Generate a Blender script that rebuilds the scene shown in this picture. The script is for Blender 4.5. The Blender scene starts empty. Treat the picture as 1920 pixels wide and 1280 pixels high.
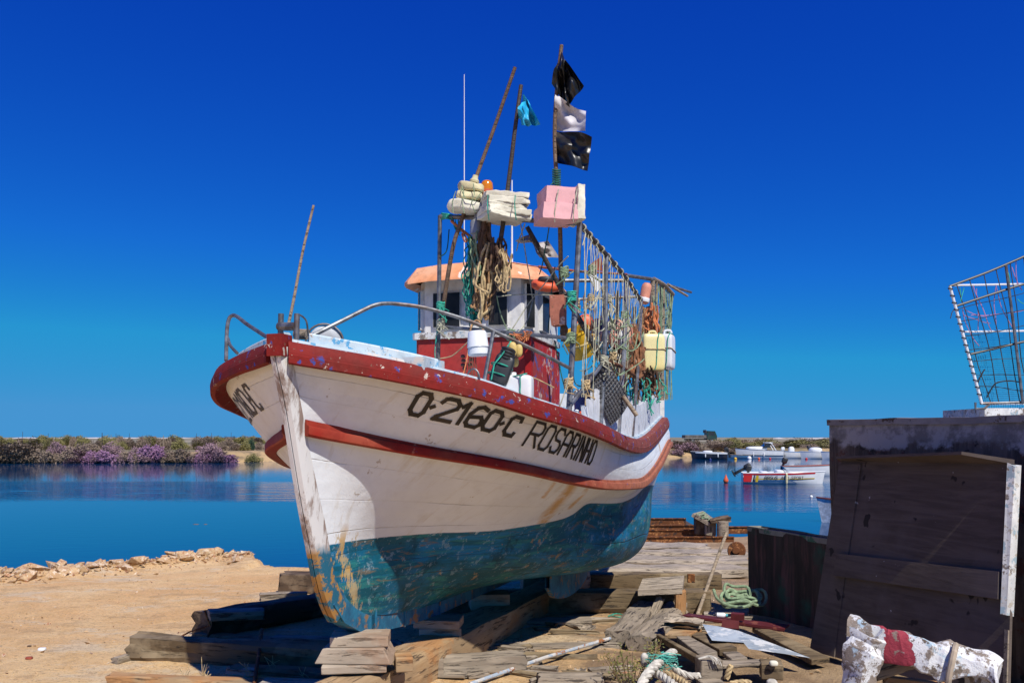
import bpy, bmesh, math, random
import numpy as np
from mathutils import Vector, Matrix, noise as mnoise
R = math.radians
random.seed(7)
SC = bpy.context.scene
COL = SC.collection

# ------------------------------------------------------------------ camera
F, HZ, CAMH = 1600.0, 818.0, 1.6
cam = bpy.data.cameras.new('camera'); cam_o = bpy.data.objects.new('camera', cam); COL.objects.link(cam_o)
cam_o.location = (0, 0, CAMH); cam_o.rotation_euler = (R(90), 0, 0)
cam.sensor_width = 36; cam.lens = F/1920*36; cam.shift_y = (HZ-640)/1920
cam.clip_start = .05; cam.clip_end = 20000
SC.camera = cam_o

def P(px, py, Y):
    """a point of the place, from the survey of the photograph"""
    return Vector(((px-960)/F*Y, Y, CAMH-(py-HZ)/F*Y))

# ------------------------------------------------------------------ world and sun
SUN_AZ, SUN_EL = R(152), R(51)
w = bpy.data.worlds.new("World"); SC.world = w; w.use_nodes = True
nt = w.node_tree; nt.nodes.clear()
sky = nt.nodes.new('ShaderNodeTexSky'); sky.sky_type = 'NISHITA'; sky.sun_disc = False
sky.sun_elevation = SUN_EL; sky.sun_rotation = SUN_AZ
sky.air_density = .5; sky.dust_density = 0; sky.ozone_density = 10; sky.altitude = 0
tc = nt.nodes.new('ShaderNodeTexCoord'); ad = nt.nodes.new('ShaderNodeVectorMath'); ad.operation = 'ADD'; ad.inputs[1].default_value = (0, 0, .06)
nr = nt.nodes.new('ShaderNodeVectorMath'); nr.operation = 'NORMALIZE'
nt.links.new(tc.outputs['Generated'], ad.inputs[0]); nt.links.new(ad.outputs[0], nr.inputs[0]); nt.links.new(nr.outputs[0], sky.inputs['Vector'])   # clear, hazeless air
spc = nt.nodes.new('ShaderNodeSeparateColor'); cbc = nt.nodes.new('ShaderNodeCombineColor'); nt.links.new(sky.outputs[0], spc.inputs[0])
for k, (gn, ga) in enumerate(((.20, 2.0), (.80, 1.60), (2.85, .62))):          # the deep polarised blue of the photograph
    pw = nt.nodes.new('ShaderNodeMath'); pw.operation = 'POWER'; pw.inputs[1].default_value = ga
    mu = nt.nodes.new('ShaderNodeMath'); mu.operation = 'MULTIPLY'; mu.inputs[1].default_value = gn
    nt.links.new(spc.outputs[k], pw.inputs[0]); nt.links.new(pw.outputs[0], mu.inputs[0]); mi = nt.nodes.new('ShaderNodeMath'); mi.operation = 'MINIMUM'; mi.inputs[1].default_value = (.62, 3.0, 6.4)[k]
    nt.links.new(mu.outputs[0], mi.inputs[0]); nt.links.new(mi.outputs[0], cbc.inputs[k])
bg = nt.nodes.new('ShaderNodeBackground'); bg.inputs['Strength'].default_value = .1
wo = nt.nodes.new('ShaderNodeOutputWorld')
nt.links.new(cbc.outputs[0], bg.inputs[0]); nt.links.new(bg.outputs[0], wo.inputs[0])
sl = bpy.data.lights.new('sun', 'SUN'); sl.energy = 5.0; sl.angle = R(.53); sl.color = (1, .955, .88)
so = bpy.data.objects.new('sun', sl); COL.objects.link(so)
sdir = Vector((math.sin(SUN_AZ)*math.cos(SUN_EL), math.cos(SUN_AZ)*math.cos(SUN_EL), math.sin(SUN_EL)))
so.rotation_euler = sdir.to_track_quat('Z', 'Y').to_euler(); so.location = sdir*30
SC.view_settings.view_transform = 'Standard'; SC.view_settings.look = 'None'; SC.view_settings.exposure = 0
SC.cycles.max_bounces = 6; SC.cycles.diffuse_bounces = 1; SC.cycles.transparent_max_bounces = 8; SC.cycles.use_denoising = True

# ------------------------------------------------------------------ objects
ORG = {}
def tag(o, label=None, cat=None, group=None, kind=None):
    if label: o['label'] = label
    if cat: o['category'] = cat
    if group: o['group'] = group
    if kind: o['kind'] = kind
    return o
def thing(name, label, cat, loc=(0, 0, 0), group=None):
    o = bpy.data.objects.new(name, None); COL.objects.link(o)
    o.empty_display_size = .1; o.location = loc; ORG[o] = Vector(loc)
    return tag(o, label, cat, group)

class MB:
    def __init__(s): s.V = []; s.F = []; s.attr = {}
    def add(s, vs, fs):
        n = len(s.V); s.V += [Vector(v) for v in vs]; s.F += [tuple(i+n for i in f) for f in fs]; return n
    def quad(s, a, b, c, d): s.add([a, b, c, d], [(0, 1, 2, 3)])
    def box(s, c, size, rot=None):
        x, y, z = [q/2 for q in size]; vs = [Vector((i*x, j*y, k*z)) for i in (-1, 1) for j in (-1, 1) for k in (-1, 1)]
        if rot is not None: vs = [rot @ v for v in vs]
        c = Vector(c)
        s.add([v+c for v in vs], [(0, 1, 3, 2), (4, 6, 7, 5), (0, 4, 5, 1), (2, 3, 7, 6), (0, 2, 6, 4), (1, 5, 7, 3)])
    def tube(s, pts, r, n=7, caps=True):
        pts = [Vector(p) for p in pts]; m = len(pts)
        rs = r if isinstance(r, (list, tuple)) else [r]*m
        t0 = (pts[1]-pts[0]).normalized()
        u = t0.orthogonal().normalized(); base = len(s.V)
        for i, p in enumerate(pts):
            t = (pts[min(i+1, m-1)]-pts[max(i-1, 0)])
            t = t.normalized() if t.length > 1e-9 else t0
            u = (u-t*u.dot(t)); u = u.normalized() if u.length > 1e-6 else t.orthogonal().normalized()
            v = t.cross(u)
            for k in range(n):
                a = 2*math.pi*k/n; s.V.append(p+(u*math.cos(a)+v*math.sin(a))*rs[i])
        for i in range(m-1):
            for k in range(n):
                k2 = (k+1) % n
                s.F.append((base+i*n+k, base+i*n+k2, base+(i+1)*n+k2, base+(i+1)*n+k))
        if caps:
            s.F.append(tuple(base+k for k in reversed(range(n)))); s.F.append(tuple(base+(m-1)*n+k for k in range(n)))
    def lathe(s, prof, c, axis=(0, 0, 1), n=20):
        ax = Vector(axis).normalized(); q = Vector((0, 0, 1)).rotation_difference(ax); c = Vector(c); base = len(s.V); m = len(prof)
        for r, h in prof:
            for k in range(n):
                a = 2*math.pi*k/n; s.V.append(c + q @ Vector((r*math.cos(a), r*math.sin(a), h)))
        for i in range(m-1):
            for k in range(n):
                k2 = (k+1) % n
                s.F.append((base+i*n+k, base+i*n+k2, base+(i+1)*n+k2, base+(i+1)*n+k))
        if prof[0][0] > 1e-4: s.F.append(tuple(base+k for k in reversed(range(n))))
        if prof[-1][0] > 1e-4: s.F.append(tuple(base+(m-1)*n+k for k in range(n)))
    def grid(s, rows, flip=False):
        m = len(rows); n = len(rows[0]); base = len(s.V)
        for r in rows: s.V += [Vector(p) for p in r]
        for i in range(m-1):
            for j in range(n-1):
                f = (base+i*n+j, base+i*n+j+1, base+(i+1)*n+j+1, base+(i+1)*n+j)
                s.F.append(f[::-1] if flip else f)
    def prism(s, poly, z0, z1, f=None):
        f = f or (lambda x, y, z: Vector((x, y, z))); n = len(poly)
        vs = [f(x, y, z0) for x, y in poly]+[f(x, y, z1) for x, y in poly]
        s.add(vs, [tuple(reversed(range(n))), tuple(range(n, 2*n))]+[(i, (i+1) % n, n+(i+1) % n, n+i) for i in range(n)])
    def slab(s, corners, thick):
        """a board from four corners of its face, thick metres deep along the face normal"""
        c = [Vector(p) for p in corners]; nrm = (c[1]-c[0]).cross(c[3]-c[0]).normalized()*thick
        s.add(c+[p-nrm for p in c], [(0, 1, 2, 3), (7, 6, 5, 4), (0, 4, 5, 1), (1, 5, 6, 2), (2, 6, 7, 3), (3, 7, 4, 0)])
    def lump(s, c, size, e=4, n=14, nz=0., ns=3., rot=None, seed=0):
        """a rounded block (superellipsoid) with a worn surface"""
        c = Vector(c); base = len(s.V); rows = n
        def sp(v, q): return math.copysign(abs(v)**q, v)
        q = 2/e
        for i in range(rows+1):
            ph = -math.pi/2+math.pi*i/rows
            for k in range(2*n):
                th = math.pi*k/n
                v = Vector((sp(math.cos(ph), q)*sp(math.cos(th), q)*size[0]/2, sp(math.cos(ph), q)*sp(math.sin(th), q)*size[1]/2, sp(math.sin(ph), q)*size[2]/2))
                if nz:
                    d = mnoise.noise(v*ns+Vector((seed*3.1, seed*1.7, seed)))+.5*mnoise.noise(v*ns*2.7+Vector((seed, 5, 9)))
                    v = v*(1+nz*d)
                if rot is not None: v = rot @ v
                s.V.append(v+c)
        for i in range(rows):
            for k in range(2*n):
                k2 = (k+1) % (2*n)
                s.F.append((base+i*2*n+k, base+i*2*n+k2, base+(i+1)*2*n+k2, base+(i+1)*2*n+k))
    def crate(s, c, size, rot=None, nz=.0, ns=6., seed=0, k=7, rnd=.0):
        """a cut block with crisp but worn edges"""
        c = Vector(c); X, Y, Z = size; t = list(np.linspace(-.5, .5, k+1)); base = len(s.V); idx = {}
        def vid(i, j, l):
            if (i, j, l) not in idx:
                v = Vector((t[i]*X, t[j]*Y, t[l]*Z)); e = sum(1 for q in (i, j, l) if q in (0, k))
                d = nz*Vector((mnoise.noise(v*ns+Vector((seed, 0, 1))), mnoise.noise(v*ns+Vector((1, seed, 0))), mnoise.noise(v*ns+Vector((0, 2, seed)))))+.4*nz*Vector((mnoise.noise(v*ns*3+Vector((seed, 0, 1))), mnoise.noise(v*ns*3+Vector((1, seed, 0))), mnoise.noise(v*ns*3+Vector((0, 2, seed)))))
                v = v*(1-rnd*max(0, e-1)*.5)+d
                if rot is not None: v = rot @ v
                idx[(i, j, l)] = len(s.V); s.V.append(v+c)
            return idx[(i, j, l)]
        for a in range(k):
            for b in range(k):
                for f in (0, k):
                    s.F.append((vid(a, b, f), vid(a+1, b, f), vid(a+1, b+1, f), vid(a, b+1, f))); s.F.append((vid(a, f, b), vid(a+1, f, b), vid(a+1, f, b+1), vid(a, f, b+1))); s.F.append((vid(f, a, b), vid(f, a+1, b), vid(f, a+1, b+1), vid(f, a, b+1)))
    def build(s, name, mat, parent=None, origin=None, smooth=True, angle=38):
        if parent is not None: o0 = Vector(origin) if origin is not None else ORG[parent]
        elif origin is not None: o0 = Vector(origin)
        else:
            a = np.array([tuple(v) for v in s.V]); o0 = Vector(((a[:, 0].min()+a[:, 0].max())/2, (a[:, 1].min()+a[:, 1].max())/2, a[:, 2].min()))
        me = bpy.data.meshes.new(name)
        me.from_pydata([tuple(v-o0) for v in s.V], [], s.F)
        for k, vals in s.attr.items():
            at = me.attributes.new(k, 'FLOAT', 'POINT'); at.data.foreach_set('value', np.array(vals, dtype=np.float32))
        bm = bmesh.new(); bm.from_mesh(me); bmesh.ops.remove_doubles(bm, verts=bm.verts, dist=1e-6); bmesh.ops.recalc_face_normals(bm, faces=bm.faces); bm.to_mesh(me); bm.free()
        if smooth:
            me.polygons.foreach_set('use_smooth', [True]*len(me.polygons)); me.set_sharp_from_angle(angle=R(angle))
        me.materials.append(mat); me.update()
        o = bpy.data.objects.new(name, me); COL.objects.link(o); ORG[o] = o0
        if parent is not None: o.parent = parent; o.location = o0-ORG[parent]
        else: o.location = o0
        return o

def cat(pts, k=6):
    """Catmull-Rom through points"""
    pts = [Vector(p) for p in pts]; out = []; n = len(pts)
    for i in range(n-1):
        p0, p1, p2, p3 = pts[max(i-1, 0)], pts[i], pts[i+1], pts[min(i+2, n-1)]
        for j in range(k):
            t = j/k
            out.append(.5*((2*p1)+(p2-p0)*t+(2*p0-5*p1+4*p2-p3)*t*t+(3*p1-p0-3*p2+p3)*t**3))
    out.append(pts[-1]); return out
def pch(xs, ys):
    xs = np.array(xs, float); ys = np.array(ys, float); h = np.diff(xs); d = np.diff(ys)/h
    m = np.zeros(len(xs)); m[0] = d[0]; m[-1] = d[-1]
    for i in range(1, len(xs)-1):
        if d[i-1]*d[i] > 0:
            w1 = 2*h[i]+h[i-1]; w2 = h[i]+2*h[i-1]; m[i] = (w1+w2)/(w1/d[i-1]+w2/d[i])
    def f(x):
        x = np.clip(np.asarray(x, float), xs[0], xs[-1]); i = np.clip(np.searchsorted(xs, x)-1, 0, len(xs)-2)
        t = (x-xs[i])/h[i]
        return (1+2*t)*(1-t)**2*ys[i]+t*(1-t)**2*h[i]*m[i]+t*t*(3-2*t)*ys[i+1]+t*t*(t-1)*h[i]*m[i+1]
    return f
def sag(a, b, s, n=8):
    a = Vector(a); b = Vector(b)
    return [a.lerp(b, i/n)-Vector((0, 0, s*4*(i/n)*(1-i/n))) for i in range(n+1)]
def wob(pts, amp, f=4, seed=0):
    return [Vector(p)+amp*Vector((mnoise.noise(Vector(p)*f+Vector((seed, 0, 0))), mnoise.noise(Vector(p)*f+Vector((0, seed, 7))), mnoise.noise(Vector(p)*f+Vector((3, 0, seed))))) for p in pts]

# ------------------------------------------------------------------ materials
class MT:
    def __init__(s, name):
        s.m = bpy.data.materials.new(name); s.m.use_nodes = True; s.t = s.m.node_tree
        s.b = s.t.nodes['Principled BSDF']; s.out = s.t.nodes['Material Output']; s.co = s.t.nodes.new('ShaderNodeTexCoord')
    def n(s, typ, **kw):
        o = s.t.nodes.new('ShaderNode'+typ)
        for k, v in kw.items():
            if hasattr(o, k): setattr(o, k, v)
            else: o.inputs[k.replace('_', ' ')].default_value = v
        return o
    def l(s, a, b): s.t.links.new(a, b)
    def vec(s, scale=(1, 1, 1), rot=(0, 0, 0), src='Object'):
        mp = s.n('Mapping'); mp.inputs['Scale'].default_value = scale; mp.inputs['Rotation'].default_value = rot
        s.l(s.co.outputs[src], mp.inputs['Vector']); return mp.outputs[0]
    def noise(s, scale, detail=4, rough=.55, v=None, dist=0.):
        o = s.n('TexNoise'); o.inputs['Scale'].default_value = scale; o.inputs['Detail'].default_value = detail; o.inputs['Roughness'].default_value = rough; o.inputs['Distortion'].default_value = dist
        s.l(v if v is not None else s.co.outputs['Object'], o.inputs['Vector']); return o.outputs['Fac']
    def ramp(s, fac, a, b, c0=(0, 0, 0, 1), c1=(1, 1, 1, 1)):
        if a > b: a, b, c0, c1 = b, a, c1, c0
        o = s.n('ValToRGB'); e = o.color_ramp.elements; e[0].position = a; e[1].position = b; e[0].color = c4(c0); e[1].color = c4(c1)
        s.l(fac, o.inputs[0]); return o.outputs[0]
    def mix(s, fac, a, b, mode='MIX'):
        o = s.n('Mix', data_type='RGBA', blend_type=mode)
        for sock, val in ((o.inputs[0], fac), (o.inputs[6], a), (o.inputs[7], b)):
            if hasattr(val, 'is_output') or hasattr(val, 'links'): s.l(val, sock)
            elif sock == o.inputs[0]: sock.default_value = val
            else: sock.default_value = c4(val)
        return o.outputs[2]
    def math(s, op, a, b=0.):
        o = s.n('Math', operation=op)
        for sock, val in ((o.inputs[0], a), (o.inputs[1], b)):
            if hasattr(val, 'links'): s.l(val, sock)
            else: sock.default_value = val
        return o.outputs[0]
    def attr(s, name): o = s.n('Attribute', attribute_name=name); return o.outputs['Fac']
    def bump(s, h, strength=.3, dist=.01):
        o = s.n('Bump'); o.inputs['Strength'].default_value = strength; o.inputs['Distance'].default_value = dist
        s.l(h, o.inputs['Height']); s.l(o.outputs[0], s.b.inputs['Normal'])
    def col(s, c):
        if hasattr(c, 'links'): s.l(c, s.b.inputs['Base Color'])
        else: s.b.inputs['Base Color'].default_value = c4(c)
        return s
    def set(s, **kw):
        for k, v in kw.items(): s.b.inputs[k.replace('_', ' ')].default_value = v
        return s
def c4(c): return tuple(c) if len(c) == 4 else tuple(c)+(1,)

def m_plain(name, c, rough=.6, var=.25, scale=8, metal=0., bump=.15, dirt=(.12, .09, .06), da=.25):
    m = MT(name); n = m.noise(scale, 5, .6); n2 = m.noise(scale*.3, 4, .6)
    dark = tuple(x*(1-var) for x in c); lite = tuple(min(1, x*(1+var*.6)) for x in c)
    cc = m.mix(m.ramp(n, .40, .60), dark, lite); cc = m.mix(m.math('MULTIPLY', m.ramp(n2, .50, .62), da), cc, dirt)
    m.col(cc); m.set(Roughness=rough, Metallic=metal)
    if bump: m.bump(n, bump, .004)
    return m.m
def m_peel(name, c, unders, amt=.6, scale=7, rough=.55, fade=None, aft=None):
    """old paint: colour varies, chips show what is under it"""
    m = MT(name); n = m.noise(scale, 8, .68); n2 = m.noise(scale*2.3, 6, .65); n3 = m.noise(scale*.35, 3)
    cc = m.mix(m.ramp(n3, .42, .60), c, fade or tuple(x*.75 for x in c))
    cc = m.mix(m.math('MULTIPLY', m.ramp(n2, .46, .62), .40), cc, tuple(x*.55 for x in c))
    if aft:                                                    # sun-bleached towards the stern
        sp_ = m.n('SeparateXYZ'); m.l(m.co.outputs['Object'], sp_.inputs[0])
        cc = m.mix(m.ramp(m.math('DIVIDE', m.math('ADD', sp_.outputs[1], m.math('MULTIPLY', n, 1.4)), 6.), .27, .52), cc, m.mix(m.ramp(n2, .42, .58), aft, tuple(x*.72 for x in aft)))
    for i, u in enumerate(unders):
        nn = m.noise(scale*(1+.6*i), 9, .7, m.vec((1, 1, 1), (i*1.3, i*.7, i)))
        cc = m.mix(m.ramp(nn, .5+(amt-.5)*.62+.012*i, .5+(amt-.5)*.62+.02+.012*i), cc, u)
    m.col(cc); m.set(Roughness=rough, Specular_IOR_Level=.22); m.bump(n, .3, .006); return m.m
def m_wood(name, c1, c2, dark=(.03, .022, .016), grain=14, rough=.85, stain=None, crack=.62, along='X'):
    m = MT(name)
    sc = {'X': (1.2, grain, grain), 'Y': (grain, 1.2, grain), 'Z': (grain, grain, 1.2)}[along]
    v = m.vec(sc); g = m.noise(1.6, 8, .68, v, .6); g2 = m.noise(3.6, 6, .7, v); big = m.noise(1.8, 4)
    cc = m.mix(m.ramp(g, .40, .60), c1, c2); cc = m.mix(m.ramp(big, .44, .64), cc, tuple(.62*x+.38*y for x, y in zip(c1, dark)))
    ck = m.ramp(g2, .5+(crack-.5)*.62-.02, .5+(crack-.5)*.62+.03); cc = m.mix(m.math('MULTIPLY', ck, .85), cc, dark)
    if stain: cc = m.mix(m.math('MULTIPLY', m.ramp(m.noise(2.6, 5, .6, m.vec((1, 1, 1), (1, 2, 0))), .52, .60), .8), cc, stain)
    m.col(cc); m.set(Roughness=rough)
    hh = m.math('SUBTRACT', g, m.math('MULTIPLY', ck, .7)); m.bump(hh, .6, .012); return m.m

MAT = {}
MAT['steel'] = m_plain('galvanised steel', (.20, .21, .22), .5, .4, 18, .7, .1, (.16, .08, .04), .5)
MAT['rusty'] = m_peel('rusty steel', (.17, .062, .022), [(.05, .03, .022), (.38, .17, .06)], .58, 9, .85)
MAT['bamboo'] = m_wood('bamboo', (.24, .15, .09), (.13, .08, .05), grain=20, rough=.6)
MAT['pole_grey'] = m_wood('weathered pole', (.42, .33, .23), (.28, .21, .14), grain=20)
MAT['pole_dark'] = m_wood('dark pole', (.075, .055, .042), (.035, .027, .022), grain=18, rough=.6)
MAT['wood_pale'] = m_wood('sun bleached timber', (.52, .43, .32), (.34, .275, .20), (.05, .036, .025), 12, crack=.6)
MAT['wood_grey'] = m_wood('grey timber', (.40, .325, .235), (.245, .195, .14), (.035, .026, .02), 12)
MAT['wood_dark'] = m_wood('tarred timber', (.115, .070, .038), (.055, .034, .02), (.014, .009, .006), 10, stain=(.20, .14, .085))
MAT['wood_olive'] = m_wood('old sleeper timber', (.21, .145, .075), (.12, .085, .042), (.022, .015, .009), 12, stain=(.28, .21, .12))
MAT['wood_orange'] = m_wood('orange stained timber', (.50, .34, .18), (.36, .22, .10), (.06, .035, .02), 11, stain=(.42, .20, .07))
MAT['wood_block'] = m_wood('cut wood block', (.52, .43, .32), (.36, .285, .21), (.10, .07, .045), 9, stain=(.34, .22, .14), crack=.66)
MAT['ply_dark'] = m_wood('weathered plywood', (.085, .062, .045), (.05, .037, .028), (.012, .01, .009), 5, rough=.8, stain=(.12, .095, .075))
MAT['white_paint'] = m_peel('white boat paint', (.78, .77, .74), [(.40, .35, .28)], .72, 7, .5, (.70, .69, .66))
MAT['white_chip'] = m_peel('flaking white paint', (.76, .75, .72), [(.20, .16, .13), (.33, .42, .46), (.45, .40, .33)], .57, 8, .7)
MAT['red_rail'] = m_peel('old red rail paint', (.225, .016, .012), [(.05, .07, .28), (.55, .48, .40), (.19, .11, .075)], .672, 11, .75, (.17, .024, .018), (.24, .062, .045))
MAT['red_strake'] = m_peel('red strake paint', (.30, .018, .010), [(.46, .14, .08), (.10, .09, .25)], .70, 7, .65, (.30, .055, .028), (.40, .145, .08))
MAT['red_cabin'] = m_peel('red cabin paint', (.44, .040, .034), [(.50, .20, .16), (.12, .10, .30)], .70, 9, .7, (.38, .05, .042))
MAT['red_worn'] = m_peel('worn red boards', (.46, .026, .024), [(.62, .42, .36), (.10, .10, .30)], .60, 7, .6, (.32, .06, .055))
MAT['pale_blue'] = m_peel('pale blue deck paint', (.50, .62, .68), [(.66, .62, .56), (.10, .34, .55), (.35, .28, .22)], .60, 8, .6, (.56, .64, .66))
MAT['peach'] = m_peel('peach roof paint', (.84, .35, .16), [(.82, .74, .64), (.12, .12, .25)], .70, 6, .55, (.80, .42, .24))
MAT['black'] = m_plain('black paint', (.018, .016, .015), .5, .4, 20)
MAT['glass'] = m_plain('dark window glass', (.012, .016, .02), .06, .3, 3, 0, 0, (.05, .05, .05), .3)
MAT['foam_cream'] = m_plain('aged foam', (.74, .67, .40), .9, .22, 12, 0, .5, (.45, .38, .22), .5)
MAT['foam_white'] = m_plain('white foam', (.78, .75, .60), .9, .15, 14, 0, .4, (.5, .45, .35), .35)
MAT['foam_pink'] = m_plain('pink foam', (.80, .44, .45), .85, .12, 6, 0, .15, (.6, .3, .28), .3)
MAT['foam_salmon'] = m_peel('salmon foam', (.46, .17, .11), [(.62, .45, .38), (.17, .11, .06)], .62, 10, .9)
MAT['rope_brown'] = m_plain('brown rope', (.44, .25, .115), .9, .4, 30, 0, .4)
MAT['rope_tan'] = m_plain('tan rope', (.56, .41, .21), .9, .35, 30, 0, .4)
MAT['rope_cream'] = m_plain('cream cord', (.46, .45, .33), .9, .3, 30, 0, .2)
MAT['rope_green'] = m_plain('green cord', (.03, .36, .25), .8, .4, 25, 0, .3)
MAT['rope_dkgreen'] = m_plain('dark green cord', (.012, .10, .07), .8, .4, 25, 0, .3)
MAT['rope_paleg'] = m_plain('pale green rope', (.24, .33, .19), .9, .35, 22, 0, .4)
MAT['rope_white'] = m_plain('old white rope', (.58, .54, .46), .95, .3, 25, 0, .5)
MAT['rope_orange'] = m_plain('orange cord', (.62, .20, .07), .8, .3, 25)
MAT['net_rust'] = m_plain('rusty netting', (.30, .13, .06), .95, .5, 20, 0, .5)
MAT['net_brown'] = m_plain('brown netting', (.15, .085, .05), .95, .5, 20, 0, .5)
MAT['white_plastic'] = m_plain('white plastic', (.80, .82, .82), .35, .06, 4, 0, 0, (.6, .6, .55), .2)
MAT['yellow_plastic'] = m_plain('yellowed plastic', (.84, .74, .36), .4, .08, 4, 0, 0, (.8, .6, .15), .5)
MAT['yellow'] = m_plain('yellow plastic', (.85, .50, .02), .45, .15, 6)
MAT['float_yellow'] = m_plain('yellow float', (.72, .52, .16), .55, .25, 10)
MAT['blue_plastic'] = m_plain('blue plastic', (.004, .014, .17), .4, .2, 5)
MAT['cyan_net'] = m_plain('cyan netting', (.01, .30, .55), .7, .4, 30)
MAT['orange'] = m_plain('orange plastic', (.80, .13, .04), .5, .2, 8)
MAT['orange_faded'] = m_plain('faded orange float', (.74, .30, .19), .6, .2, 8)
MAT['brown_float'] = m_plain('brown float', (.20, .075, .045), .6, .3, 12)
MAT['black_plastic'] = m_plain('black plastic', (.022, .024, .026), .45, .4, 10, 0, .1, (.10, .09, .07), .3)
MAT['black_flag'] = m_plain('black flag film', (.010, .011, .012), .35, .5, 6, 0, .3)
MAT['grey_flag'] = m_plain('grey flag film', (.62, .60, .62), .55, .15, 6, 0, .2)
MAT['cyan_flag'] = m_plain('cyan flag film', (.02, .42, .72), .5, .2, 8, 0, .3)
MAT['sail_grey'] = m_plain('grey plastic sheet', (.42, .38, .36), .6, .25, 8)
MAT['rubber'] = m_plain('grey rubber', (.085, .085, .09), .7, .3, 20)
MAT['lamp_grey'] = m_plain('grey lamp metal', (.32, .34, .36), .45, .2, 10, .3)
MAT['maroon'] = m_peel('maroon steel', (.13, .022, .022), [(.25, .08, .05)], .66, 9, .6)
MAT['sheet'] = m_peel('galvanised sheet', (.50, .56, .60), [(.70, .71, .70), (.30, .36, .42)], .55, 5, .4)
MAT['hull_old'] = m_peel('derelict hull paint', (.10, .072, .06), [(.20, .10, .09), (.05, .12, .09), (.035, .025, .02)], .56, 5, .8, (.065, .048, .04))
MAT['brick'] = m_plain('rusty red plate', (.30, .06, .03), .8, .3, 12)
gm = MT('dark cabin glass'); gm.col(gm.mix(gm.ramp(gm.noise(3, 4), .4, .65), (.006, .007, .008), (.03, .032, .034))); gm.set(Roughness=.12, Specular_IOR_Level=.12); MAT['glass'] = gm.m
am = MT('amber lens'); am.col((.85, .26, .01)); am.set(Roughness=.15, Transmission_Weight=.35); MAT['amber'] = am.m
# ------------------------------------------------------------------ ground, water, far bank
WZ = -1.0
crest = pch([-60, -30, -14, -9, -6.6, -5.4, -4.3, -3.9, -3.2, -1, 1.0, 2.2, 4, 60], [3.5, 5.5, 8.6, 9.8, 11.0, 12.5, 13.9, 13.0, 12.2, 12.4, 14.5, 17.6, 18, 18])
def gz(x, y):
    z = -.04*max(0., y-6.0)
    c = float(crest(x)); d = y-c
    if d > 0: z -= .55*d+.25*min(d, .5)
    if x < -3.7 and -2.2 < d < 1.0: z += .07*math.exp(-((d+.35)/.7)**2)
    k = mnoise.noise(Vector((x*.7, y*.7, 0)))*.03+mnoise.noise(Vector((x*2.6, y*2.6, 3)))*.012+mnoise.noise(Vector((x*9, y*9, 8)))*.007+.012*max(0., mnoise.noise(Vector((x*4.2+9, y*4.2, 1)))-.15)
    return max(z+k-.02, -2.2)
def G(px, py):
    """where the sight line through a survey point meets the ground"""
    lo = 1.
    for i in range(4000):
        Y = 1.+i*.01; q = P(px, py, Y)
        if q.z <= gz(q.x, q.y): return Vector((q.x, q.y, gz(q.x, q.y)))
    return P(px, py, 40)
def axis(segs):
    o = [segs[0][0]]
    for a, b, st in segs:
        n = max(1, round((b-a)/st)); o += [a+(b-a)*(i+1)/n for i in range(n)]
    return o
xs = axis([(-260, -30, 23), (-30, -9, .7), (-9, 5.5, .07), (5.5, 20, .7), (20, 260, 24)])
ys = axis([(-200, -4, 14), (-4, 3.5, .5), (3.5, 8, .06), (8, 20, .12), (20, 26, .5)])
mb = MB(); mb.grid([[(x, y, gz(x, y)) for x in xs] for y in ys])
m = MT('sandy ground'); big = m.noise(.55, 6, .62); mid = m.noise(3.2, 8, .68); fine = m.noise(30, 5, .72); vf = m.noise(110, 3, .7)
c = m.mix(m.ramp(big, .42, .60), (.86, .505, .205), (.93, .63, .30)); c = m.mix(m.math('MULTIPLY', m.ramp(mid, .47, .60), .45), c, (.70, .40, .14))
c = m.mix(m.math('MULTIPLY', m.ramp(m.noise(1.1, 9, .72, m.vec((.7, 1.25, 1), (0, 0, .5))), .535, .60), .65), c, (.84, .68, .45))
c = m.mix(m.math('MULTIPLY', m.ramp(m.noise(2.0, 9, .75, m.vec((.8, 1.2, 1), (0, 0, .35))), .55, .61), .5), c, (.45, .27, .125))
c = m.mix(m.math('MULTIPLY', m.ramp(fine, .54, .62), .6), c, (.46, .25, .10)); c = m.mix(m.math('MULTIPLY', m.ramp(vf, .58, .63), .8), c, (.88, .70, .45)); c = m.mix(m.math('MULTIPLY', m.ramp(m.noise(64, 3, .7), .63, .66), .7), c, (.18, .10, .05))
sp = m.n('SeparateXYZ'); m.l(m.co.outputs['Object'], sp.inputs[0])
yard = m.ramp(m.math('ADD', m.math('MULTIPLY', sp.outputs[0], .35), m.math('MULTIPLY', m.math('SUBTRACT', mid, .5), 1.6)), .0, .35)       # trodden, dirtier sand of the slipway
c = m.mix(m.math('MULTIPLY', yard, .75), c, m.mix(m.ramp(mid, .44, .58), (.36, .25, .15), (.20, .135, .085)))
wetx = m.math('ADD', m.math('DIVIDE', sp.outputs[2], .30), m.math('ADD', 2.75, m.math('MULTIPLY', m.math('SUBTRACT', mid, .5), 1.2))); c = m.mix(m.ramp(wetx, 1., .2), c, (.12, .085, .06))
m.col(c); m.set(Roughness=.95); m.bump(m.math('ADD', m.math('MULTIPLY', fine, .6), m.math('ADD', mid, m.math('MULTIPLY', vf, .35))), 1.0, .045)
MAT['sand'] = m.m
mb.build('ground', m.m, origin=(0, 0, 0)).__setitem__('kind', 'structure')

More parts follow.
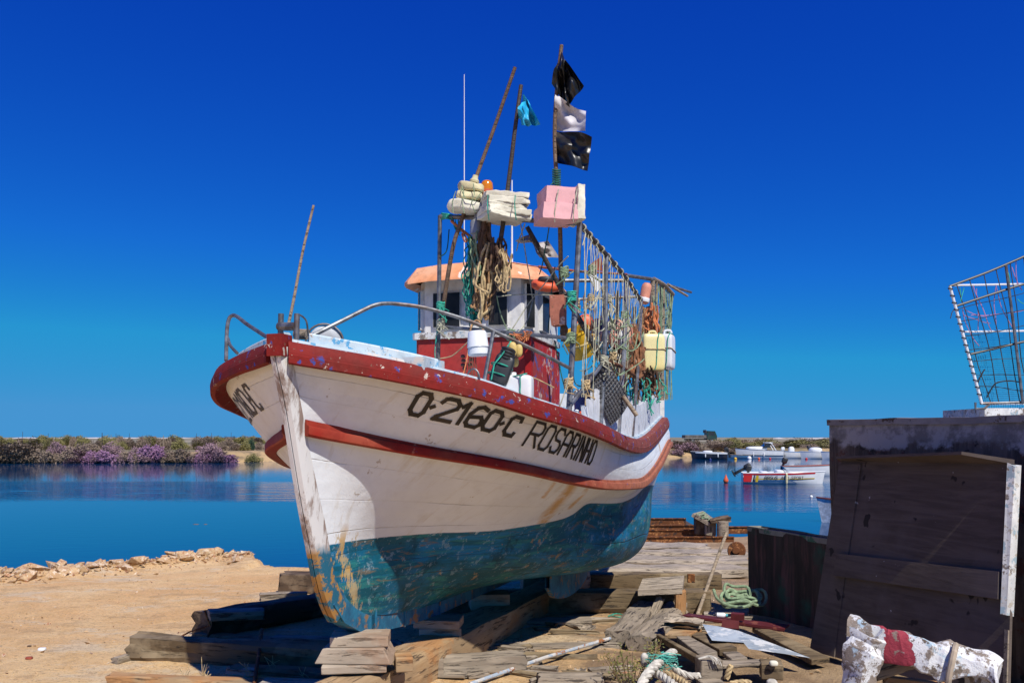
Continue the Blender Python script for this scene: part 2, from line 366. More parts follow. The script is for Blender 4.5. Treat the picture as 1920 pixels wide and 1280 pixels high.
m = MT('lagoon water')
rip = m.noise(2.2, 4, .55, m.vec((.55, 1.5, 1))); rip2 = m.noise(7.5, 3, .5, m.vec((.5, 1.4, 1)))
sep = m.n('SeparateXYZ'); m.l(m.co.outputs['Object'], sep.inputs[0])
wv = m.noise(.06, 3, .5, m.vec((.6, 1.6, 1))); yy = m.math('ADD', sep.outputs[1], m.math('MULTIPLY', m.math('SUBTRACT', wv, .5), 22.)); 
b1 = m.math('MULTIPLY', m.ramp(m.math('DIVIDE', yy, 100.), .315, .36), m.ramp(m.math('DIVIDE', yy, 100.), .50, .43))       # a breeze ruffles a band of the lagoon
band = m.math('MULTIPLY', b1, m.ramp(m.noise(.9, 4, .6, m.vec((.35, 1.6, 1))), .38, .56))
m.col(m.mix(band, (.0, .040, .125), (.0, .016, .060)))  # band's darker reflection of the higher sky is also put into the base colour
m.set(Roughness=.05, IOR=1.24, Specular_IOR_Level=.5)
amp = m.math('ADD', .008, m.math('MULTIPLY', band, .07))
hgt = m.math('MULTIPLY', m.math('ADD', rip, m.math('MULTIPLY', rip2, .35)), amp); m.bump(hgt, 1.0, .35)
MAT['water'] = m.m
mb = MB(); wx = axis([(-4000, -200, 380), (-200, 200, 20), (200, 4000, 380)]); wy = axis([(-4, 200, 12), (200, 9000, 800)])
mb.grid([[(x, y, WZ) for x in wx] for y in wy]); mb.build('water', m.m, origin=(0, 0, WZ))['kind'] = 'structure'

shore = pch([-400, -60, -45, -30, -25, -18, 0, 15, 22, 30, 44, 400], [78, 82, 83, 84, 88, 95, 104, 103, 104, 106, 108, 112])
def bz(x, y):
    d = y-float(shore(x)); z = -1.35+.0
    z += 1.35*min(1, max(0, d/3.2))**.8
    z += .22*mnoise.noise(Vector((x*.08, y*.05, 0)))*min(1, max(0, d/4)) + .10*mnoise.noise(Vector((x*.4, y*.3, 2)))*min(1, max(0, d/2))
    return z - .0004*max(0, d-20)
bx = axis([(-2600, -200, 160), (-200, 120, 2.), (120, 2600, 160)])
rows = []
for d in [-3, -1, 0, .7, 1.4, 2.2, 3.2, 5, 8, 12, 18, 27, 40, 60, 90, 140, 250, 500, 1100, 2600]:
    rows.append([(x, float(shore(x))+d, bz(x, float(shore(x))+d)) for x in bx])
mb = MB(); mb.grid(rows)
m = MT('far bank soil'); n1 = m.noise(.05, 6, .65, m.vec((1, .35, 1))); n2 = m.noise(.6, 6, .65)
c = m.mix(m.ramp(n1, .45, .55), (.46, .31, .15), (.20, .165, .08)); c = m.mix(m.math('MULTIPLY', m.ramp(n2, .46, .58), .75), c, (.15, .115, .065))
sp = m.n('SeparateXYZ'); m.l(m.co.outputs['Object'], sp.inputs[0])
far = m.ramp(m.math('DIVIDE', sp.outputs[1], 1000.), .12, .2)
c = m.mix(far, c, m.mix(m.ramp(m.noise(.02, 5, .6, m.vec((1, .15, 1))), .45, .55), (.30, .26, .18), (.15, .135, .075)))
m.col(c); m.set(Roughness=.95); MAT['bank'] = m.m
mb.build('far_bank', m.m, origin=(0, 0, 0))['kind'] = 'structure'
# ------------------------------------------------------------------ the fishing boat: hull surface
TH = R(16); CS, SN = math.cos(TH), math.sin(TH)
BY = 4.3; BX = -.27*BY; HEEL = .045
BOAT_O = Vector((BX, BY, .3))
def L(a, b, z): return Vector((BX+a*SN+b*CS, BY+a*CS-b*SN, z))          # aft, to port, up
def pxz(a, b, curve):
    X = BX+a*SN+b*CS; Y = BY+a*CS-b*SN; px = 960+F*X/Y
    return px, CAMH-(curve(px)-HZ)/F*Y
# stem profile
st_px = [(527, 645), (528, 660), (540, 720), (551, 780), (562, 850), (575, 930), (590, 1010), (606, 1090), (620, 1130), (640, 1163), (662, 1182), (692, 1190)]
sa, sz = [], []
for x, y in st_px:
    r = (x-960)/F; a = (r*BY-BX)/(SN-r*CS); sa.append(a); sz.append(CAMH-(y-HZ)/F*(BY+a*CS))
stem_a = pch(sz[::-1], sa[::-1])
rail_y = pch([520, 545, 620, 700, 765, 830, 900, 990, 1075, 1135, 1177, 1198, 1215, 1233, 1256], [640, 645, 658, 672, 685, 700, 716, 748, 775, 802, 822, 826, 818, 800, 773])
strk_y = pch([540, 565, 640, 700, 800, 900, 1000, 1080, 1146, 1198, 1215, 1232, 1252], [793, 800, 815, 826, 844, 860, 879, 898, 908, 906, 893, 870, 830])
pnt_y = pch([592, 600, 678, 816, 915, 995, 1054, 1082, 1098, 1125, 1153, 1185, 1212], [1030, 1027, 1012, 1000, 996, 985, 973, 960, 943, 944, 944, 934, 910])
keel_z = pch([.5, .71, 1.2, 1.93, 3.15, 5, 6.6], [.45, .442, .37, .297, .249, .18, .12])
AEND = 6.85
CUR = {  # distance from the stem -> half breadth
 'rail': ([0, .08, .25, .5, .8, 1.2, 2, 3, 4, 5, 6, 6.6, 6.9], [.035, .15, .40, .72, .96, 1.14, 1.32, 1.375, 1.385, 1.36, 1.30, 1.23, 1.20]),
 'strake': ([0, .12, .3, .6, 1.0, 1.5, 2, 3, 4, 5, 6, 6.7], [.035, .10, .25, .52, .79, 1.02, 1.19, 1.38, 1.43, 1.41, 1.33, 1.22]),
 'paint': ([0, .3, .6, 1.0, 1.5, 2.0, 2.5, 3.2, 4, 4.8, 5.4, 6.1, 6.4], [.035, .07, .15, .33, .62, .88, 1.08, 1.26, 1.31, 1.27, 1.15, .93, .83]),
 'bilge': ([0, .4, .8, 1.2, 1.7, 2.3, 3, 4, 4.6, 5.2, 5.9], [.035, .08, .17, .31, .53, .77, .97, 1.06, 1.02, .87, .55]),
 'garb': ([0, 1, 3, 4.5, 6], [.035, .06, .08, .08, .05])}
CF = {k: pch(*v) for k, v in CUR.items()}
A1 = {'rail': AEND, 'strake': AEND-.05, 'paint': AEND-.25, 'bilge': AEND-.45, 'garb': AEND-.6}
bilge_z = pch([0, .6, 1.2, 2, 3, 4.2, 5.2, 5.9], [.76, .72, .68, .60, .46, .38, .48, .70])
garb_up = pch([0, 4.2, 5.2, 6.3], [.10, .10, .24, .55])
NS = 150
gs = (np.linspace(0, 1, NS+1))**1.55
curves = []
for k in ('rail', 'strake', 'paint', 'bilge', 'garb'):
    z0 = {'rail': 2.055, 'strake': None, 'paint': None, 'bilge': .75, 'garb': .60}[k]
    a0 = None
    if k in ('strake', 'paint'):
        cv = strk_y if k == 'strake' else pnt_y
        z0 = 1.65 if k == 'strake' else 1.0
        for _ in range(20):
            a0 = float(stem_a(z0)); z0 = pxz(a0, .035, cv)[1]
    a0 = float(stem_a(z0)) if a0 is None else a0
    pts = []
    for g in gs:
        d = g*(A1[k]-a0); a = a0+d; b = float(CF[k](d))
        if k == 'rail': z = pxz(a, b, rail_y)[1]
        elif k == 'strake': z = pxz(a, b, strk_y)[1]
        elif k == 'paint': z = pxz(a, b, pnt_y)[1]
        elif k == 'bilge': z = float(bilge_z(d))
        else: z = float(keel_z(a))+float(garb_up(a))
        pts.append((a, b, z))
    pts = np.array(pts)
    if k != 'paint':                                    # the planks lie fair
        for _ in range(12):
            q = pts[:, 2].copy(); q[1:-1] = .25*q[:-2]+.5*q[1:-1]+.25*q[2:]; pts[4:-2, 2] = q[4:-2]
    else:
        for _ in range(3):
            q = pts[:, 2].copy(); q[1:-1] = .25*q[:-2]+.5*q[1:-1]+.25*q[2:]; pts[3:-2, 2] = q[3:-2]
    curves.append(pts)
TK = [0, .3, .6, .84, 1.0]
NT = 72
tt = np.linspace(0, 1, NT+1)
SURF = np.zeros((NS+1, NT+1, 3))
for i in range(NS+1):
    c = np.array([cv[i] for cv in curves])
    # Catmull-Rom over the five curves (non-uniform tangents)
    T = np.array(TK); m_ = np.zeros_like(c); h = np.diff(T)[:, None]; dd = np.diff(c, axis=0)/h
    m_[0] = dd[0]; m_[-1] = dd[-1]
    for j in range(1, 4): m_[j] = (dd[j-1]*h[j]+dd[j]*h[j-1])/(h[j]+h[j-1])
    for q, t in enumerate(tt):
        j = min(3, int(np.searchsorted(T, t, side='right')-1)); hh = T[j+1]-T[j]; u = (t-T[j])/hh
        SURF[i, q] = (1+2*u)*(1-u)**2*c[j]+u*(1-u)**2*hh*m_[j]+u*u*(3-2*u)*c[j+1]+u*u*(u-1)*hh*m_[j+1]
SURF[:, :, 1] = np.maximum(SURF[:, :, 1], .03)
def S(side, s, t):
    """point on the planking; s along (0 stem, 1 stern), t down (0 rail, 1 keel)"""
    x = np.clip(s, 0, 1)*NS; y = np.clip(t, 0, 1)*NT; i = min(NS-1, int(x)); j = min(NT-1, int(y)); u, v = x-i, y-j
    p = SURF[i, j]*(1-u)*(1-v)+SURF[i+1, j]*u*(1-v)+SURF[i, j+1]*(1-u)*v+SURF[i+1, j+1]*u*v
    a, b, z = p
    return L(a, b*side*(1. if side > 0 else .955), z+(HEEL*2*b if side < 0 else 0))
def SN_(side, s, t):
    e = .004
    d1 = S(side, min(1, s+e), t)-S(side, max(0, s-e), t); d2 = S(side, s, min(1, t+.02))-S(side, s, max(0, t-.02))
    n = d1.cross(d2).normalized()
    out = Vector((CS, -SN, 0))*side
    return n if n.dot(out) > 0 else -n
def s_at_px(px, t, side=1):
    lo, hi = 0., 1.
    for _ in range(40):
        m_ = (lo+hi)/2; q = S(side, m_, t)
        if 960+F*q.x/q.y < px: lo = m_
        else: hi = m_
    return (lo+hi)/2
def s_at_a(a, t=0):
    j = int(t*NT); return float(np.interp(a, SURF[:, j, 0], np.linspace(0, 1, NS+1)))

boat = thing('fishing_boat', 'white, red and teal wooden fishing boat with red cabin, propped up on timbers ashore', 'fishing boat', BOAT_O)

mb = MB(); wl, tA, aA, sd = [], [], [], []
for side in (1, -1):
    rows = []
    for i in range(NS+1):
        row = []
        for q in range(NT+1):
            a, b, z = SURF[i, q]; row.append(L(a, b*side*(1. if side > 0 else .955), z+(HEEL*2*b if side < 0 else 0)))
            # signed distance above the paint line
            wl.append((.6-tt[q])); tA.append(tt[q]); aA.append(a); sd.append(side)
        rows.append(row)
    mb.grid(rows, flip=side < 0)
# transom
n = NT+1; base2 = (NS+1)*n
for q in range(NT):
    mb.F.append((NS*n+q, base2+NS*n+q, base2+NS*n+q+1, NS*n+q+1))
mb.attr = {'wl': wl, 'tt': tA, 'aa': aA, 'sd': sd}
m = MT('painted planking')
wlv, tv, av = m.attr('wl'), m.attr('tt'), m.attr('aa')
ob = m.co.outputs['Object']
n1 = m.noise(1.6, 6, .62); n2 = m.noise(7, 7, .68); n3 = m.noise(26, 4, .6)
# white topsides
wh = m.mix(m.ramp(n1, .40, .62), (.82, .855, .865), (.74, .765, .775)); wh = m.mix(m.math('MULTIPLY', m.ramp(n2, .52, .68), .22), wh, (.55, .52, .45))
wh = m.mix(m.math('MULTIPLY', m.ramp(m.noise(9, 9, .7), .655, .67), .7), wh, (.36, .28, .19))
sp = m.n('SeparateXYZ'); m.l(ob, sp.inputs[0])
st = m.n('CombineXYZ'); m.l(av, st.inputs[0]); m.l(m.math('MULTIPLY', tv, .35), st.inputs[1])
stn = m.noise(13, 6, .65, st.outputs[0])
wh = m.mix(m.math('MULTIPLY', m.ramp(stn, .56, .66), .28), wh, (.50, .40, .24))
for a_c, wd, t0, t1 in ((1.93, .085, .335, .60), (2.13, .04, .34, .52), (4.3, .06, .03, .28), (5.9, .05, .33, .50), (1.72, .03, .335, .42)):
    near = m.math('SUBTRACT', 1.0, m.math('DIVIDE', m.math('ABSOLUTE', m.math('SUBTRACT', m.math('ADD', m.math('SUBTRACT', av, m.math('MULTIPLY', m.math('SUBTRACT', tv, .33), 1.05 if t0 > .3 else .0)), m.math('MULTIPLY', m.math('SUBTRACT', n2, .5), .09)), a_c)), wd))
    near = m.math('MULTIPLY', m.ramp(near, 0, .8), m.math('MULTIPLY', m.math('GREATER_THAN', tv, t0), m.math('LESS_THAN', tv, t1)))
    near = m.math('MULTIPLY', near, m.ramp(n2, .36, .56))
    wh = m.mix(m.math('MULTIPLY', near, .85), wh, (.58, .31, .05))
# teal bottom: layer on layer of old antifouling
lv = m.n('CombineXYZ'); m.l(m.math('MULTIPLY', av, .9), lv.inputs[0]); m.l(m.math('MULTIPLY', tv, 8.), lv.inputs[1]); m.l(m.math('MULTIPLY', m.attr('sd'), 3.), lv.inputs[2])
k1 = m.noise(2.0, 9, .72, lv.outputs[0], .6); k2 = m.noise(3.6, 10, .75, lv.outputs[0], .5); k3 = m.noise(5, 9, .74, m.vec((1, 1, 1), (2, 0, 1)), .3)
te = m.mix(m.ramp(k1, .44, .56), (.004, .115, .180), (.006, .185, .38)); te = m.mix(m.math('MULTIPLY', m.ramp(n1, .46, .60), .8), te, (.004, .085, .115))
te = m.mix(m.math('MULTIPLY', m.ramp(m.noise(2.6, 9, .72, lv.outputs[0]), .53, .60), .75), te, (.03, .23, .22))
te = m.mix(m.math('MULTIPLY', m.ramp(k3, .55, .60), .6), te, (.003, .045, .065))
te = m.mix(m.math('MULTIPLY', m.ramp(k2, .575, .62), .75), te, (.20, .145, .085)); te = m.mix(m.ramp(n2, .625, .64), te, (.30, .23, .14))
upper = m.ramp(m.math('ADD', wlv, m.math('MULTIPLY', m.math('SUBTRACT', k2, .5), .2)), -.13, -.02)
te = m.mix(m.math('MULTIPLY', m.math('MULTIPLY', m.ramp(m.noise(15, 9, .75, m.vec((1, 1, 1), (1, 1, 0))), .565, .59), m.math('ADD', .35, m.math('MULTIPLY', upper, .6))), .95), te, (.42, .54, .57))
edge = m.ramp(m.math('ADD', wlv, m.math('MULTIPLY', m.math('SUBTRACT', n2, .5), .008)), .0, .002)
cc = m.mix(edge, te, wh)
# rust and ochre by the stem at the waterline
nearS = m.ramp(m.math('SUBTRACT', m.math('ADD', .70, m.math('MULTIPLY', n2, .16)), av), .0, .08)
rr = m.math('MULTIPLY', nearS, m.math('MULTIPLY', m.ramp(tv, .53, .59), m.ramp(m.noise(9, 8, .72, m.vec((1, 1, .45))), .52, .545)))
cc = m.mix(m.math('MULTIPLY', rr, .9), cc, m.mix(m.ramp(n2, .42, .58), (.60, .32, .05), (.50, .40, .22)))
# plank seams, open here and filled there
sm = m.math('FRACT', m.math('ADD', m.math('MULTIPLY', m.math('ADD', tv, m.math('MULTIPLY', m.math('SUBTRACT', n1, .5), .02)), 11.0), .35)); sm = m.math('ABSOLUTE', m.math('SUBTRACT', sm, .5))
seam = m.math('SUBTRACT', 1.0, m.ramp(sm, .004, .022)); vis = m.ramp(m.noise(1.1, 6, .7, lv.outputs[0]), .50, .60)
seamv = m.math('MULTIPLY', seam, m.math('ADD', .09, m.math('MULTIPLY', vis, m.math('ADD', .45, m.math('MULTIPLY', m.math('LESS_THAN', wlv, 0.), .35)))))
cc = m.mix(seamv, cc, m.mix(edge, (.01, .02, .025), (.20, .17, .13)))
m.col(cc)
m.l(m.ramp(edge, 0, 1, (.62, .62, .62), (.45, .45, .45)), m.b.inputs['Roughness']); m.set(Specular_IOR_Level=.25)
hh = m.math('SUBTRACT', m.math('ADD', m.math('MULTIPLY', n2, .35), m.math('ADD', m.math('MULTIPLY', n1, 1.2), m.math('MULTIPLY', m.noise(.9, 3, .5, lv.outputs[0]), 1.5))), m.math('MULTIPLY', seamv, .8)); m.bump(hh, .55, .02)
MAT['hull'] = m.m
mb.build('hull', m.m, boat, angle=60)

def sweep(side, s0, s1, t, prof, n=90, flipcap=True, zoff=0.):
    """profile (out, up) swept along the planking"""
    mb = MB(); rows = []
    for i in range(n+1):
        s = s0+(s1-s0)*(i/n)**1.4
        p = S(side, s, t)
        d = S(side, min(1, s+.004), t)-S(side, max(0, s-.004), t); d.z = 0; d.normalize()
        o = Vector((d.y, -d.x, 0)); o = o if o.dot(Vector((CS, -SN, 0))*side) > 0 else -o
        rows.append([p+o*u+Vector((0, 0, v+zoff)) for u, v in prof])
    k = len(prof)
    for r in rows: r.append(r[0])
    mb.grid(rows); base = len(mb.V)-len(rows)*(k+1)
    mb.F.append(tuple(range(k))); mb.F.append(tuple((n)*(k+1)+j for j in reversed(range(k))))
    return mb
rail_prof = [(-.10, .012), (.0, .014), (.026, .006), (.046, -.040), (.046, -.052), (.050, -.056), (.048, -.098), (.02, -.104), (-.10, -.02)]
strk_prof = [(-.03, .042), (.018, .042), (.022, .014), (.040, .010), (.043, .004), (.042, -.034), (.034, -.042), (-.03, -.042)]
for side in (1, -1):
    sweep(side, .004, 1, 0., rail_prof).build('rubbing_rail', MAT['red_rail'], boat, angle=30)
    sweep(side, .018 if side > 0 else .008, 1, .3, strk_prof).build('rubbing_strake', MAT['red_strake'], boat, angle=30)
    sweep(side, .012, 1, 0., [(-.13, .03), (-.035, .032), (-.03, .010), (-.13, .010)]).build('covering_board', MAT['pale_blue'], boat, angle=30)
# stem post and keel
mb = MB(); rows = []
zz = list(np.linspace(2.05, .60, 30))
for z in zz:
    a = float(stem_a(z)); da = (float(stem_a(z-.02))-float(stem_a(z+.02)))/.04      # rake
    nrm = Vector((-1, 0, -da)); nrm.normalize()                                     # forward, square to the stem (a, z)
    w_, pr = .046, .062
    def q(f, b): return L(a+nrm.x*f, b, z+nrm.z*f)
    rows.append([q(-.06, w_), q(.012, w_), q(pr, w_*.62), q(pr+.004, .004), q(pr-.008, 0), q(pr+.004, -.004), q(pr, -w_*.62), q(.012, -w_), q(-.06, -w_), q(-.06, w_)])
mb.grid(rows); mb.F.append(tuple(range(9)))
m = MT('stem timber'); g = m.noise(9, 7, .7, m.vec((1, 1, .25))); sp = m.n('SeparateXYZ'); m.l(m.co.outputs['Object'], sp.inputs[0])
cc = m.mix(m.ramp(g, .50, .58), (.76, .75, .72), (.30, .22, .18)); lowr = m.ramp(m.math('DIVIDE', m.math('ADD', sp.outputs[2], m.math('MULTIPLY', g, .2)), 1.0), .76, .82)
cc = m.mix(lowr, m.mix(m.ramp(m.noise(10, 8, .72), .49, .53), (.012, .13, .21), (.42, .22, .06)), cc); m.col(cc); m.set(Roughness=.7); m.bump(g, .4, .01)
mb.build('stem_post', m.m, boat, angle=25)
mb = MB(); rows = []
pr = [(sa[i], sz[i]) for i in range(len(sa)) if sz[i] <= .70]
fore = [(a, z) for a, z in pr]
line = fore+[(a, float(keel_z(a))) for a in np.linspace(.95, 6.2, 26)]
for a, z in line:
    h = .16 if a > .8 else .10+.0*a
    top = z+.135
    rows.append([L(a-.045 if a < .72 else a, .045, z), L(a+(.10 if a < .72 else 0), .045, top), L(a+(.10 if a < .72 else 0), -.045, top), L(a-.045 if a < .72 else a, -.045, z), L(a-.045 if a < .72 else a, .045, z)])
mb.grid(rows); mb.F.append((0, 1, 2, 3)); k = len(rows)-1; mb.F.append((k*5+3, k*5+2, k*5+1, k*5))
m = MT('keel timber'); k1 = m.noise(7, 8, .7); cc = m.mix(m.ramp(k1, .4, .6), (.012, .10, .19), (.02, .20, .33)); cc = m.mix(m.ramp(m.noise(10, 7, .7), .54, .6), cc, (.30, .16, .07)); m.col(cc); m.set(Roughness=.7); m.bump(k1, .4, .01)
MAT['keel'] = m.m
mb.build('keel', m.m, boat, angle=30)
for a in (1.0, 1.45, 2.1):                                                            # iron straps round the forefoot
    mb = MB(); z = float(keel_z(a)); mb.box(L(a, .05, z+.09), (.012, .012, .19), Matrix.Rotation(-TH, 3, 'Z')); mb.build('keel_strap', MAT['keel'], boat)
mb = MB(); tp, bt = [], []                                                            # bilge fin
for i in range(15):
    u = i/14; a = 3.2+1.9*u; bb = .60+.05*math.sin(u*3); zt = .34-.02*u; dz = .20*math.sin(math.pi*min(1, u*1.25)**.8)if u < .8 else .20*math.sin(math.pi*.999)+.0
    dz = .17*(math.sin(math.pi*u**.75)**.6 if 0 < u < 1 else 0)
    tp.append((a, bb, zt+.08)); bt.append((a, bb, zt-.02-dz))
mb.grid([[L(a, b+.02, z) for a, b, z in tp], [L(a, b+.02, z) for a, b, z in bt], [L(a, b-.02, z) for a, b, z in bt], [L(a, b-.02, z) for a, b, z in tp]])
mb.build('bilge_fin', MAT['keel'], boat, smooth=False)
# deck
mb = MB(); rows = []
for i in range(0, NS+1, 2):
    a, b, z = SURF[i, 0]; b = max(.03, b-.06)
    rows.append([L(a, b*k*(1. if k > 0 else .95), z+(HEEL*b*(1-k))+.03*(1-k*k)*min(1, b)-.012) for k in np.linspace(1, -1, 13)])
mb.grid(rows); mb.build('deck', MAT['pale_blue'], boat)
# stem head
mb = MB(); mb.box(L(-.02, 0, 2.055), (.085, .10, .11), Matrix.Rotation(-TH, 3, 'Z')); mb.build('stem_head', MAT['red_rail'], boat)

# registration lettering, brushed in black on the planking
GL = {'0': [[(.0, .18), (.0, .82), (.22, 1), (.78, 1), (1, .82), (1, .18), (.78, 0), (.22, 0), (.0, .18)]],
 'O': [[(.0, .16), (.0, .84), (.2, 1), (.8, 1), (1, .84), (1, .16), (.8, 0), (.2, 0), (.0, .16)]],
 '.': [[(.3, .46), (.7, .52)]],
 '2': [[(.0, .78), (.12, .95), (.3, 1), (.75, 1), (1, .82), (.95, .62), (.1, .12), (0, 0), (1, 0)]],
 '1': [[(.25, .78), (.75, 1), (.75, 0)]],
 '6': [[(.95, .92), (.6, 1), (.25, .9), (0, .55), (0, .15), (.2, 0), (.8, 0), (1, .15), (1, .38), (.8, .52), (.1, .42)]],
 'C': [[(1, .82), (.95, 1), (.25, 1), (0, .82), (0, .18), (.25, 0), (.95, 0), (1, .15)]],
 'R': [[(0, 0), (0, 1), (.8, 1), (1, .85), (1, .62), (.8, .5), (0, .5)], [(.45, .5), (1, 0)]],
 'S': [[(1, .82), (.8, 1), (.2, 1), (0, .84), (0, .66), (.2, .52), (.8, .48), (1, .34), (1, .16), (.8, 0), (.2, 0), (0, .18)]],
 'A': [[(0, 0), (0, .8), (.25, 1), (.75, 1), (1, .8), (1, 0)], [(0, .45), (1, .45)]],
 'I': [[(.5, 0), (.5, 1)]], 'N': [[(0, 0), (0, 1), (1, 0), (1, 1)]], 'H': [[(0, 0), (0, 1)], [(1, 0), (1, 1)], [(0, .5), (1, .5)]]}
def lettering(side, items, tA, tB, wt):
    """items: (glyph, s0, s1); tA is the head, tB the foot of the letters"""
    mb = MB(); lay = 0
    for ch, s0, s1 in items:
        ln = (S(side, s1, (tA+tB)/2)-S(side, s0, (tA+tB)/2)).length; ht = (S(side, (s0+s1)/2, tA)-S(side, (s0+s1)/2, tB)).length
        for st in GL[ch]:
            pts = [Vector((x*ln, y*ht)) for x, y in st]
            for i in range(len(pts)-1):
                p, q = pts[i], pts[i+1]; d = (q-p).normalized(); n = Vector((-d.y, d.x))*wt/2; p = p-d*wt*.42; q = q+d*wt*.42
                lay += 1; seg = max(1, int((q-p).length/.02)); rows = []
                for k in range(seg+1):
                    c = p.lerp(q, k/seg); row = []
                    for sgn in (-1, 0, 1):
                        w_ = c+n*sgn; u, v = w_.x/ln, w_.y/ht
                        s, t = s0+(s1-s0)*u, tB+(tA-tB)*v
                        row.append(S(side, s, t)+SN_(side, s, t)*(.0035+.00012*(lay % 9)))
                    rows.append(row)
                mb.grid(rows)
    return mb
tH, tF = .088, .178
def sp_(px, t=None): return s_at_px(px, .5*(tH+tF) if t is None else t)
reg = [('0', 776, 801), ('.', 807, 815), ('2', 823, 855), ('1', 858, 874), ('6', 881, 906), ('0', 912, 934), ('.', 938, 944), ('C', 952, 970)]
reg = [(c, sp_(a), sp_(b)) for c, a, b in reg]
lettering(1, reg, tH, tF, .026).build('registration_lettering', MAT['black'], boat)
name = [('R', 996, 1016), ('O', 1021, 1036), ('S', 1041, 1054), ('A', 1058, 1069), ('R', 1073, 1082), ('I', 1084, 1088), ('N', 1090, 1097), ('H', 1100, 1106), ('O', 1109, 1115)]
lettering(1, [(c, sp_(a), sp_(b)) for c, a, b in name], .085, .205, .020).build('name_lettering', MAT['black'], boat)
# the same registration on the other bow reads towards the stem
sw = [(c, a, b) for c, a, b in reg]; off = .0
lettering(-1, [(c, b-.012, a-.012) for c, a, b in [(reg[7-i][0], reg[i][1], reg[i][2]) for i in range(8)]], .09, .19, .022).build('registration_lettering', MAT['black'], boat)
# ------------------------------------------------------------------ boat: deck fittings, cabin, gantry, racks
ROTB = Matrix.Rotation(-TH, 3, 'Z')
def tubeobj(name, pts, r, mat, parent, n=8):
    mb = MB(); mb.tube(pts, r, n); return mb.build(name, mat, parent)
# bow rails
pr = [P(583, 631, 4.62), P(612, 616, 4.66), P(650, 597, 4.72), P(688, 578, 4.80), P(705, 571.5, 4.83), P(722, 569, 4.86), P(745, 570, 4.9), P(800, 578, 4.95), P(880, 602, 5.0), P(950, 632, 5.05), P(1010, 660, 5.1), P(1070, 691, 5.2)]
r1 = tubeobj('bow_rail', cat(pr, 5), .0118, MAT['steel'], boat)
tubeobj('stanchion', [P(925, 622, 5.03), P(917, 665, 4.95), P(908, 714, 4.84)], .0118, MAT['steel'], r1)
pr = [P(508, 637, 4.75), P(485, 622, 4.95), P(462, 607, 5.15), P(447, 595, 5.25), P(438, 591, 5.3), P(431, 595, 5.32), P(427, 607, 5.32), P(425, 630, 5.3), P(424, 676, 5.2)]
r2 = tubeobj('bow_rail', cat(pr, 5), .0118, MAT['steel'], boat)
tubeobj('brace', cat([P(427, 634, 5.3), P(431, 646, 5.25), P(438, 655, 5.2), P(445, 662, 5.15)], 4), .010, MAT['steel'], r2)
# stem head roller
ro = MB(); ro.tube([P(523, 612, 4.42), P(555, 612, 4.36)], .022, 14); ro = ro.build('bow_roller', MAT['steel'], boat)
for px, Y in ((527, 4.42), (557, 4.36)): tubeobj('roller_post', [P(px-1.5, 640, Y), P(px, 588, Y)], .0145, MAT['steel'], ro, 12)
tubeobj('fairlead_arm', cat([P(559, 589, 4.36), P(568, 594, 4.4), P(575, 604, 4.42), P(578, 630, 4.45)], 4), .005, MAT['steel'], ro)
mb = MB(); mb.tube([P(555, 626, 4.55), P(577, 627, 4.52)], .028, 14); mb.build('hawser_bar', MAT['wood_grey'], boat)
# windlass drum standing on the foredeck
mb = MB(); c = P(610, 642, 4.95); mb.lathe([(.0, -.02), (.095, -.02), (.10, 0), (.095, .025), (.06, .03), (0, .03)], c, Vector((.25, -.9, .12)), 30); mb.build('windlass_drum', MAT['lamp_grey'], boat)
tubeobj('drum_rim', [c+Vector((.105*math.cos(t), -.02+.02*math.cos(t), .105*math.sin(t))) for t in np.linspace(-.3, math.pi+.3, 18)], .006, MAT['steel'], boat)
# toe board along the foredeck
s1 = s_at_px(832, 0)
mb = sweep(1, .05, s1, 0., [(-.13, .00), (-.13, .078), (-.12, .084), (-.085, .084), (-.08, .076), (-.08, .0)], 60); mb.build('toe_board', MAT['pale_blue'], boat, angle=30)
mb = sweep(-1, .05, s1, 0., [(-.13, .00), (-.13, .078), (-.12, .084), (-.085, .084), (-.08, .076), (-.08, .0)], 60); mb.build('toe_board', MAT['pale_blue'], boat, angle=30)
mb = MB(); mb.box(S(1, s_at_px(826, 0), 0)+Vector((-.10, .09, .045)), (.13, .30, .07), ROTB); mb.build('deck_plank', MAT['pale_blue'], boat)
# small hoop on the covering board
q = S(1, s_at_px(897, 0), 0)
tubeobj('mooring_hoop', [q+Vector((.035*math.cos(t)-.03, -.012*math.cos(t)+.04, .02+.055*math.sin(t))) for t in np.linspace(-.2, math.pi+.2, 12)], .005, MAT['steel'], boat)

# cabin -----------------------------------------------------------
def ring(f, c, b, bk, a0): return [(a0, -f), (a0, f), (a0+c, b), (bk, b), (bk, -b), (a0+c, -b)]
cabin = MB(); base = ring(.475, .02, .50, 4.0, 2.97)
zl = 2.43
def cv(poly, z0, z1, mb=None):
    mb = mb or MB(); mb.prism([(a, b) for a, b in poly], z0, z1, lambda a, b, z: L(a, b, z)); return mb
cabin = cv(base, 1.35, zl).build('cabin', MAT['red_cabin'], boat, angle=20)
mb = MB()                                                     # worn vertical boards of the port side
for i in range(7):
    a = 3.02+.145*i; mb.box(L(a+.06, .512, 1.88), (.022, .128, 1.02), ROTB @ Matrix.Rotation(0, 3, 'Z'))
mb.build('side_boards', MAT['red_worn'], cabin, smooth=False)
mb = MB(); mb.box(L(2.985, .497, 1.89), (.05, .06, 1.06), ROTB); mb.build('corner_post', m_peel('bright red post', (.42, .018, .016), [(.5, .2, .15)], .7, 9), cabin)
led = cv(ring(.50, .02, .525, 4.02, 2.945), zl-.005, zl+.05).build('ledge', MAT['white_chip'], cabin, angle=20)
up = ring(.425, .13, .515, 3.96, 3.0)
zt = 2.93
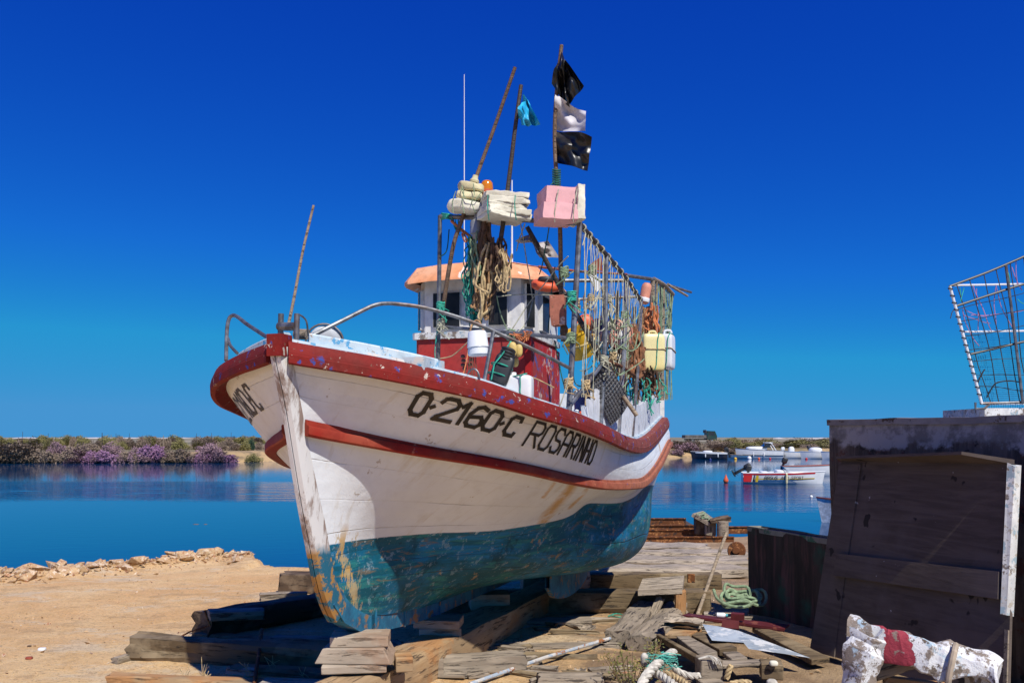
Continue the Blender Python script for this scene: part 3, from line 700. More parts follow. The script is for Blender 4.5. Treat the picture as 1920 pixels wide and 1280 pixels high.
def wall_win(p, q, z0, z1, wins, mat, depth=.035, frame=.022):
    """a wall from p to q with real window openings; wins in fractions (u0, v0, u1, v1)"""
    A, B = L(p[0], p[1], z0), L(q[0], q[1], z0); H = Vector((0, 0, z1-z0)); D = B-A
    nrm = D.cross(H).normalized(); us = sorted({0., 1.} | {x for w_ in wins for x in (w_[0], w_[2])})
    def pt(u, v, d=0.): return A+D*u+H*v-nrm*d
    mb = MB()
    for u0, u1 in zip(us[:-1], us[1:]):
        hit = [w_ for w_ in wins if w_[0] <= u0+1e-6 and w_[2] >= u1-1e-6]
        if not hit: mb.quad(pt(u0, 0), pt(u1, 0), pt(u1, 1), pt(u0, 1))
        else:
            w_ = hit[0]; mb.quad(pt(u0, 0), pt(u1, 0), pt(u1, w_[1]), pt(u0, w_[1])); mb.quad(pt(u0, w_[3]), pt(u1, w_[3]), pt(u1, 1), pt(u0, 1))
    for u0, v0, u1, v1 in wins:
        r0 = [pt(u0, v0), pt(u1, v0), pt(u1, v1), pt(u0, v1)]; r1 = [pt(u0, v0, depth), pt(u1, v0, depth), pt(u1, v1, depth), pt(u0, v1, depth)]
        for k in range(4): mb.quad(r0[k], r0[(k+1) % 4], r1[(k+1) % 4], r1[k])
    mb.build('wall', mat, cabin, smooth=False)
    for u0, v0, u1, v1 in wins:
        fr = MB(); fu, fv = frame/D.length, frame/H.length
        def bar(ua, va, ub, vb):
            c = [pt(ua, va, -.008), pt(ub, va, -.008), pt(ub, vb, -.008), pt(ua, vb, -.008)]; fr.slab(c, .012)
        bar(u0-fu, v0-fv, u1+fu, v0); bar(u0-fu, v1, u1+fu, v1+fv); bar(u0-fu, v0, u0, v1); bar(u1, v0, u1+fu, v1)
        wo_ = fr.build('window', mat, cabin, smooth=False)
        gl = MB(); gl.quad(pt(u0, v0, depth-.004), pt(u1, v0, depth-.004), pt(u1, v1, depth-.004), pt(u0, v1, depth-.004)); gl.build('pane', MAT['glass'], wo_, smooth=False)
wm = MAT['white_paint']
wall_win(up[1], up[0], zl+.05, zt, [(.11, .27, .31, .95)[0:0] or (.13, .10, .32, .74), (.62, .10, .90, .74)], wm)
wall_win(up[2], up[1], zl+.05, zt, [(.22, .06, .80, .86)], wm)
wall_win(up[3], up[2], zl+.05, zt, [(.55, .05, .86, .72)], wm)
wall_win(up[0], up[5], zl+.05, zt, [(.2, .08, .8, .82)], wm)
wall_win(up[5], up[4], zl+.05, zt, [(.15, .1, .5, .8)], wm)
wall_win(up[4], up[3], zl+.05, zt, [(.3, .1, .7, .8)], wm)
mb = MB(); mb.quad(*[L(a, b, zt-.01) for a, b in (up[0], up[1], up[3], up[4])]); mb.build('headlining', MAT['white_paint'], cabin)
# roof with a sloping peach fascia
lo = [(2.84, -.52), (2.80, -.30), (2.79, .0), (2.80, .30), (2.84, .45), (2.95, .58), (3.10, .63), (4.12, .63), (4.12, -.60), (3.0, -.60), (2.89, -.57)]
hi = [(2.93, -.47), (2.90, -.26), (2.89, .0), (2.90, .26), (2.94, .38), (3.03, .48), (3.15, .53), (4.05, .53), (4.05, -.53), (3.05, -.53), (2.97, -.50)]
mb = MB(); K = len(lo); cen = (3.5, 0)
def hump(a, b): return .03*(1-(b/.6)**2)
rows = [[L(a+(cen[0]-a)*.12, b*.9, zt-.005) for a, b in lo], [L(a, b, 2.875+hump(a, b)*.5) for a, b in lo], [L(a+.004, b, 2.90+hump(a, b)*.5) for a, b in lo], [L(a, b, 3.015+hump(a, b)) for a, b in hi], [L(a+(cen[0]-a)*.5, b*.5, 3.04+hump(a*.5, b*.5)) for a, b in hi]]
for r in rows: r.append(r[0])
mb.grid(rows); mb.F.append(tuple(range(4*(K+1), 4*(K+1)+K))); mb.build('roof', MAT['peach'], cabin, angle=30)
# handrail along the cabin side and a black grab loop
mb = MB(); mb.lump(L(3.75, .60, 2.86), (.16, .05, .10), 5, 8, rot=ROTB); mb.build('side_vent', MAT['black_plastic'], cabin)
for px, py0, py1, r in ((870.5, 140, 500, .0045), (960, 338, 500, .0085)):
    a_ = MB(); a_.tube([P(px, py1, 7.5), P(px, (py0+py1)/2, 7.5), P(px, py0, 7.5)], [r, r*.9, r*.6], 8); a_.build('antenna', MAT['white_plastic'], boat)

# gantry over the foredeck ----------------------------------------
gp = {}
g1 = tubeobj('gantry', [P(825, 406, 5.85), P(955, 411, 5.68), P(1088, 419, 5.5)], .0165, MAT['steel'], boat)
tubeobj('gantry_post', [P(825, 404, 5.85), P(823, 560, 5.87), P(821, 712, 5.9)], .0145, MAT['steel'], g1)
tubeobj('gantry_post', [P(1087, 417, 5.5), P(1079, 560, 5.45), P(1066, 782, 5.32)], .0185, MAT['steel'], g1)
tubeobj('cross_bar', [P(822, 612, 5.88), P(940, 622, 5.66), P(1068, 634, 5.43)], .0125, MAT['steel'], g1)
# beacon and lamp fixed to the gantry
bc = MB(); c = P(913, 371, 5.74); bc.lathe([(.04, -.01), (.042, .02), (.045, .024), (.045, .05)], c, (0, 0, 1), 24); bc = bc.build('beacon', MAT['orange'], g1)
mb = MB(); mb.lathe([(.042, .05), (.041, .075), (.038, .098), (.028, .112), (.012, .118), (0, .119)], c, (0, 0, 1), 24); mb.build('amber_lens', MAT['amber'], bc)
lm = MB(); c = P(894, 432, 5.70); lm.lathe([(.0, -.065), (.022, -.06), (.03, -.045), (.032, -.03), (.045, -.025), (.045, .05), (.040, .062), (.02, .075), (.014, .12), (0, .12)], c, (0, 0, 1), 22); lm.build('deck_lamp', MAT['lamp_grey'], g1)

# rack down the port side ------------------------------------------
TP = [P(1088, 421, 5.5), P(1112, 449, 5.8), P(1137, 478, 6.15), P(1164, 509, 6.75), P(1184, 537, 7.4), P(1201, 562, 8.1)]
def topat(u):
    pts = cat(TP, 8); x = u*(len(pts)-1); i = min(len(pts)-2, int(x)); return pts[i].lerp(pts[i+1], x-i)
rk = tubeobj('side_rack', cat(TP, 4), .017, MAT['pole_dark'], boat)
def railpt(px, dz=0): q = S(1, s_at_px(px, 0), 0); return q+Vector((-.05*CS, .05*SN, dz))
for px, py, Y, pb, r in ((1137, 479, 6.15, 1139, .017), (1175, 524, 7.1, 1171, .018), (1203, 560, 8.2, 1196, .015)):
    b_ = railpt(pb, -.02); tubeobj('rack_post', [P(px, py, Y), P(px, py, Y).lerp(b_, .5)+Vector((.01, 0, 0)), b_], r, MAT['steel'], rk)
low = [P(1066, 764, 5.36), P(1100, 720, 5.65), P(1133, 677, 5.95)]
tubeobj('rack_brace', low, .0145, MAT['steel'], rk)
tubeobj('rack_lower_rail', cat([P(1133, 677, 5.95), P(1166, 688, 6.7), P(1200, 711, 7.9), P(1222, 722, 9.0)], 4), .0145, MAT['rusty'], rk)
# frame over the stern
sf = tubeobj('stern_frame', cat([P(1226, 523, 9.0), P(1245, 534, 9.5), P(1262, 552, 10.1)], 4), .022, MAT['pole_grey'], boat)
tubeobj('cross_bar', [P(1173, 516, 8.75), P(1226, 524, 9.0)], .020, MAT['steel'], sf)
tubeobj('cross_bar', [P(1056, 526, 7.6), P(1172, 526, 7.6)], .017, MAT['steel'], sf)
tubeobj('cross_bar', [P(1085, 561, 8.2), P(1200, 556, 8.2)], .014, MAT['steel'], sf)
for (x0, y0, Y0), (x1, y1, Y1), r in (((1224, 522, 9.0), (1216, 760, 9.2), .026), ((1242, 533, 9.5), (1240, 750, 9.6), .030), ((1261, 550, 10.1), (1251, 640, 10.2), .016), ((1252, 620, 10.2), (1250, 748, 10.3), .018), ((1231, 526, 9.1), (1229, 700, 9.2), .012)):
    tubeobj('frame_post', [P(x0, y0, Y0), P(x1, y1, Y1)], r, MAT['pole_grey'], sf)
# bulwark of upright white boards round the stern
mb = MB(); st = s_at_px(1112, 0); pl = []
for i in range(44):
    s0 = st+(1-st)*i/44; s1_ = st+(1-st)*(i+.93)/44; r = random.uniform(-.012, .012)
    h = .27+r if i > 2 else .10+.06*i
    q = []
    for s, d in ((s0, 0), (s1_, 0)):
        p0 = S(1, s, 0)+Vector((-.055*CS, .055*SN, .012)); q.append(p0)
    d = (q[1]-q[0]).normalized(); o_ = Vector((d.y, -d.x, 0)).normalized(); o_ = o_ if o_.x > 0 else -o_
    up_ = Vector((0, 0, h))-o_*.01; t = o_*random.uniform(.018, .024)
    mb.add([q[0], q[1], q[1]+up_, q[0]+up_, q[0]-t, q[1]-t, q[1]+up_-t, q[0]+up_-t], [(0, 1, 2, 3), (7, 6, 5, 4), (0, 4, 5, 1), (1, 5, 6, 2), (2, 6, 7, 3), (3, 7, 4, 0)])
mb.build('bulwark', m_peel('white bulwark boards', (.76, .77, .77), [(.40, .42, .45)], .68, 6, .6, (.62, .65, .68)), boat, smooth=False)
mb = MB(); st2 = s_at_a(2.2)
rows = []
for i in range(31):
    s = st2+(1-st2)*i/30; p0 = S(-1, s, 0)+Vector((.055*CS, -.055*SN, 0)); rows.append([p0, p0+Vector((0, 0, .27)), p0+Vector((.03, 0, .27)), p0+Vector((.03, 0, 0))])
mb.grid(rows); mb.build('bulwark', MAT['white_paint'], boat, smooth=False)
mb = MB(); A_, B_ = S(1, 1, 0), S(-1, 1, 0); mb.slab([A_, B_, B_+Vector((0, 0, .27)), A_+Vector((0, 0, .27))], .03); mb.build('bulwark', MAT['white_paint'], boat, smooth=False)
# liferaft hook and red shape board on the cabin mast
mb = MB(); mb.slab([P(1103, 505, 7.4), P(1130, 508, 7.4), P(1128, 480, 7.4), P(1108, 494, 7.4)], .015); mb.build('day_shape', MAT['brick'], sf, smooth=False)
mb = MB(); mb.slab([P(1100, 512, 7.0), P(1114, 506, 7.0), P(1127, 540, 7.0), P(1118, 549, 7.0)], .03); mb.build('work_lamp', MAT['white_plastic'], sf, smooth=False)
# ------------------------------------------------------------------ gear hung, lashed and stowed on the boat: things of their own
def one(name, label, catg, mb, mat, group=None, smooth=True, angle=38):
    o = mb.build(name, mat, None, smooth=smooth, angle=angle); return tag(o, label, catg, group)
def flagmesh(cs, n=14, amp=.03, seed=0, Yd=.06):
    """cloth between four corners, ruffled by the wind"""
    a, b, c, d = [Vector(p) for p in cs]; rows = []
    for i in range(n+1):
        u = i/n; row = []
        for j in range(n+1):
            v = j/n; p = a.lerp(b, v).lerp(d.lerp(c, v), u)
            w_ = mnoise.noise(Vector((u*2.2+seed, v*2.2, seed)))*amp*1.3+mnoise.noise(Vector((u*5+seed, v*4, seed)))*amp*.22
            p = p+Vector((w_*.25, w_*1.6+Yd*math.sin(v*4+u*2+seed), w_*.35)); row.append(p)
        rows.append(row)
    mb = MB(); mb.grid(rows); return mb
# --- marker poles
def pole(name, label, pts, r, mat):
    t = thing(name, label, 'marker pole', tuple(pts[0]))
    mb = MB(); p_ = cat(pts, 6); k = len(p_); mb.tube(p_, [r*(1-.25*i/k) for i in range(k)], 10); mb.build('pole', mat, t)
    return t
t1 = pole('marker_pole', 'bare bamboo marker pole with three lumpy cream foam floats stacked round it', [P(827, 600, 5.9), P(848, 470, 5.78), P(866, 412, 5.75), P(892, 335, 5.75), P(928, 236, 5.7), P(966, 126, 5.6)], .0155, MAT['bamboo'])
for i, (px, py, sx, sy, sz_) in enumerate(((884, 353, .165, .15, .062), (881, 370, .165, .15, .058), (875, 389, .235, .17, .078))):
    mb = MB(); mb.lump(P(px, py, 5.72), (sx, sy, sz_), 4.2, 18, .22, 11, Matrix.Rotation(R(5+i), 3, 'Y'), i+2); mb.build('foam_float', MAT['foam_cream'] if i < 2 else MAT['foam_white'], t1)
mb = MB(); mb.lathe([(.03, 0), (.032, .015), (.02, .03), (.018, .05)], P(889, 343, 5.72), (0.2, 0, 1), 14); mb.build('collar', MAT['foam_cream'], t1)
mb = MB()
for px in (848, 887, 866): mb.tube(wob([P(px, 345 if px > 850 else 376, 5.63), P(px+4, 362, 5.62), P(px-2, 378, 5.61), P(px+3, 400, 5.62)], .02, 8, px), .003, 5)
mb.tube(wob([P(862, 352, 5.63), P(872, 372, 5.62), P(890, 377, 5.62), P(902, 360, 5.64)], .01), .003, 5); mb.build('lashing', MAT['rope_paleg'], t1)
t2 = pole('marker_pole', 'dark marker pole flying a small cyan flag above a stack of white foam slabs', [P(921, 603, 5.7), P(928, 540, 5.68), P(936, 470, 5.65), P(946, 400, 5.63), P(957, 315, 5.62), P(966, 240, 5.6), P(977, 160, 5.6)], .0175, MAT['pole_dark'])
for i, (z, sx, dx) in enumerate(((373, .29, 0), (383, .285, 2), (392, .27, -3), (401, .30, -1), (408, .29, -2))):
    mb = MB(); mb.crate(P(946+dx, z, 5.60), (sx, .24, .036), Matrix.Rotation(R(2.5), 3, 'Y') @ Matrix.Rotation(R(18+4*i-8), 3, 'Z'), .013, 14, i+11, 9, .04); mb.build('foam_slab', MAT['foam_white'], t2, angle=28)
mb = MB()
for px in (917, 968): mb.tube([P(px-2, 366, 5.46), P(px-3, 380, 5.44), P(px-2, 400, 5.44), P(px, 413, 5.46)], .0035, 5)
mb.tube([P(915, 366, 5.5), P(945, 362, 5.55)], .0035, 5); mb.build('lashing', MAT['rope_green'], t2)
fl = flagmesh([P(980, 180, 5.6), P(990, 184, 5.6), P(1014, 236, 5.58), P(971, 222, 5.6)], 14, .05, 4, .03); fl.build('flag', MAT['cyan_flag'], t2, angle=80)
fl = flagmesh([P(972, 205, 5.6), P(985, 200, 5.58), P(996, 232, 5.56), P(978, 238, 5.6)], 10, .04, 9, .02); fl.build('flag', MAT['cyan_flag'], t2, angle=80)
t3 = pole('marker_pole', 'tall marker pole with black, grey and black flags over a pink foam float', [P(1056, 640, 5.75), P(1052, 540, 5.7), P(1050, 425, 5.6), P(1044, 340, 5.55), P(1040, 260, 5.55), P(1043, 180, 5.52), P(1053, 85, 5.5)], .0165, MAT['bamboo'])
for cs, mt, sd_, am_ in (([P(1052, 100, 5.5), P(1060, 118, 5.5), P(1096, 160, 5.44), P(1066, 198, 5.5)], 'black_flag', 1, .05), ([P(1051, 96, 5.52), P(1062, 126, 5.5), P(1068, 199, 5.46), P(1033, 160, 5.52)], 'black_flag', 3, .05),
        ([P(1041, 180, 5.54), P(1099, 207, 5.42), P(1097, 250, 5.42), P(1039, 240, 5.55)], 'grey_flag', 5, .035), ([P(1039, 241, 5.55), P(1097, 252, 5.42), P(1110, 262, 5.38), P(1103, 317, 5.4)][0:1]+[P(1109, 258, 5.4), P(1103, 318, 5.42), P(1040, 308, 5.55)], 'black_flag', 8, .045)):
    flagmesh(cs, 18, am_, sd_, .035).build('flag', MAT[mt], t3, angle=80)
rz = Matrix.Rotation(R(14), 3, 'Z')
mb = MB(); mb.crate(P(1047, 374, 5.5), (.225, .22, .108), rz, .006, 9, 1, 7, .02); mb.build('foam_block', MAT['foam_pink'], t3, angle=28)
mb = MB(); mb.crate(P(1042, 403, 5.47), (.235, .24, .10), rz, .008, 9, 2, 7, .02); mb.build('foam_block', MAT['foam_pink'], t3, angle=28)
mb = MB(); mb.crate(P(1079, 387, 5.50), (.05, .25, .215), rz, .010, 14, 3, 9, .03); mb.build('foam_slab', MAT['foam_white'], t3, angle=28)
mb = MB()
for px in (1044, 1079):
    mb.tube([P(px+3, 355, 5.37), P(px, 372, 5.35), P(px-4, 398, 5.34), P(px-4, 417, 5.36)], .0038, 5)
mb.build('lashing', MAT['rope_cream'], t3)
mb = MB()
for k in range(9): mb.tube([P(1036, 318+k*4.3, 5.52), P(1043, 320+k*4.3, 5.505), P(1051, 317+k*4.3+2, 5.52)], .006, 6)
mb.tube(wob([P(1040, 340, 5.51), P(1033, 346, 5.5), P(1030, 352, 5.5)], .01), .004, 5); mb.build('binding', MAT['rope_dkgreen'], t3)
t4 = pole('marker_pole', 'weathered marker pole slanting down to the net rack with torn grey sheets tied on', [P(1133, 684, 6.0), P(1100, 622, 6.0), P(1055, 547, 6.0), P(1020, 482, 5.95), P(988, 425, 5.9)], .021, MAT['pole_dark'])
flagmesh([P(998, 436, 5.92), P(966, 452, 6.0), P(975, 455, 6.0), P(1000, 456, 5.95)], 10, .02, 2, .02).build('torn_sheet', MAT['sail_grey'], t4)
flagmesh([P(996, 454, 5.93), P(1028, 452, 6.0), P(1048, 484, 6.05), P(1012, 482, 5.96)], 12, .03, 6, .02).build('torn_sheet', MAT['sail_grey'], t4)
t5 = pole('marker_pole', 'thin bamboo rod standing alone in the bow', [P(539, 617, 4.5), P(551, 560, 4.5), P(568, 470, 4.5), P(588, 385, 4.5)], .0085, MAT['pole_grey'])
t5['label'] = 'thin bamboo rod standing alone in the bow of the fishing boat'
t6 = pole('marker_pole', '', [P(1258, 536, 9.6), P(1296, 548, 9.9)], .016, MAT['steel']); t6['label'] = 'upper of two pale sticks poking out behind the stern frame'
t7 = pole('marker_pole', '', [P(1252, 533, 9.3), P(1289, 555, 9.6)], .015, MAT['pole_grey']); t7['label'] = 'lower of two thin sticks poking out behind the stern frame'
t8 = pole('marker_pole', '', [P(1010, 500, 7.2), P(1090, 509, 7.4), P(1175, 514, 8.0)], .012, MAT['brick']); t8['label'] = 'thin orange pole lying along the top of the stern frame'

# --- hanks of rope on the gantry
def hank(name, label, catg, x0, x1, ytop, ybot, Y, n, r, mat, spread=1., curl=.02, seed=1):
    rnd = random.Random(seed); mb = MB()
    for i in range(n):
        u = rnd.random(); xt = (x0+x1)/2+(u-.5)*(x1-x0)*.45; yb = ybot-rnd.random()**1.6*(ybot-ytop)*.45
        xm = x0+(x1-x0)*rnd.random(); xb = x0+(x1-x0)*rnd.random()*spread
        yy = Y+rnd.uniform(-.05, .05); pts = [P(xt, ytop+rnd.random()*6, yy)]
        for k in range(1, 6): pts.append(P(xt+(xm-xt)*min(1, k/3)+rnd.uniform(-2, 2), ytop+(yb-ytop)*k/6, yy+rnd.uniform(-.02, .02)))
        pts += [P(xb, yb, yy), P(xb+rnd.uniform(3, 7), yb+2, yy-.01), P(xb+rnd.uniform(4, 9), yb-rnd.uniform(10, 60), yy-.01)]
        mb.tube(wob(cat(pts, 4), curl, 7, i), r*rnd.uniform(.8, 1.2), 6)
    return one(name, label, catg, mb, MAT[mat])
hank('rope_hank', 'thick hank of brown rope hanging from the gantry before the cabin', 'rope', 884, 928, 432, 592, 5.72, 20, .0085, 'rope_brown', .75, .02, 3)
hank('rope_hank', 'tan rope looped over the middle of the brown hank', 'rope', 892, 928, 455, 600, 5.66, 7, .0085, 'rope_tan', .6, .02, 5)
hank('rope_hank', 'dark tarred cord bundle at the top of the brown hank', 'rope', 900, 925, 412, 505, 5.69, 10, .009, 'net_brown', 1, .015, 7)
hank('cord_hank', 'tangled green cord hanging in a long tuft beside the brown rope hank', 'cord', 874, 898, 446, 606, 5.78, 34, .0042, 'rope_green', 1.1, .05, 9)
hank('cord_hank', 'pale green strands of cord in the upper part of the green tuft', 'cord', 882, 896, 446, 530, 5.72, 12, .0045, 'rope_paleg', 1.1, .05, 12)
hank('cord_hank', 'grey green twine wound about the dark pole end beside the rope hank', 'cord', 928, 950, 468, 540, 5.60, 14, .0045, 'rope_tan', .9, .04, 15)
hank('net_tangle', 'dark knotted netting caught high on the dark marker pole', 'netting', 926, 946, 462, 512, 5.66, 16, .006, 'net_brown', 1, .06, 17)
mb = MB()
for k in range(14): mb.tube([P(830-2, 400+.9*k, 5.84), P(837, 401+.6*k, 5.80), P(848, 403+.7*k, 5.83)], .005, 5)
for k in range(7): mb.tube(wob([P(846+2*k, 405, 5.82), P(850+2.2*k, 418+3*k, 5.8), P(856+2*k, 430+3*k % 11, 5.8)], .03, 6, k), .003, 5)
one('cord_binding', 'green cord bound round the corner of the gantry', 'cord', mb, MAT['rope_green'])
mb = MB()
mb.tube(cat([P(846, 414, 5.8), P(862, 428, 5.78), P(880, 442, 5.76), P(890, 450, 5.75)], 5), .010, 7); mb.tube(cat([P(866, 432, 5.76), P(873, 445, 5.75), P(876, 452, 5.75), P(871, 452, 5.75), P(866, 438, 5.76)], 4), .006, 6)
one('rope_end', 'short reddish rope slung between gantry corner and rope hank', 'rope', mb, MAT['rope_orange'])
# thin stays and cords, each a line of its own
lines = [((975, 412, 5.66), (990, 500, 5.8), (1000, 560, 5.9), 'rope_cream', 'pale cord dropping from the gantry past the cabin roof'),
 ((1000, 560, 5.9), (985, 605, 5.8), (962, 628, 5.7), 'rope_cream', 'pale cord slanting from a knot down to the cross bar by the cabin'),
 ((932, 556, 5.64), (985, 553, 5.75), (1066, 556, 5.5), 'rope_cream', 'level pale cord stretched from the rope hank to the gantry post'),
 ((932, 556, 5.64), (940, 590, 5.7), (955, 628, 5.7), 'rope_paleg', 'pale green cord from the rope hank down to the cross bar'),
 ((1066, 480, 5.5), (1010, 545, 5.7), (955, 625, 5.7), 'rope_cream', 'long pale cord running diagonally across the cabin corner'),
 ((1040, 500, 5.7), (1032, 560, 5.7), (1028, 620, 5.6), 'rope_dkgreen', 'dark cord hanging straight beside the cabin door'),
 ((870, 440, 5.75), (880, 470, 5.75), (892, 500, 5.75), 'rope_dkgreen', 'dark cord slanting behind the green tuft'),
 ((826, 480, 5.84), (838, 470, 5.82), (842, 430, 5.82), 'rope_dkgreen', 'slack dark cord looping under the gantry corner'),
 ((945, 420, 5.62), (938, 450, 5.66), (930, 470, 5.66), 'rope_dkgreen', 'short dark cord beside the dark marker pole'),
 ((1030, 425, 5.6), (1022, 470, 5.8), (1012, 515, 6.0), 'rope_dkgreen', 'dark cord crossing the torn grey sheets'),
 ((985, 420, 5.6), (975, 445, 5.8), (968, 470, 6.0), 'rope_cream', 'pale cord crossing the upper torn sheet'),
 ((955, 492, 6.9), (1005, 500, 6.6), (1060, 506, 6.3), 'rope_orange', 'faded orange cord stretched above the cabin roof'),
 ((1058, 520, 5.6), (1080, 508, 5.7), (1110, 512, 6.3), 'rope_paleg', 'pale green cord wrapped between gantry post and rack'),
 ((820, 690, 5.88), (815, 660, 5.86), (823, 600, 5.86), 'rope_green', 'green cord running down the gantry leg by the cabin'),
 ((825, 672, 5.86), (850, 665, 5.8), (878, 640, 5.7), 'rope_tan', 'tan cord looping from the gantry leg to the bucket'),
 ((978, 702, 4.98), (1000, 708, 5.1), (1040, 726, 5.2), 'rope_tan', 'tan cord tied from the white canister to the gantry post'),
 ((1066, 700, 5.2), (1058, 740, 5.2), (1050, 765, 5.2), 'rope_cream', 'pale cord hanging at the foot of the gantry post'),
 ((1040, 640, 5.6), (1050, 690, 5.4), (1062, 735, 5.3), 'rope_dkgreen', 'dark cord sagging down beside the red cabin side'),
 ((878, 655, 5.75), (872, 690, 5.7), (866, 720, 5.6), 'rope_orange', 'orange cord hanging straight down the red cabin front')]
for i, (a, b, c, mt, lab) in enumerate(lines):
    mb = MB(); mb.tube(wob(cat([P(*a), P(*b), P(*c)], 7), .008, 5, i), .0042, 5); one('cord', lab, 'cord', mb, MAT[mt], 'cords strung about the boat')
# knots lashing the posts
for i, (px, py, Y, mt, lab) in enumerate(((826, 575, 5.84, 'rope_green', 'green knot on the slim gantry leg'), (826, 608, 5.84, 'rope_cream', 'pale knot where the slim gantry leg meets the cross bar'), (1072, 556, 5.42, 'rope_green', 'green knot high on the stout gantry post'), (1070, 634, 5.38, 'rope_paleg', 'pale green knot where cross bar meets the stout gantry post'), (1066, 718, 5.3, 'rope_tan', 'tan knot low on the stout gantry post'), (1133, 676, 5.9, 'rope_cream', 'pale knot where slanting pole meets the rack brace'), (1098, 722, 5.6, 'rope_tan', 'tan knot in the middle of the rack brace'), (958, 628, 5.66, 'rope_paleg', 'pale green knot on the cross bar over the yellow floats'), (1058, 510, 5.55, 'rope_paleg', 'pale green knot on the brown marker pole'), (1110, 506, 6.2, 'rope_paleg', 'bunched pale green knot beside the work lamp'))):
    mb = MB(); rnd = random.Random(i)
    for k in range(7):
        c = P(px, py, Y)+Vector((0, 0, (k-3)*.009)); rr = .026
        mb.tube([c+Vector((rr*math.cos(t), rr*math.sin(t), rnd.uniform(-.008, .008))) for t in np.linspace(0, 6.3, 11)], .0055, 5)
    for k in range(3): mb.tube(wob([P(px, py, Y-.03), P(px+rnd.uniform(-14, 16), py+rnd.uniform(4, 14), Y-.05), P(px+rnd.uniform(-16, 18), py+rnd.uniform(14, 30), Y-.03)], .02, 8, i+k), .004, 5)
    one('knot', lab, 'knot', mb, MAT[mt], 'cord knots on the tubes')

# more poles, cords and net lines crowding the port side
rnd = random.Random(61); mb = MB()
for i in range(34):
    x = rnd.uniform(1092, 1190); y0 = 500+(x-1092)*.45+rnd.uniform(0, 60); yy = 6.6+(x-1092)*.012
    mb.tube(wob(cat([P(x, y0, yy), P(x+rnd.uniform(-8, 8), (y0+700)/2, yy), P(x+rnd.uniform(-14, 10), rnd.uniform(650, 760), yy)], 5), .03, 5, i), rnd.uniform(.003, .005), 4)
one('net', 'dark brown net lines hanging farther in behind the pale net', 'net', mb, MAT['net_brown'], angle=60)
mb = MB()
for i in range(18):
    x = rnd.uniform(1062, 1175); y = rnd.uniform(560, 720); yy = 6.2
    mb.tube(wob(sag(P(x, y, yy), P(x+rnd.uniform(15, 55), y+rnd.uniform(-30, 40), yy+.2), rnd.uniform(.02, .1)), .03, 5, i), .0045, 4)
one('cord_tangle', 'pale green cords criss-crossing behind the net', 'cord', mb, MAT['rope_paleg'], angle=60)
for i, (px, py, Y) in enumerate(((1146, 610, 6.3), (1118, 650, 6.1), (1150, 668, 6.2), (1128, 700, 5.95), (1172, 664, 7.0), (1108, 560, 5.9), (1141, 560, 6.2), (1170, 590, 6.9), (1080, 570, 5.6), (1188, 640, 7.6))):
    mb = MB()
    for k in range(5):
        c = P(px, py, Y)+Vector((0, 0, (k-2)*.01)); mb.tube([c+Vector((.022*math.cos(t), .022*math.sin(t), rnd.uniform(-.01, .01))) for t in np.linspace(0, 6.3, 9)], .006, 5)
    for k in range(3): mb.tube(wob([P(px, py, Y), P(px+rnd.uniform(-12, 12), py+rnd.uniform(0, 10), Y-.02), P(px+rnd.uniform(-16, 16), py+rnd.uniform(4, 26), Y-.02)], .02, 8, i+k), .004, 4)
    one('knot', 'knotted twist of cord in the net on the side rack', 'knot', mb, MAT[('rope_cream', 'rope_paleg', 'rope_tan')[i % 3]], 'knots in the side net')
for i, (x, y0, y1, Y, r, lab) in enumerate(((1158, 545, 745, 7.6, .012, 'thin dark stick standing in the net heap nearest the rubber mat'), (1190, 575, 750, 8.0, .014, 'thin dark stick standing before the hanging rope hank'), (1212, 640, 755, 8.4, .012, 'thin dark stick standing below the yellowed jerrycan'), (1236, 690, 745, 9.4, .012, 'short dark stick standing below the gap of the two jerrycans'))):
    mb = MB(); mb.tube([P(x, y0, Y), P(x-3, y1, Y)], r, 7); one('stick', lab, 'stick', mb, MAT['pole_dark'])
# --- hanging containers
def lathe_thing(name, label, catg, base, prof, mat, axis=(0, 0, 1), n=24):
    t = thing(name, label, catg, tuple(base)); mb = MB(); mb.lathe(prof, base, axis, n); mb.build('body', MAT[mat], t); return t
t = lathe_thing('bucket', 'white plastic bucket hanging below the rope hank', 'bucket', P(897, 667, 5.35), [(0, 0), (.058, 0), (.066, .01), (.063, .05), (.069, .055), (.067, .06), (.058, .145), (.05, .155), (.047, .15), (.045, .10), (0, .09)], 'white_plastic', (-.05, 0, 1))
mb = MB(); mb.tube(cat([P(880, 628, 5.35), P(886, 606, 5.4), P(898, 602, 5.4), P(910, 628, 5.35)], 5), .006, 6); mb.build('handle', MAT['rope_brown'], t)
t = thing('canister', 'black plastic canister lashed with green cord on the rail', 'canister', tuple(P(935, 718, 4.92)))
ax = (P(955, 648, 4.98)-P(932, 716, 4.95)).normalized(); rq = Vector((0, 0, 1)).rotation_difference(ax).to_matrix()
mb = MB(); mb.lump(P(941, 694, 4.95), (.115, .10, .175), 6, 14, 0, rot=rq); mb.build('body', MAT['black_plastic'], t)
mb = MB()
for k in range(4): mb.lathe([(.045-.002*k, 0), (.050-.002*k, .006), (.050-.002*k, .012), (.044-.002*k, .018)], P(947, 676, 4.95)+ax*(.019*k), ax, 20)
mb.build('ribbed_neck', MAT['black_plastic'], t)
mb = MB()
for f in (.012, .07):
    c = P(934, 708, 4.95)+ax*f; u = ax.orthogonal().normalized(); v = ax.cross(u)
    mb.tube([c+(u*math.cos(q)+v*math.sin(q))*.064 for q in np.linspace(0, 6.3, 22)], .0045, 5)
mb.tube([P(921, 712, 4.88), P(927, 682, 4.88), P(942, 664, 4.9), P(958, 640, 4.98)], .0045, 5); mb.build('lashing', MAT['rope_green'], t)
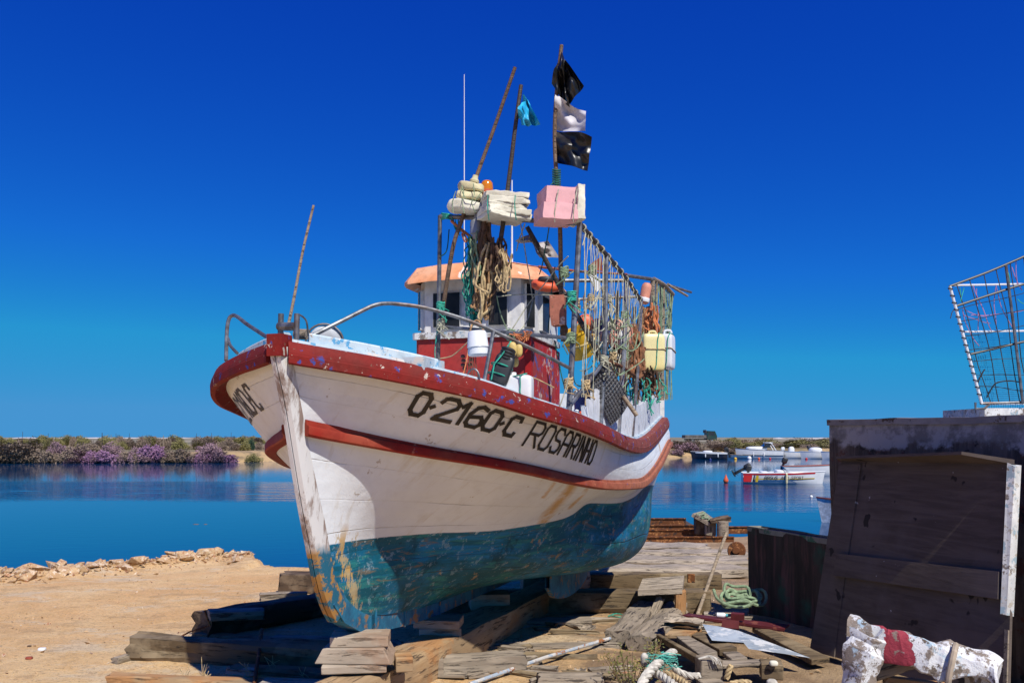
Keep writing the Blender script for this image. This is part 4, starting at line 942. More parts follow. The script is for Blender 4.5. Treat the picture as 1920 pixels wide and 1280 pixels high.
for i, (px, py, s, lab) in enumerate(((961, 655, 1., 'larger yellow net float hanging by the black canister'), (973, 657, .85, 'darker yellow net float tucked behind the larger one'), (967, 678, .7, 'small yellow net float lowest above the white canister'))):
    mb = MB(); mb.lump(P(px, py, 4.98+.05*i), (.052*s, .052*s, .088*s), 2.5, 14); one('net_float', lab, 'float', mb, MAT['float_yellow'], 'yellow net floats')
mb = MB(); rnd = random.Random(2)
for (px, py) in ((966, 627), (975, 632), (984, 622)):
    for k in range(5): mb.tube(wob([P(px, py, 5.3), P(px+rnd.uniform(-12, 14), py+rnd.uniform(-6, 6), 5.28), P(px+rnd.uniform(-14, 16), py+rnd.uniform(0, 16), 5.28)], .02, 9, k), .0042, 5)
one('cord_tuft', 'frayed orange cord tied round the cross bar and floats', 'cord', mb, MAT['rope_orange'])
t = thing('jerrycan', 'white plastic jerrycan tied with green cord on the covering board', 'jerrycan', tuple(P(972, 752, 4.98)))
mb = MB(); mb.lump(P(972, 730, 4.98), (.172, .13, .165), 7, 16, 0, rot=Matrix.Rotation(R(-10), 3, 'Z')); mb.build('body', MAT['white_plastic'], t)
mb = MB(); mb.tube([P(975, 704, 4.9), P(975.5, 720, 4.905), P(975, 735, 4.905), P(977, 740, 4.905), P(1001, 747, 4.93)], .004, 5); mb.tube([P(950, 708, 4.95), P(975, 703, 4.9), P(988, 700, 4.95)], .004, 5); mb.build('lashing', MAT['rope_green'], t)
mb = MB(); mb.lathe([(.018, 0), (.02, .02), (.017, .025), (0, .026)], P(962, 706, 4.98), (0, 0, 1), 14); mb.build('cap', MAT['white_plastic'], t)
for i, (px, py) in enumerate(((868, 668), (869, 676), (868, 684), (871, 691), (882, 665), (883, 674), (881, 683))):
    mb = MB(); mb.lump(P(px, py, 5.9), (.032, .028, .026), 2.4, 8); one('cork_float', 'small brown net float strung in a cluster before the red cabin', 'float', mb, MAT['brown_float'], 'brown net floats by the bucket')
mb = MB(); rnd = random.Random(5)
for k in range(6): mb.tube(wob([P(880+k*2, 640, 5.8), P(876+3*k, 680, 5.85), P(872+5*k+rnd.uniform(-4, 4), 725, 5.8)], .02, 5, k), .0035, 5)
one('net_tangle', 'brown cords hanging behind the white bucket', 'netting', mb, MAT['net_brown'])
t = thing('foam_float', 'salmon foam block crusted with barnacles beside the gantry post', 'float', tuple(P(1048, 611, 5.55)))
mb = MB(); mb.crate(P(1047, 583, 5.55), (.096, .10, .195), Matrix.Rotation(R(-12), 3, 'Z') @ Matrix.Rotation(R(-2), 3, 'Y'), .006, 10, 4, 8, .03); mb.build('block', MAT['foam_salmon'], t)
mb = MB(); mb.lump(P(1057, 622, 5.56), (.05, .05, .11), 2.5, 12, .5, 18, None, 8); mb.build('mussel_growth', MAT['net_brown'], t)
t = thing('lifebuoy', 'orange and black lifebuoy lying on the cabin roof edge', 'lifebuoy', tuple(P(1024, 548, 6.6)))
def torus(mb, c, R0, r0, ax, a0=0, a1=6.2832, n=28, m=10):
    u = Vector(ax).orthogonal().normalized(); v = Vector(ax).normalized().cross(u); mb.tube([Vector(c)+(u*math.cos(q)+v*math.sin(q))*R0 for q in np.linspace(a0, a1, n)], r0, m)
mb = MB(); torus(mb, P(1024, 535, 6.7), .085, .036, (.1, -.35, 1)); mb.build('ring', MAT['orange'], t)
mb = MB(); mb.lump(P(1022, 525, 6.7), (.12, .13, .05), 4, 10, .1, 8); mb.build('cover', MAT['black_plastic'], t)

# --- the port side: nets and floats
mb = MB(); rnd = random.Random(11)
for i in range(32):
    u = .06+.94*(i+rnd.uniform(-.4, .4))/32; a = topat(min(1, max(0, u))); px = 960+F*a.x/a.y
    yb = rnd.choice([640, 680, 700, 720, 745]); b = P(px+rnd.uniform(-9, 3), min(yb, 790), a.y-.06); m_ = a.lerp(b, .5)+Vector((rnd.uniform(-.02, .02), 0, 0))
    mb.tube(wob(cat([a, m_, b], 6), .012, 5, i), .0032, 4)
for i in range(16):
    u = rnd.uniform(.05, .8); a = topat(u); b = topat(min(1, u+rnd.uniform(.12, .3))); d0, d1 = rnd.uniform(.25, .95), rnd.uniform(.3, 1.0)
    mb.tube(wob(sag(a-Vector((0, .04, d0)), b-Vector((0, .04, d1)), .05), .02, 5, i), .0042, 4)
one('net', 'open pale cord net hanging from the rusty side rack', 'net', mb, MAT['rope_cream'], angle=60)
mb = MB()
for i in range(11):
    u = (i+.6)/11; c = topat(u); ax_ = topat(min(1, u+.03))-topat(max(0, u-.03))
    for k in range(2): torus(mb, c+ax_.normalized()*.010*(k-.5), .0205, .0045, ax_, n=12, m=5)
    mb.tube(wob([c, c+Vector((.02, -.02, -.05)), c+Vector((.0, -.02, -.11))], .02, 9, i), .004, 4)
one('net_lashing', 'pale knots tying the net along the rusty rack tube', 'lashing', mb, MAT['rope_cream'])
mb = MB(); rnd = random.Random(21)
for i in range(30):
    u = i/29; a = P(1226, 524, 9.0).lerp(P(1262, 552, 10.1), u); px = 960+F*a.x/a.y
    mb.tube(wob(cat([a, P(px-rnd.uniform(0, 6), 620, a.y), P(px-rnd.uniform(-2, 8), rnd.choice([690, 730, 750]), a.y)], 5), .02, 4, i), .005, 4)
for i in range(8): mb.tube(wob(sag(P(1224, 560+18*i, 9), P(1258, 575+16*i, 10), .05), .04, 5, i), .005, 4)
one('net', 'grey green net hanging from the frame over the stern', 'net', mb, MAT['rope_paleg'], angle=60)
mb = MB(); rnd = random.Random(31)
for i in range(44):
    x = rnd.uniform(1166, 1236); yb = rnd.uniform(735, 762)-(x-1166)*.15
    mb.tube(wob(cat([P(x+rnd.uniform(-6, 6), rnd.uniform(688, 715), 8.2+rnd.uniform(-.3, .3)), P(x, 725, 8.2), P(x+rnd.uniform(-5, 5), yb, 8.1)], 4), .04, 5, i), rnd.uniform(.006, .013), 5)
one('net', 'heap of brown net and cork line stowed behind the stern bulwark', 'net', mb, MAT['net_brown'], angle=60)
mb = MB()
for i in range(26):
    x = rnd.uniform(1180, 1246); y = rnd.uniform(700, 752)
    mb.tube(wob(cat([P(x, y, 7.95), P(x+rnd.uniform(-8, 8), y+rnd.uniform(4, 16), 7.9), P(x+rnd.uniform(-10, 10), y+rnd.uniform(8, 34), 7.9)], 4), .05, 6, i), .006, 5)
one('cord_tangle', 'bright green cord tangled along the top of the stern bulwark', 'cord', mb, MAT['rope_green'], angle=60)
hank('rope_hank', 'brown rope hank hanging under the red tube at the stern', 'rope', 1194, 1226, 575, 690, 9.1, 26, .012, 'rope_brown', 1, .03, 41)
hank('cord_hank', 'orange cord looped over the stern rope hank', 'cord', 1204, 1236, 575, 635, 8.5, 6, .009, 'rope_orange', 1, .03, 43)
t = thing('fender', 'orange and white rolled fender tied to the top of the stern frame', 'fender', tuple(P(1209, 566, 8.3)))
ax = (P(1213, 535, 8.3)-P(1207, 566, 8.3)).normalized()
mb = MB(); mb.lathe([(0, -.11), (.03, -.105), (.048, -.09), (.05, .05), (.045, .08), (.03, .10), (0, .105)], P(1210, 550, 8.3), ax, 18); mb.build('body', MAT['orange_faded'], t)
mb = MB(); mb.lathe([(.051, -.08), (.053, -.075), (.053, -.045), (.051, -.04)], P(1210, 551, 8.3), ax, 18); mb.build('white_band', MAT['white_plastic'], t)
for i, (x0, y0, Y, w_, h_, d_, mt, lab, ro_) in enumerate(((1222, 662, 8.3, .225, .37, .20, 'yellow_plastic', 'yellowed jerrycan tied in green cord beside the stern', 8), (1251, 660, 8.95, .14, .37, .25, 'white_plastic', 'clean white jerrycan tied behind the yellowed one', -20))):
    t = thing('jerrycan', lab, 'jerrycan', tuple(P(x0, y0+34, Y)), 'jerrycans at the stern'); rm = Matrix.Rotation(R(ro_), 3, 'Z')
    mb = MB(); mb.lump(P(x0, y0, Y), (w_, d_, h_), 7, 16, 0, rot=rm); mb.build('body', MAT[mt], t)
    mb = MB(); torus(mb, P(x0, y0-2, Y), .5, .004, (0, 0, 1)); mb = MB()
    pts = [P(x0, y0-2+4*math.sin(q), Y)+rm @ Vector((math.copysign(abs(math.cos(q))**.3, math.cos(q))*(w_/2+.004), math.copysign(abs(math.sin(q))**.3, math.sin(q))*(d_/2+.004), 0)) for q in np.linspace(0, 6.2832, 33)]
    mb.tube(pts, .0055, 5); mb.build('lashing', MAT['rope_tan'], t)
    mb = MB(); pts = [P(x0, y0, Y)+rm @ Vector((.02+.03*math.sin(q), -math.copysign(abs(math.cos(q))**.3, math.cos(q))*(d_/2+.005), math.copysign(abs(math.sin(q))**.3, math.sin(q))*(h_/2+.004))) for q in np.linspace(0, 6.2832, 33)]
    mb.tube(pts, .0055, 5); mb.build('lashing', MAT['rope_green'], t)
    mb = MB(); mb.tube(cat([P(x0-6, y0-32, Y), P(x0-4, y0-40, Y), P(x0+6, y0-40, Y), P(x0+8, y0-32, Y)], 4), .012, 7); mb.build('handle', MAT[mt], t)
# mesh mat slung outside the rail
A_, B_, C_, D_ = P(1093, 706, 5.85), P(1134, 678, 5.95), P(1179, 753, 6.25), P(1145, 796, 6.05)
mb = MB(); nu, nv = 9, 14
def mp(u, v): p = A_.lerp(B_, u).lerp(D_.lerp(C_, u), v); return p+Vector((0, -.06*math.sin(math.pi*v), -.02*math.sin(math.pi*u)))
for i in range(nu+1): mb.tube([mp(i/nu, v) for v in np.linspace(0, 1, 15)], .0075, 5)
for j in range(nv+1): mb.tube([mp(u, j/nv) for u in np.linspace(0, 1, 8)], .0075, 5)
for i in range(nu):
    for j in range(nv): mb.lump(mp((i+.5)/nu, (j+.5)/nv)+Vector((0, -.012, 0)), (.018, .018, .012), 2, 3)
one('rubber_mat', 'black rubber mat of open studs hung over the side rail', 'mat', mb, MAT['rubber'], angle=60)
mb = MB(); mb.tube([P(1168, 742, 6.1), P(1194, 779, 6.1)], .016, 10); one('stick', 'short round wooden stick hung under the rubber mat', 'stick', mb, MAT['pole_grey'])
t = lathe_thing('tub', 'blue plastic tub on deck behind the rack brace', 'tub', P(1098, 784, 6.0), [(0, 0), (.075, 0), (.085, .16), (.092, .165), (.092, .18), (.085, .18), (.08, .165), (.07, .03), (0, .03)], 'blue_plastic')
mb = MB(); mb.lump(P(1097, 738, 6.0), (.15, .15, .06), 3, 10, .3, 9, None, 4); mb.build('foam_lid', MAT['foam_white'], t)
t = lathe_thing('bucket', 'yellow bucket hanging tilted behind the net', 'bucket', P(1094, 668, 6.7), [(0, 0), (.085, 0), (.09, .01), (.115, .20), (.122, .205), (.12, .22), (.112, .22), (.108, .20), (.08, .03), (0, .03)], 'yellow', (-.35, -.35, .87))
mb = MB(); torus(mb, P(1090, 640, 6.64), .118, .01, (-.35, -.35, .87)); mb.build('rim', MAT['float_yellow'], t)
t = lathe_thing('drum', 'bright blue plastic drum hanging behind the net', 'drum', P(1127, 645, 7.2), [(0, 0), (.085, .005), (.098, .03), (.10, .10), (.096, .105), (.10, .11), (.10, .18), (.08, .205), (.05, .215), (0, .215)], 'blue_plastic', (.1, 0, 1))
mb = MB(); mb.lathe([(.03, 0), (.032, .02), (0, .022)], P(1129, 597, 7.2), (0, 0, 1), 14); mb.build('cap', MAT['white_plastic'], t)
mb = MB(); rnd = random.Random(8)
for k in range(30): mb.tube(wob(cat([P(rnd.uniform(1110, 1136), rnd.uniform(636, 645), 7.1), P(rnd.uniform(1112, 1134), 655, 7.1), P(rnd.uniform(1114, 1134), rnd.uniform(660, 672), 7.1)], 4), .05, 6, k), .008, 5)
one('net_bag', 'cyan netting bag hanging beneath the blue drum', 'netting', mb, MAT['cyan_net'], angle=60)
for px, py, Y, s, mt, lab in ((1098, 606, 6.9, (.13, .12, .15), 'orange', 'orange net float hanging high behind the slanting pole'), (1083, 612, 6.8, (.09, .09, .16), 'orange', 'narrow orange float beside the stout gantry post'), (1156, 617, 7.2, (.15, .14, .17), 'orange_faded', 'large faded orange float with white top behind the net'), (1152, 634, 7.0, (.09, .09, .15), 'orange_faded', 'oval peach float hanging low in the net'), (1167, 634, 7.1, (.08, .08, .13), 'white_plastic', 'oval white float hanging in the net beside the peach one'), (1186, 686, 7.6, (.10, .10, .12), 'orange_faded', 'round peach float at the foot of the brown netting'), (1177, 628, 7.5, (.09, .09, .2), 'orange_faded', 'tall peach float half hidden by the brown netting'), (1097, 775, 5.75, (.10, .06, .04), 'orange', 'orange plastic scrap on the covering board under the tub')):
    t = thing('net_float', lab, 'float', tuple(P(px, py, Y)), 'coloured floats behind the net'); mb = MB(); mb.lump(P(px, py, Y), s, 2.3, 14); mb.build('body', MAT[mt], t)
    mb = MB(); mb.tube([P(px, py, Y)+Vector((0, 0, s[2]*.48)), P(px+2, py, Y)+Vector((0, 0, s[2]*.48+.12))], .006, 6); mb.build('lanyard', MAT['rope_tan'], t)
hank('net_tangle', 'rusty brown netting hanging in folds behind the rack post', 'netting', 1172, 1200, 612, 704, 7.6, 40, .013, 'net_rust', 1, .05, 51)
hank('net_tangle', 'dark brown netting bunched below the peach float', 'netting', 1146, 1176, 645, 700, 7.4, 34, .013, 'net_brown', 1, .05, 53)
mb = MB(); mb.lump(P(1080, 780, 5.65), (.05, .05, .09), 3, 10); one('bottle', 'small clear plastic bottle by the orange scrap', 'bottle', mb, MAT['white_plastic'])
# ------------------------------------------------------------------ timbers and scrap on the slipway
def timber(name, label, catg, p0, p1, w, h, mat, group=None, rough=.012, end=.03, parent=None, seed=None, taper=1.):
    """a sawn or hewn baulk from p0 to p1 (centre line); its grain runs along it"""
    p0, p1 = Vector(p0), Vector(p1); Ln = (p1-p0).length; sd_ = seed if seed is not None else random.random()*50
    nx = max(4, int(Ln/.07)); prof = []
    for (y, z) in ((-1, -1), (-.33, -1), (.33, -1), (1, -1), (1, -.5), (1, 0), (1, .5), (1, 1), (.6, 1), (.2, 1), (-.2, 1), (-.6, 1), (-1, 1), (-1, .5), (-1, 0), (-1, -.5)):
        prof.append((y*.5, z*.5))
    mb = MB(); rows = []
    for i in range(nx+1):
        x = Ln*i/nx; row = []; k_ = 1+(taper-1)*i/nx
        for j, (y, z) in enumerate(prof):
            q = Vector((x*2.2+sd_, y*3+sd_, z*3)); d = mnoise.noise(q)*rough+mnoise.noise(q*4)*rough*.5+mnoise.noise(Vector((x*1.3+sd_, y*11, z*11)))*rough*.7
            ex = 0
            if i in (0, nx): ex = mnoise.noise(Vector((j*1.7+sd_, i, 3)))*end
            c = .9 if abs(y) == .5 and abs(z) == .5 else 1.
            row.append(Vector((x+ex, y*w*c*k_+d, z*h*c*k_+mnoise.noise(q+Vector((9, 0, 0)))*rough)))
        row.append(row[0]); rows.append(row)
    mb.grid(rows); n = len(prof); mb.F.append(tuple(range(n))); mb.F.append(tuple(nx*(n+1)+j for j in reversed(range(n))))
    o = mb.build(name, mat, None, origin=(0, 0, 0), angle=32)
    d = (p1-p0).normalized(); zt_ = Vector((0, 0, 1)) if abs(d.z) < .985 else Vector((-1, 0, 0)); y = zt_.cross(d).normalized(); z = d.cross(y)
    M = Matrix((d, y, z)).transposed().to_4x4(); M.translation = p0
    if parent is not None:
        o.parent = parent; M.translation = p0-ORG[parent]
    o.matrix_local = M
    return tag(o, label, catg, group) if parent is None else o
def lay(name, label, a, b, w, h, mat, group=None, lift=0., **k):
    """a timber resting on the ground, its near lower edge seen from a to b"""
    A, B = G(*a), G(*b); d = (B-A); d.z = 0; n = Vector((-d.y, d.x, 0)).normalized()
    if n.y < 0: n = -n
    up = Vector((0, 0, h/2+lift-.01)); return timber(name, label, 'timber', A+n*w/2+up, B+n*w/2+up, w, h, MAT[mat], group, **k)
GRP = 'old timbers of the slipway'
lay('timber', 'long dark log with a splintered grey end lying on the sand before the bow', (240, 1237), (660, 1262), .19, .17, 'wood_olive', GRP, rough=.032, end=.08)
lay('wood_chunk', 'small broken wood chunk by the splintered end of the long log', (219, 1245), (246, 1238), .06, .06, 'wood_grey', None, rough=.015)
timber('timber', 'orange stained baulk lying nearest on the sand before the bow', 'timber', P(204, 1279, 5.5), P(575, 1293, 5.45), .13, .11, MAT['wood_orange'], GRP)
timber('timber', 'pale plank end beside the orange stained baulk', 'timber', P(490, 1284, 5.3), P(640, 1288, 5.3), .2, .05, MAT['wood_pale'], GRP)
lay('sleeper', 'thick black sleeper running back from the sand under the bow', (396, 1197), (640, 1150), .26, .21, 'wood_dark', GRP, rough=.02, end=.06)
timber('timber', 'short grey timber lying on the outer end of the black sleeper', 'timber', P(391, 1153, 6.95), P(492, 1150, 7.15), .16, .085, MAT['wood_grey'], GRP)
lay('timber', 'dark square timber block farthest back beside the stem', (523, 1113), (660, 1114), .26, .23, 'wood_dark', GRP, rough=.02, end=.05)
lay('log', 'short pale log lying before the dark block beside the stem', (487, 1132), (575, 1128), .12, .11, 'wood_grey', GRP)
lay('timber', 'grey board lying in the shadow between log and keel blocks', (508, 1217), (665, 1222), .16, .10, 'wood_grey', GRP)
lay('timber', 'dark board lying in the shadow beneath the black sleeper', (362, 1197), (560, 1212), .12, .05, 'wood_olive', GRP)
mb = MB(); mb.tube(wob([P(491, 1178, 6.45), P(487, 1215, 6.0), P(481, 1255, 5.6), P(475, 1300, 5.2)], .01), .013, 8); one('iron_bar', 'rusty iron bar propped against the black sleeper', 'bar', mb, MAT['rusty'])
mb = MB(); a_, b_ = G(318, 1204), P(394, 1171, 6.75); mb.tube(wob([a_, a_.lerp(b_, .5)+Vector((0, 0, .02)), b_], .01), .007, 6); mb.tube([b_, P(389, 1158, 6.7), P(384, 1143, 6.7)], .008, 6); one('iron_rod', 'thin bent rod by the outer end of the black sleeper', 'rod', mb, MAT['rusty'])
# keel track and blocks
t0, t1_ = Vector((-1.075, 4.45, .115)), Vector((.75, 9.9, -.06))
timber('track_beam', 'heavy stained beam running under the keel', 'beam', t0, t1_, .33, .25, MAT['wood_orange'], GRP, rough=.01)
def block(label, c, size, rz_, mat, trap=1., seed=1):
    mb = MB(); x, y, z = [q/2 for q in size]; vs = []
    for k in (-1, 1):
        for i, j in ((-1, -1), (1, -1), (1, 1), (-1, 1)):
            f = trap if k > 0 else 1.
            vs.append(Vector((i*x*f, j*y, k*z))+Vector((mnoise.noise(Vector((i+seed, j, k)))*.012, mnoise.noise(Vector((i, j+seed, k)))*.012, mnoise.noise(Vector((i, j, k+seed)))*.006)))
    mb.add(vs, [(3, 2, 1, 0), (4, 5, 6, 7), (0, 1, 5, 4), (1, 2, 6, 5), (2, 3, 7, 6), (3, 0, 4, 7)])
    o = mb.build('keel_block', MAT[mat], None, origin=(0, 0, 0), smooth=False); o.location = c; o.rotation_euler = (0, 0, R(rz_))
    b_ = o.modifiers.new('edge', 'BEVEL'); b_.width = .006; b_.segments = 2
    return tag(o, label, 'block', 'keel blocks')
q = L(.80, 0, 0)
block('topmost cut block under the forefoot of the keel', (q.x+.05, q.y-.04, .413), (.335, .20, .062), 4, 'wood_block', 1, 1)
block('wide trapezoid block in the middle of the keel stack', (q.x+.03, q.y-.05, .335), (.45, .22, .092), -3, 'wood_block', .78, 2)
block('flat lowest block of the keel stack on the track beam', (q.x+.02, q.y-.06, .264), (.37, .24, .046), 7, 'wood_block', 1, 3)
block('small orange chock beside the keel stack', (q.x+.30, q.y-.04, .276), (.10, .16, .085), 12, 'wood_orange', 1, 4)
q = L(2.0, 0, 0)
block('upper block of the second keel stack', (q.x+.08, q.y-.05, .262), (.33, .22, .060), -6, 'wood_block', 1, 5)
block('lower block of the second keel stack', (q.x+.09, q.y-.05, .195), (.30, .20, .075), 5, 'wood_block', 1, 6)
block('grey block wedged against the track beam behind the keel stack', (-.62, 5.75, .06), (.30, .2, .12), 10, 'wood_grey', 1, 7)
q = L(3.3, 0, 0); block('block holding the keel amidships', (q.x+.05, q.y, .17), (.34, .22, .13), 8, 'wood_block', 1, 8)
q = L(5.2, 0, 0); block('block holding the keel near the stern', (q.x, q.y, .06), (.34, .22, .22), 8, 'wood_block', 1, 9)
# cross beams and sleepers
lay('cross_beam', 'heavy squared beam lying crosswise under the hull', (800, 1151), (1334, 1149), .24, .215, 'wood_olive', GRP, rough=.012, end=.03)
lay('cross_beam', 'second squared beam farther back beside the round bilge', (1050, 1105), (1353, 1106), .24, .19, 'wood_olive', GRP)
for a, b, w_, h_, mt, lab in (((1130, 1083), (1408, 1085), .50, .13, 'wood_pale', 'bleached splintered sleeper just behind the second beam'), ((1170, 1064), (1404, 1066), .55, .12, 'wood_pale', 'bleached sleeper third from the water with a split middle'), ((1178, 1047), (1402, 1048), .5, .11, 'wood_pale', 'bleached sleeper second from the rusty rails'), ((1176, 1034), (1330, 1034), .6, .10, 'wood_pale', 'bleached sleeper next to the rusty rails')):
    lay('sleeper', lab, a, b, w_, h_, mt, GRP, rough=.03, end=.12)
lay('plank', 'pale plank lying below the rope coil', (1322, 1168), (1408, 1170), .25, .08, 'wood_pale', GRP)
lay('plank', 'thin plank on the sand before the heavy cross beam', (1060, 1167), (1222, 1169), .12, .04, 'wood_pale', GRP)
lay('plank', 'long thin pale board lying in the half shade of the hull', (850, 1216), (1168, 1217), .15, .03, 'wood_grey', GRP)
lay('log', 'grey cracked log lying at the edge of the hull shadow', (775, 1270), (985, 1264), .15, .14, 'wood_grey', GRP, rough=.02)
lay('timber', 'weathered baulk with a knobbly end pointing back to the stool', (1183, 1214), (1236, 1152), .21, .14, 'wood_grey', GRP, rough=.025, end=.06)
lay('timber', 'twin weathered baulk beside the knobbly one', (1224, 1222), (1288, 1154), .20, .13, 'wood_grey', GRP, rough=.025, end=.06)
mb = MB(); mb.tube(wob([G(880, 1292)+Vector((0, 0, .03)), G(1020, 1247)+Vector((0, 0, .05)), G(1168, 1203)+Vector((0, 0, .06))], .012), .0135, 9)
one('painted_pole', 'thin pole with flaking white paint and a rusty end', 'pole', mb, m_peel('flaking pole paint', (.60, .57, .52), [(.30, .12, .045), (.34, .40, .46)], .52, 9, .7))
mb = MB(); c = G(1162, 1205); mb.lump(c+Vector((0, 0, .05)), (.06, .05, .07), 2.5, 10, .3, 14); one('iron_bolt', 'rusty bolt head at the end of the flaking pole', 'bolt', mb, MAT['rusty'])
for k, (a, b, w_, h_, mt, lab) in enumerate((((820, 1176), (1110, 1172), .16, .05, 'wood_grey', 'grey plank lying in the shade under the turn of the bilge'), ((905, 1232), (1120, 1236), .10, .03, 'wood_olive', 'thin dark slat lying behind the flaking pole'), ((1010, 1284), (1130, 1282), .12, .06, 'wood_grey', 'split grey offcut lying before the flaking pole'), ((835, 1194), (960, 1188), .14, .06, 'wood_olive', 'dark board wedged between track beam and cross beam'), ((430, 1262), (620, 1275), .14, .05, 'wood_olive', 'dark board lying between the long log and the orange baulk'))):
    lay('plank', lab, a, b, w_, h_, mt, GRP, rough=.015)
# stool of board and post
t = thing('trestle', 'pale board nailed on a rusty orange post before the cross beam', 'trestle', tuple(G(1276, 1152)))
mb = MB(); Yb = 7.75; mb.slab([P(1196, 1106, Yb), P(1279, 1102, Yb), P(1283, 1078, Yb+.45), P(1205, 1084, Yb+.45)], .05); mb.build('board', MAT['wood_pale'], t, smooth=False)
timber('post', None, None, P(1276, 1152, 7.8), P(1275, 1106, 7.8), .075, .10, MAT['wood_orange'], parent=t)
timber('strut', None, None, P(1221, 1158, 7.7), P(1238, 1122, 7.85), .07, .05, MAT['wood_grey'], parent=t)
mb = MB(); mb.slab([P(1290, 1092, 8.9), P(1303, 1092, 8.9), P(1303, 1076, 8.9), P(1290, 1076, 8.9)], .04); one('iron_plate', 'rusty plate standing between the two squared beams', 'plate', mb, MAT['rusty'], smooth=False)
mb = MB(); mb.tube([P(1307, 1154, 8.0), P(1334, 1077, 8.5), P(1362, 999, 9.0)], .017, 9); one('pole', 'straight grey stick leaning up before the mooring block', 'pole', mb, MAT['pole_grey'])
# steel rails beyond the sleepers
def ibeam(label, a, b, Y, h=.14):
    A, B = P(a[0], a[1], Y), P(b[0], b[1], Y); mb = MB()
    mb.box((A+B)/2+Vector((0, 0, h/2)), ((B-A).length, .07, .022)); mb.box((A+B)/2-Vector((0, 0, h/2)), ((B-A).length, .13, .016)); mb.box((A+B)/2, ((B-A).length, .018, h-.02))
    return one('rail', label, 'rail', mb, MAT['rusty'], 'rusty steel rails at the water', smooth=False)
ibeam('rusty steel rail nearest the sleepers', (1120, 1013), (1376, 1013), 16.4)
ibeam('rusty steel rail second from the sleepers', (1125, 999), (1341, 999), 17.6, .13)
ibeam('rusty steel rail third from the sleepers', (1130, 989), (1322, 989), 18.6, .11)
ibeam('outermost rusty steel rail over the water', (1135, 977), (1286, 977), 20.2)
ibeam('short rusty rail end sticking out past the mooring block', (1362, 993), (1412, 993), 18.6)
for x in (1.9, 4.1): timber('bearer', 'wooden bearer carrying the outer rails '+('by the hull' if x < 2 else 'by the mooring block'), 'beam', (x, 16, -.62), (x*1.05, 21.5, -.62), .2, .2, MAT['wood_dark'], GRP)
t = thing('mooring_block', 'weathered wooden mooring block with sloping top at the water', 'mooring block', tuple(P(1335, 1004, 17.3)))
mb = MB(); mb.lathe([(.115, 0), (.12, .1), (.115, .31), (0, .315)], P(1355, 1005, 17.2), (0, 0, 1), 16); mb.build('post', MAT['wood_grey'], t)
timber('box', None, None, P(1311, 1000, 17.6), P(1311, 964, 17.6), .25, .2, MAT['wood_dark'], parent=t); timber('box', None, None, P(1332, 1002, 17.4), P(1332, 980, 17.4), .18, .22, MAT['wood_grey'], parent=t)
mb = MB(); mb.slab([P(1299, 962, 17.3), P(1332, 980, 17.2), P(1345, 976, 17.9), P(1318, 957, 17.9)], .07); mb.build('sloping_board', MAT['wood_grey'], t, smooth=False)
timber('cap', None, None, P(1330, 977, 17.3), P(1368, 971, 17.3), .3, .10, MAT['wood_dark'], parent=t, rough=.03)
mb = MB()
for k in range(6): mb.tube(wob([P(1305+4*k, 964+2*k, 17.25), P(1312+3*k, 962+2.4*k, 17.4), P(1320+2*k, 960+2*k, 17.5)], .06, 4, k), .012, 5)
mb.build('rope', MAT['rope_paleg'], t)
lay('block', 'small pale block at the end of the outermost rail', (1282, 990), (1302, 990), .2, .2, 'wood_pale', GRP)
mb = MB(); c = P(1381, 1032, 12.6); mb.lathe([(.0, -.05), (.06, -.05), (.065, -.02), (.12, -.02), (.135, 0), (.12, .03), (.06, .03), (.05, .07), (0, .075)], c, (-.4, -.9, .2), 20); one('hub', 'rusty wheel hub half buried beside the dark skiff', 'wheel hub', mb, MAT['rusty'])
# rope coil
mb = MB(); rnd = random.Random(3)
c0 = P(1385, 1122, 7.7)
for k in range(6):
    r0, r1 = rnd.uniform(.12, .2), rnd.uniform(.07, .12); off = Vector((rnd.uniform(-.06, .06), rnd.uniform(-.05, .05), -.03+k*.016)); tl = rnd.uniform(.2, .6)
    mb.tube(wob([c0+off+Vector((r0*math.cos(q), r1*math.sin(q)*.8, tl*r1*math.sin(q)+.02*math.sin(3*q))) for q in np.linspace(0, 6.4, 26)], .05, 5, k), .014, 7)
mb.tube(cat([P(1338, 1105, 7.6), P(1345, 1122, 7.5), P(1365, 1134, 7.45), P(1395, 1137, 7.45), P(1412, 1130, 7.5)], 5), .014, 7)
one('rope_coil', 'loose coil of thick green rope beside the dark skiff', 'rope', mb, MAT['rope_paleg'])
mb = MB(); mb.tube(wob(cat([G(1140, 1158), G(1155, 1153), G(1170, 1156), G(1160, 1160), G(1147, 1157)], 5), .02), .006, 5); [setattr(v, 'z', v.z+.02) for v in mb.V]; one('cord', 'scrap of bright green cord lying before the cross beam', 'cord', mb, MAT['rope_green'])
# scrap heap
def board(name, label, cs, th, mat, catg='board'):
    mb = MB(); mb.slab([P(*c) for c in cs], th); o = one(name, label, catg, mb, MAT[mat], 'scrap heap on the slipway', smooth=False)
    b_ = o.modifiers.new('edge', 'BEVEL'); b_.width = .004; return o
mb = MB(); rows = []
for i in range(13):
    row = []
    for j in range(7):
        u, v = i/12, j/6; p = P(1238, 1168, 6.6).lerp(P(1312, 1170, 6.5), u).lerp(P(1254, 1151, 6.9).lerp(P(1322, 1163, 6.8), u), v); p.z += .018*math.sin(v*14+u*3)+.01*mnoise.noise(Vector((u*5, v*5, 0))); row.append(p)
    rows.append(row)
mb.grid(rows); mb.grid([[p-Vector((0, 0, .035)) for p in r] for r in rows], True)
one('driftwood_board', 'wavy bleached driftwood board on top of the scrap heap', 'board', mb, MAT['wood_pale'], 'scrap heap on the slipway')
board('board', 'warm brown board under the driftwood with a nail in it', [(1246, 1189, 6.4), (1290, 1189, 6.35), (1316, 1177, 6.6), (1262, 1175, 6.65)], .03, 'wood_orange')
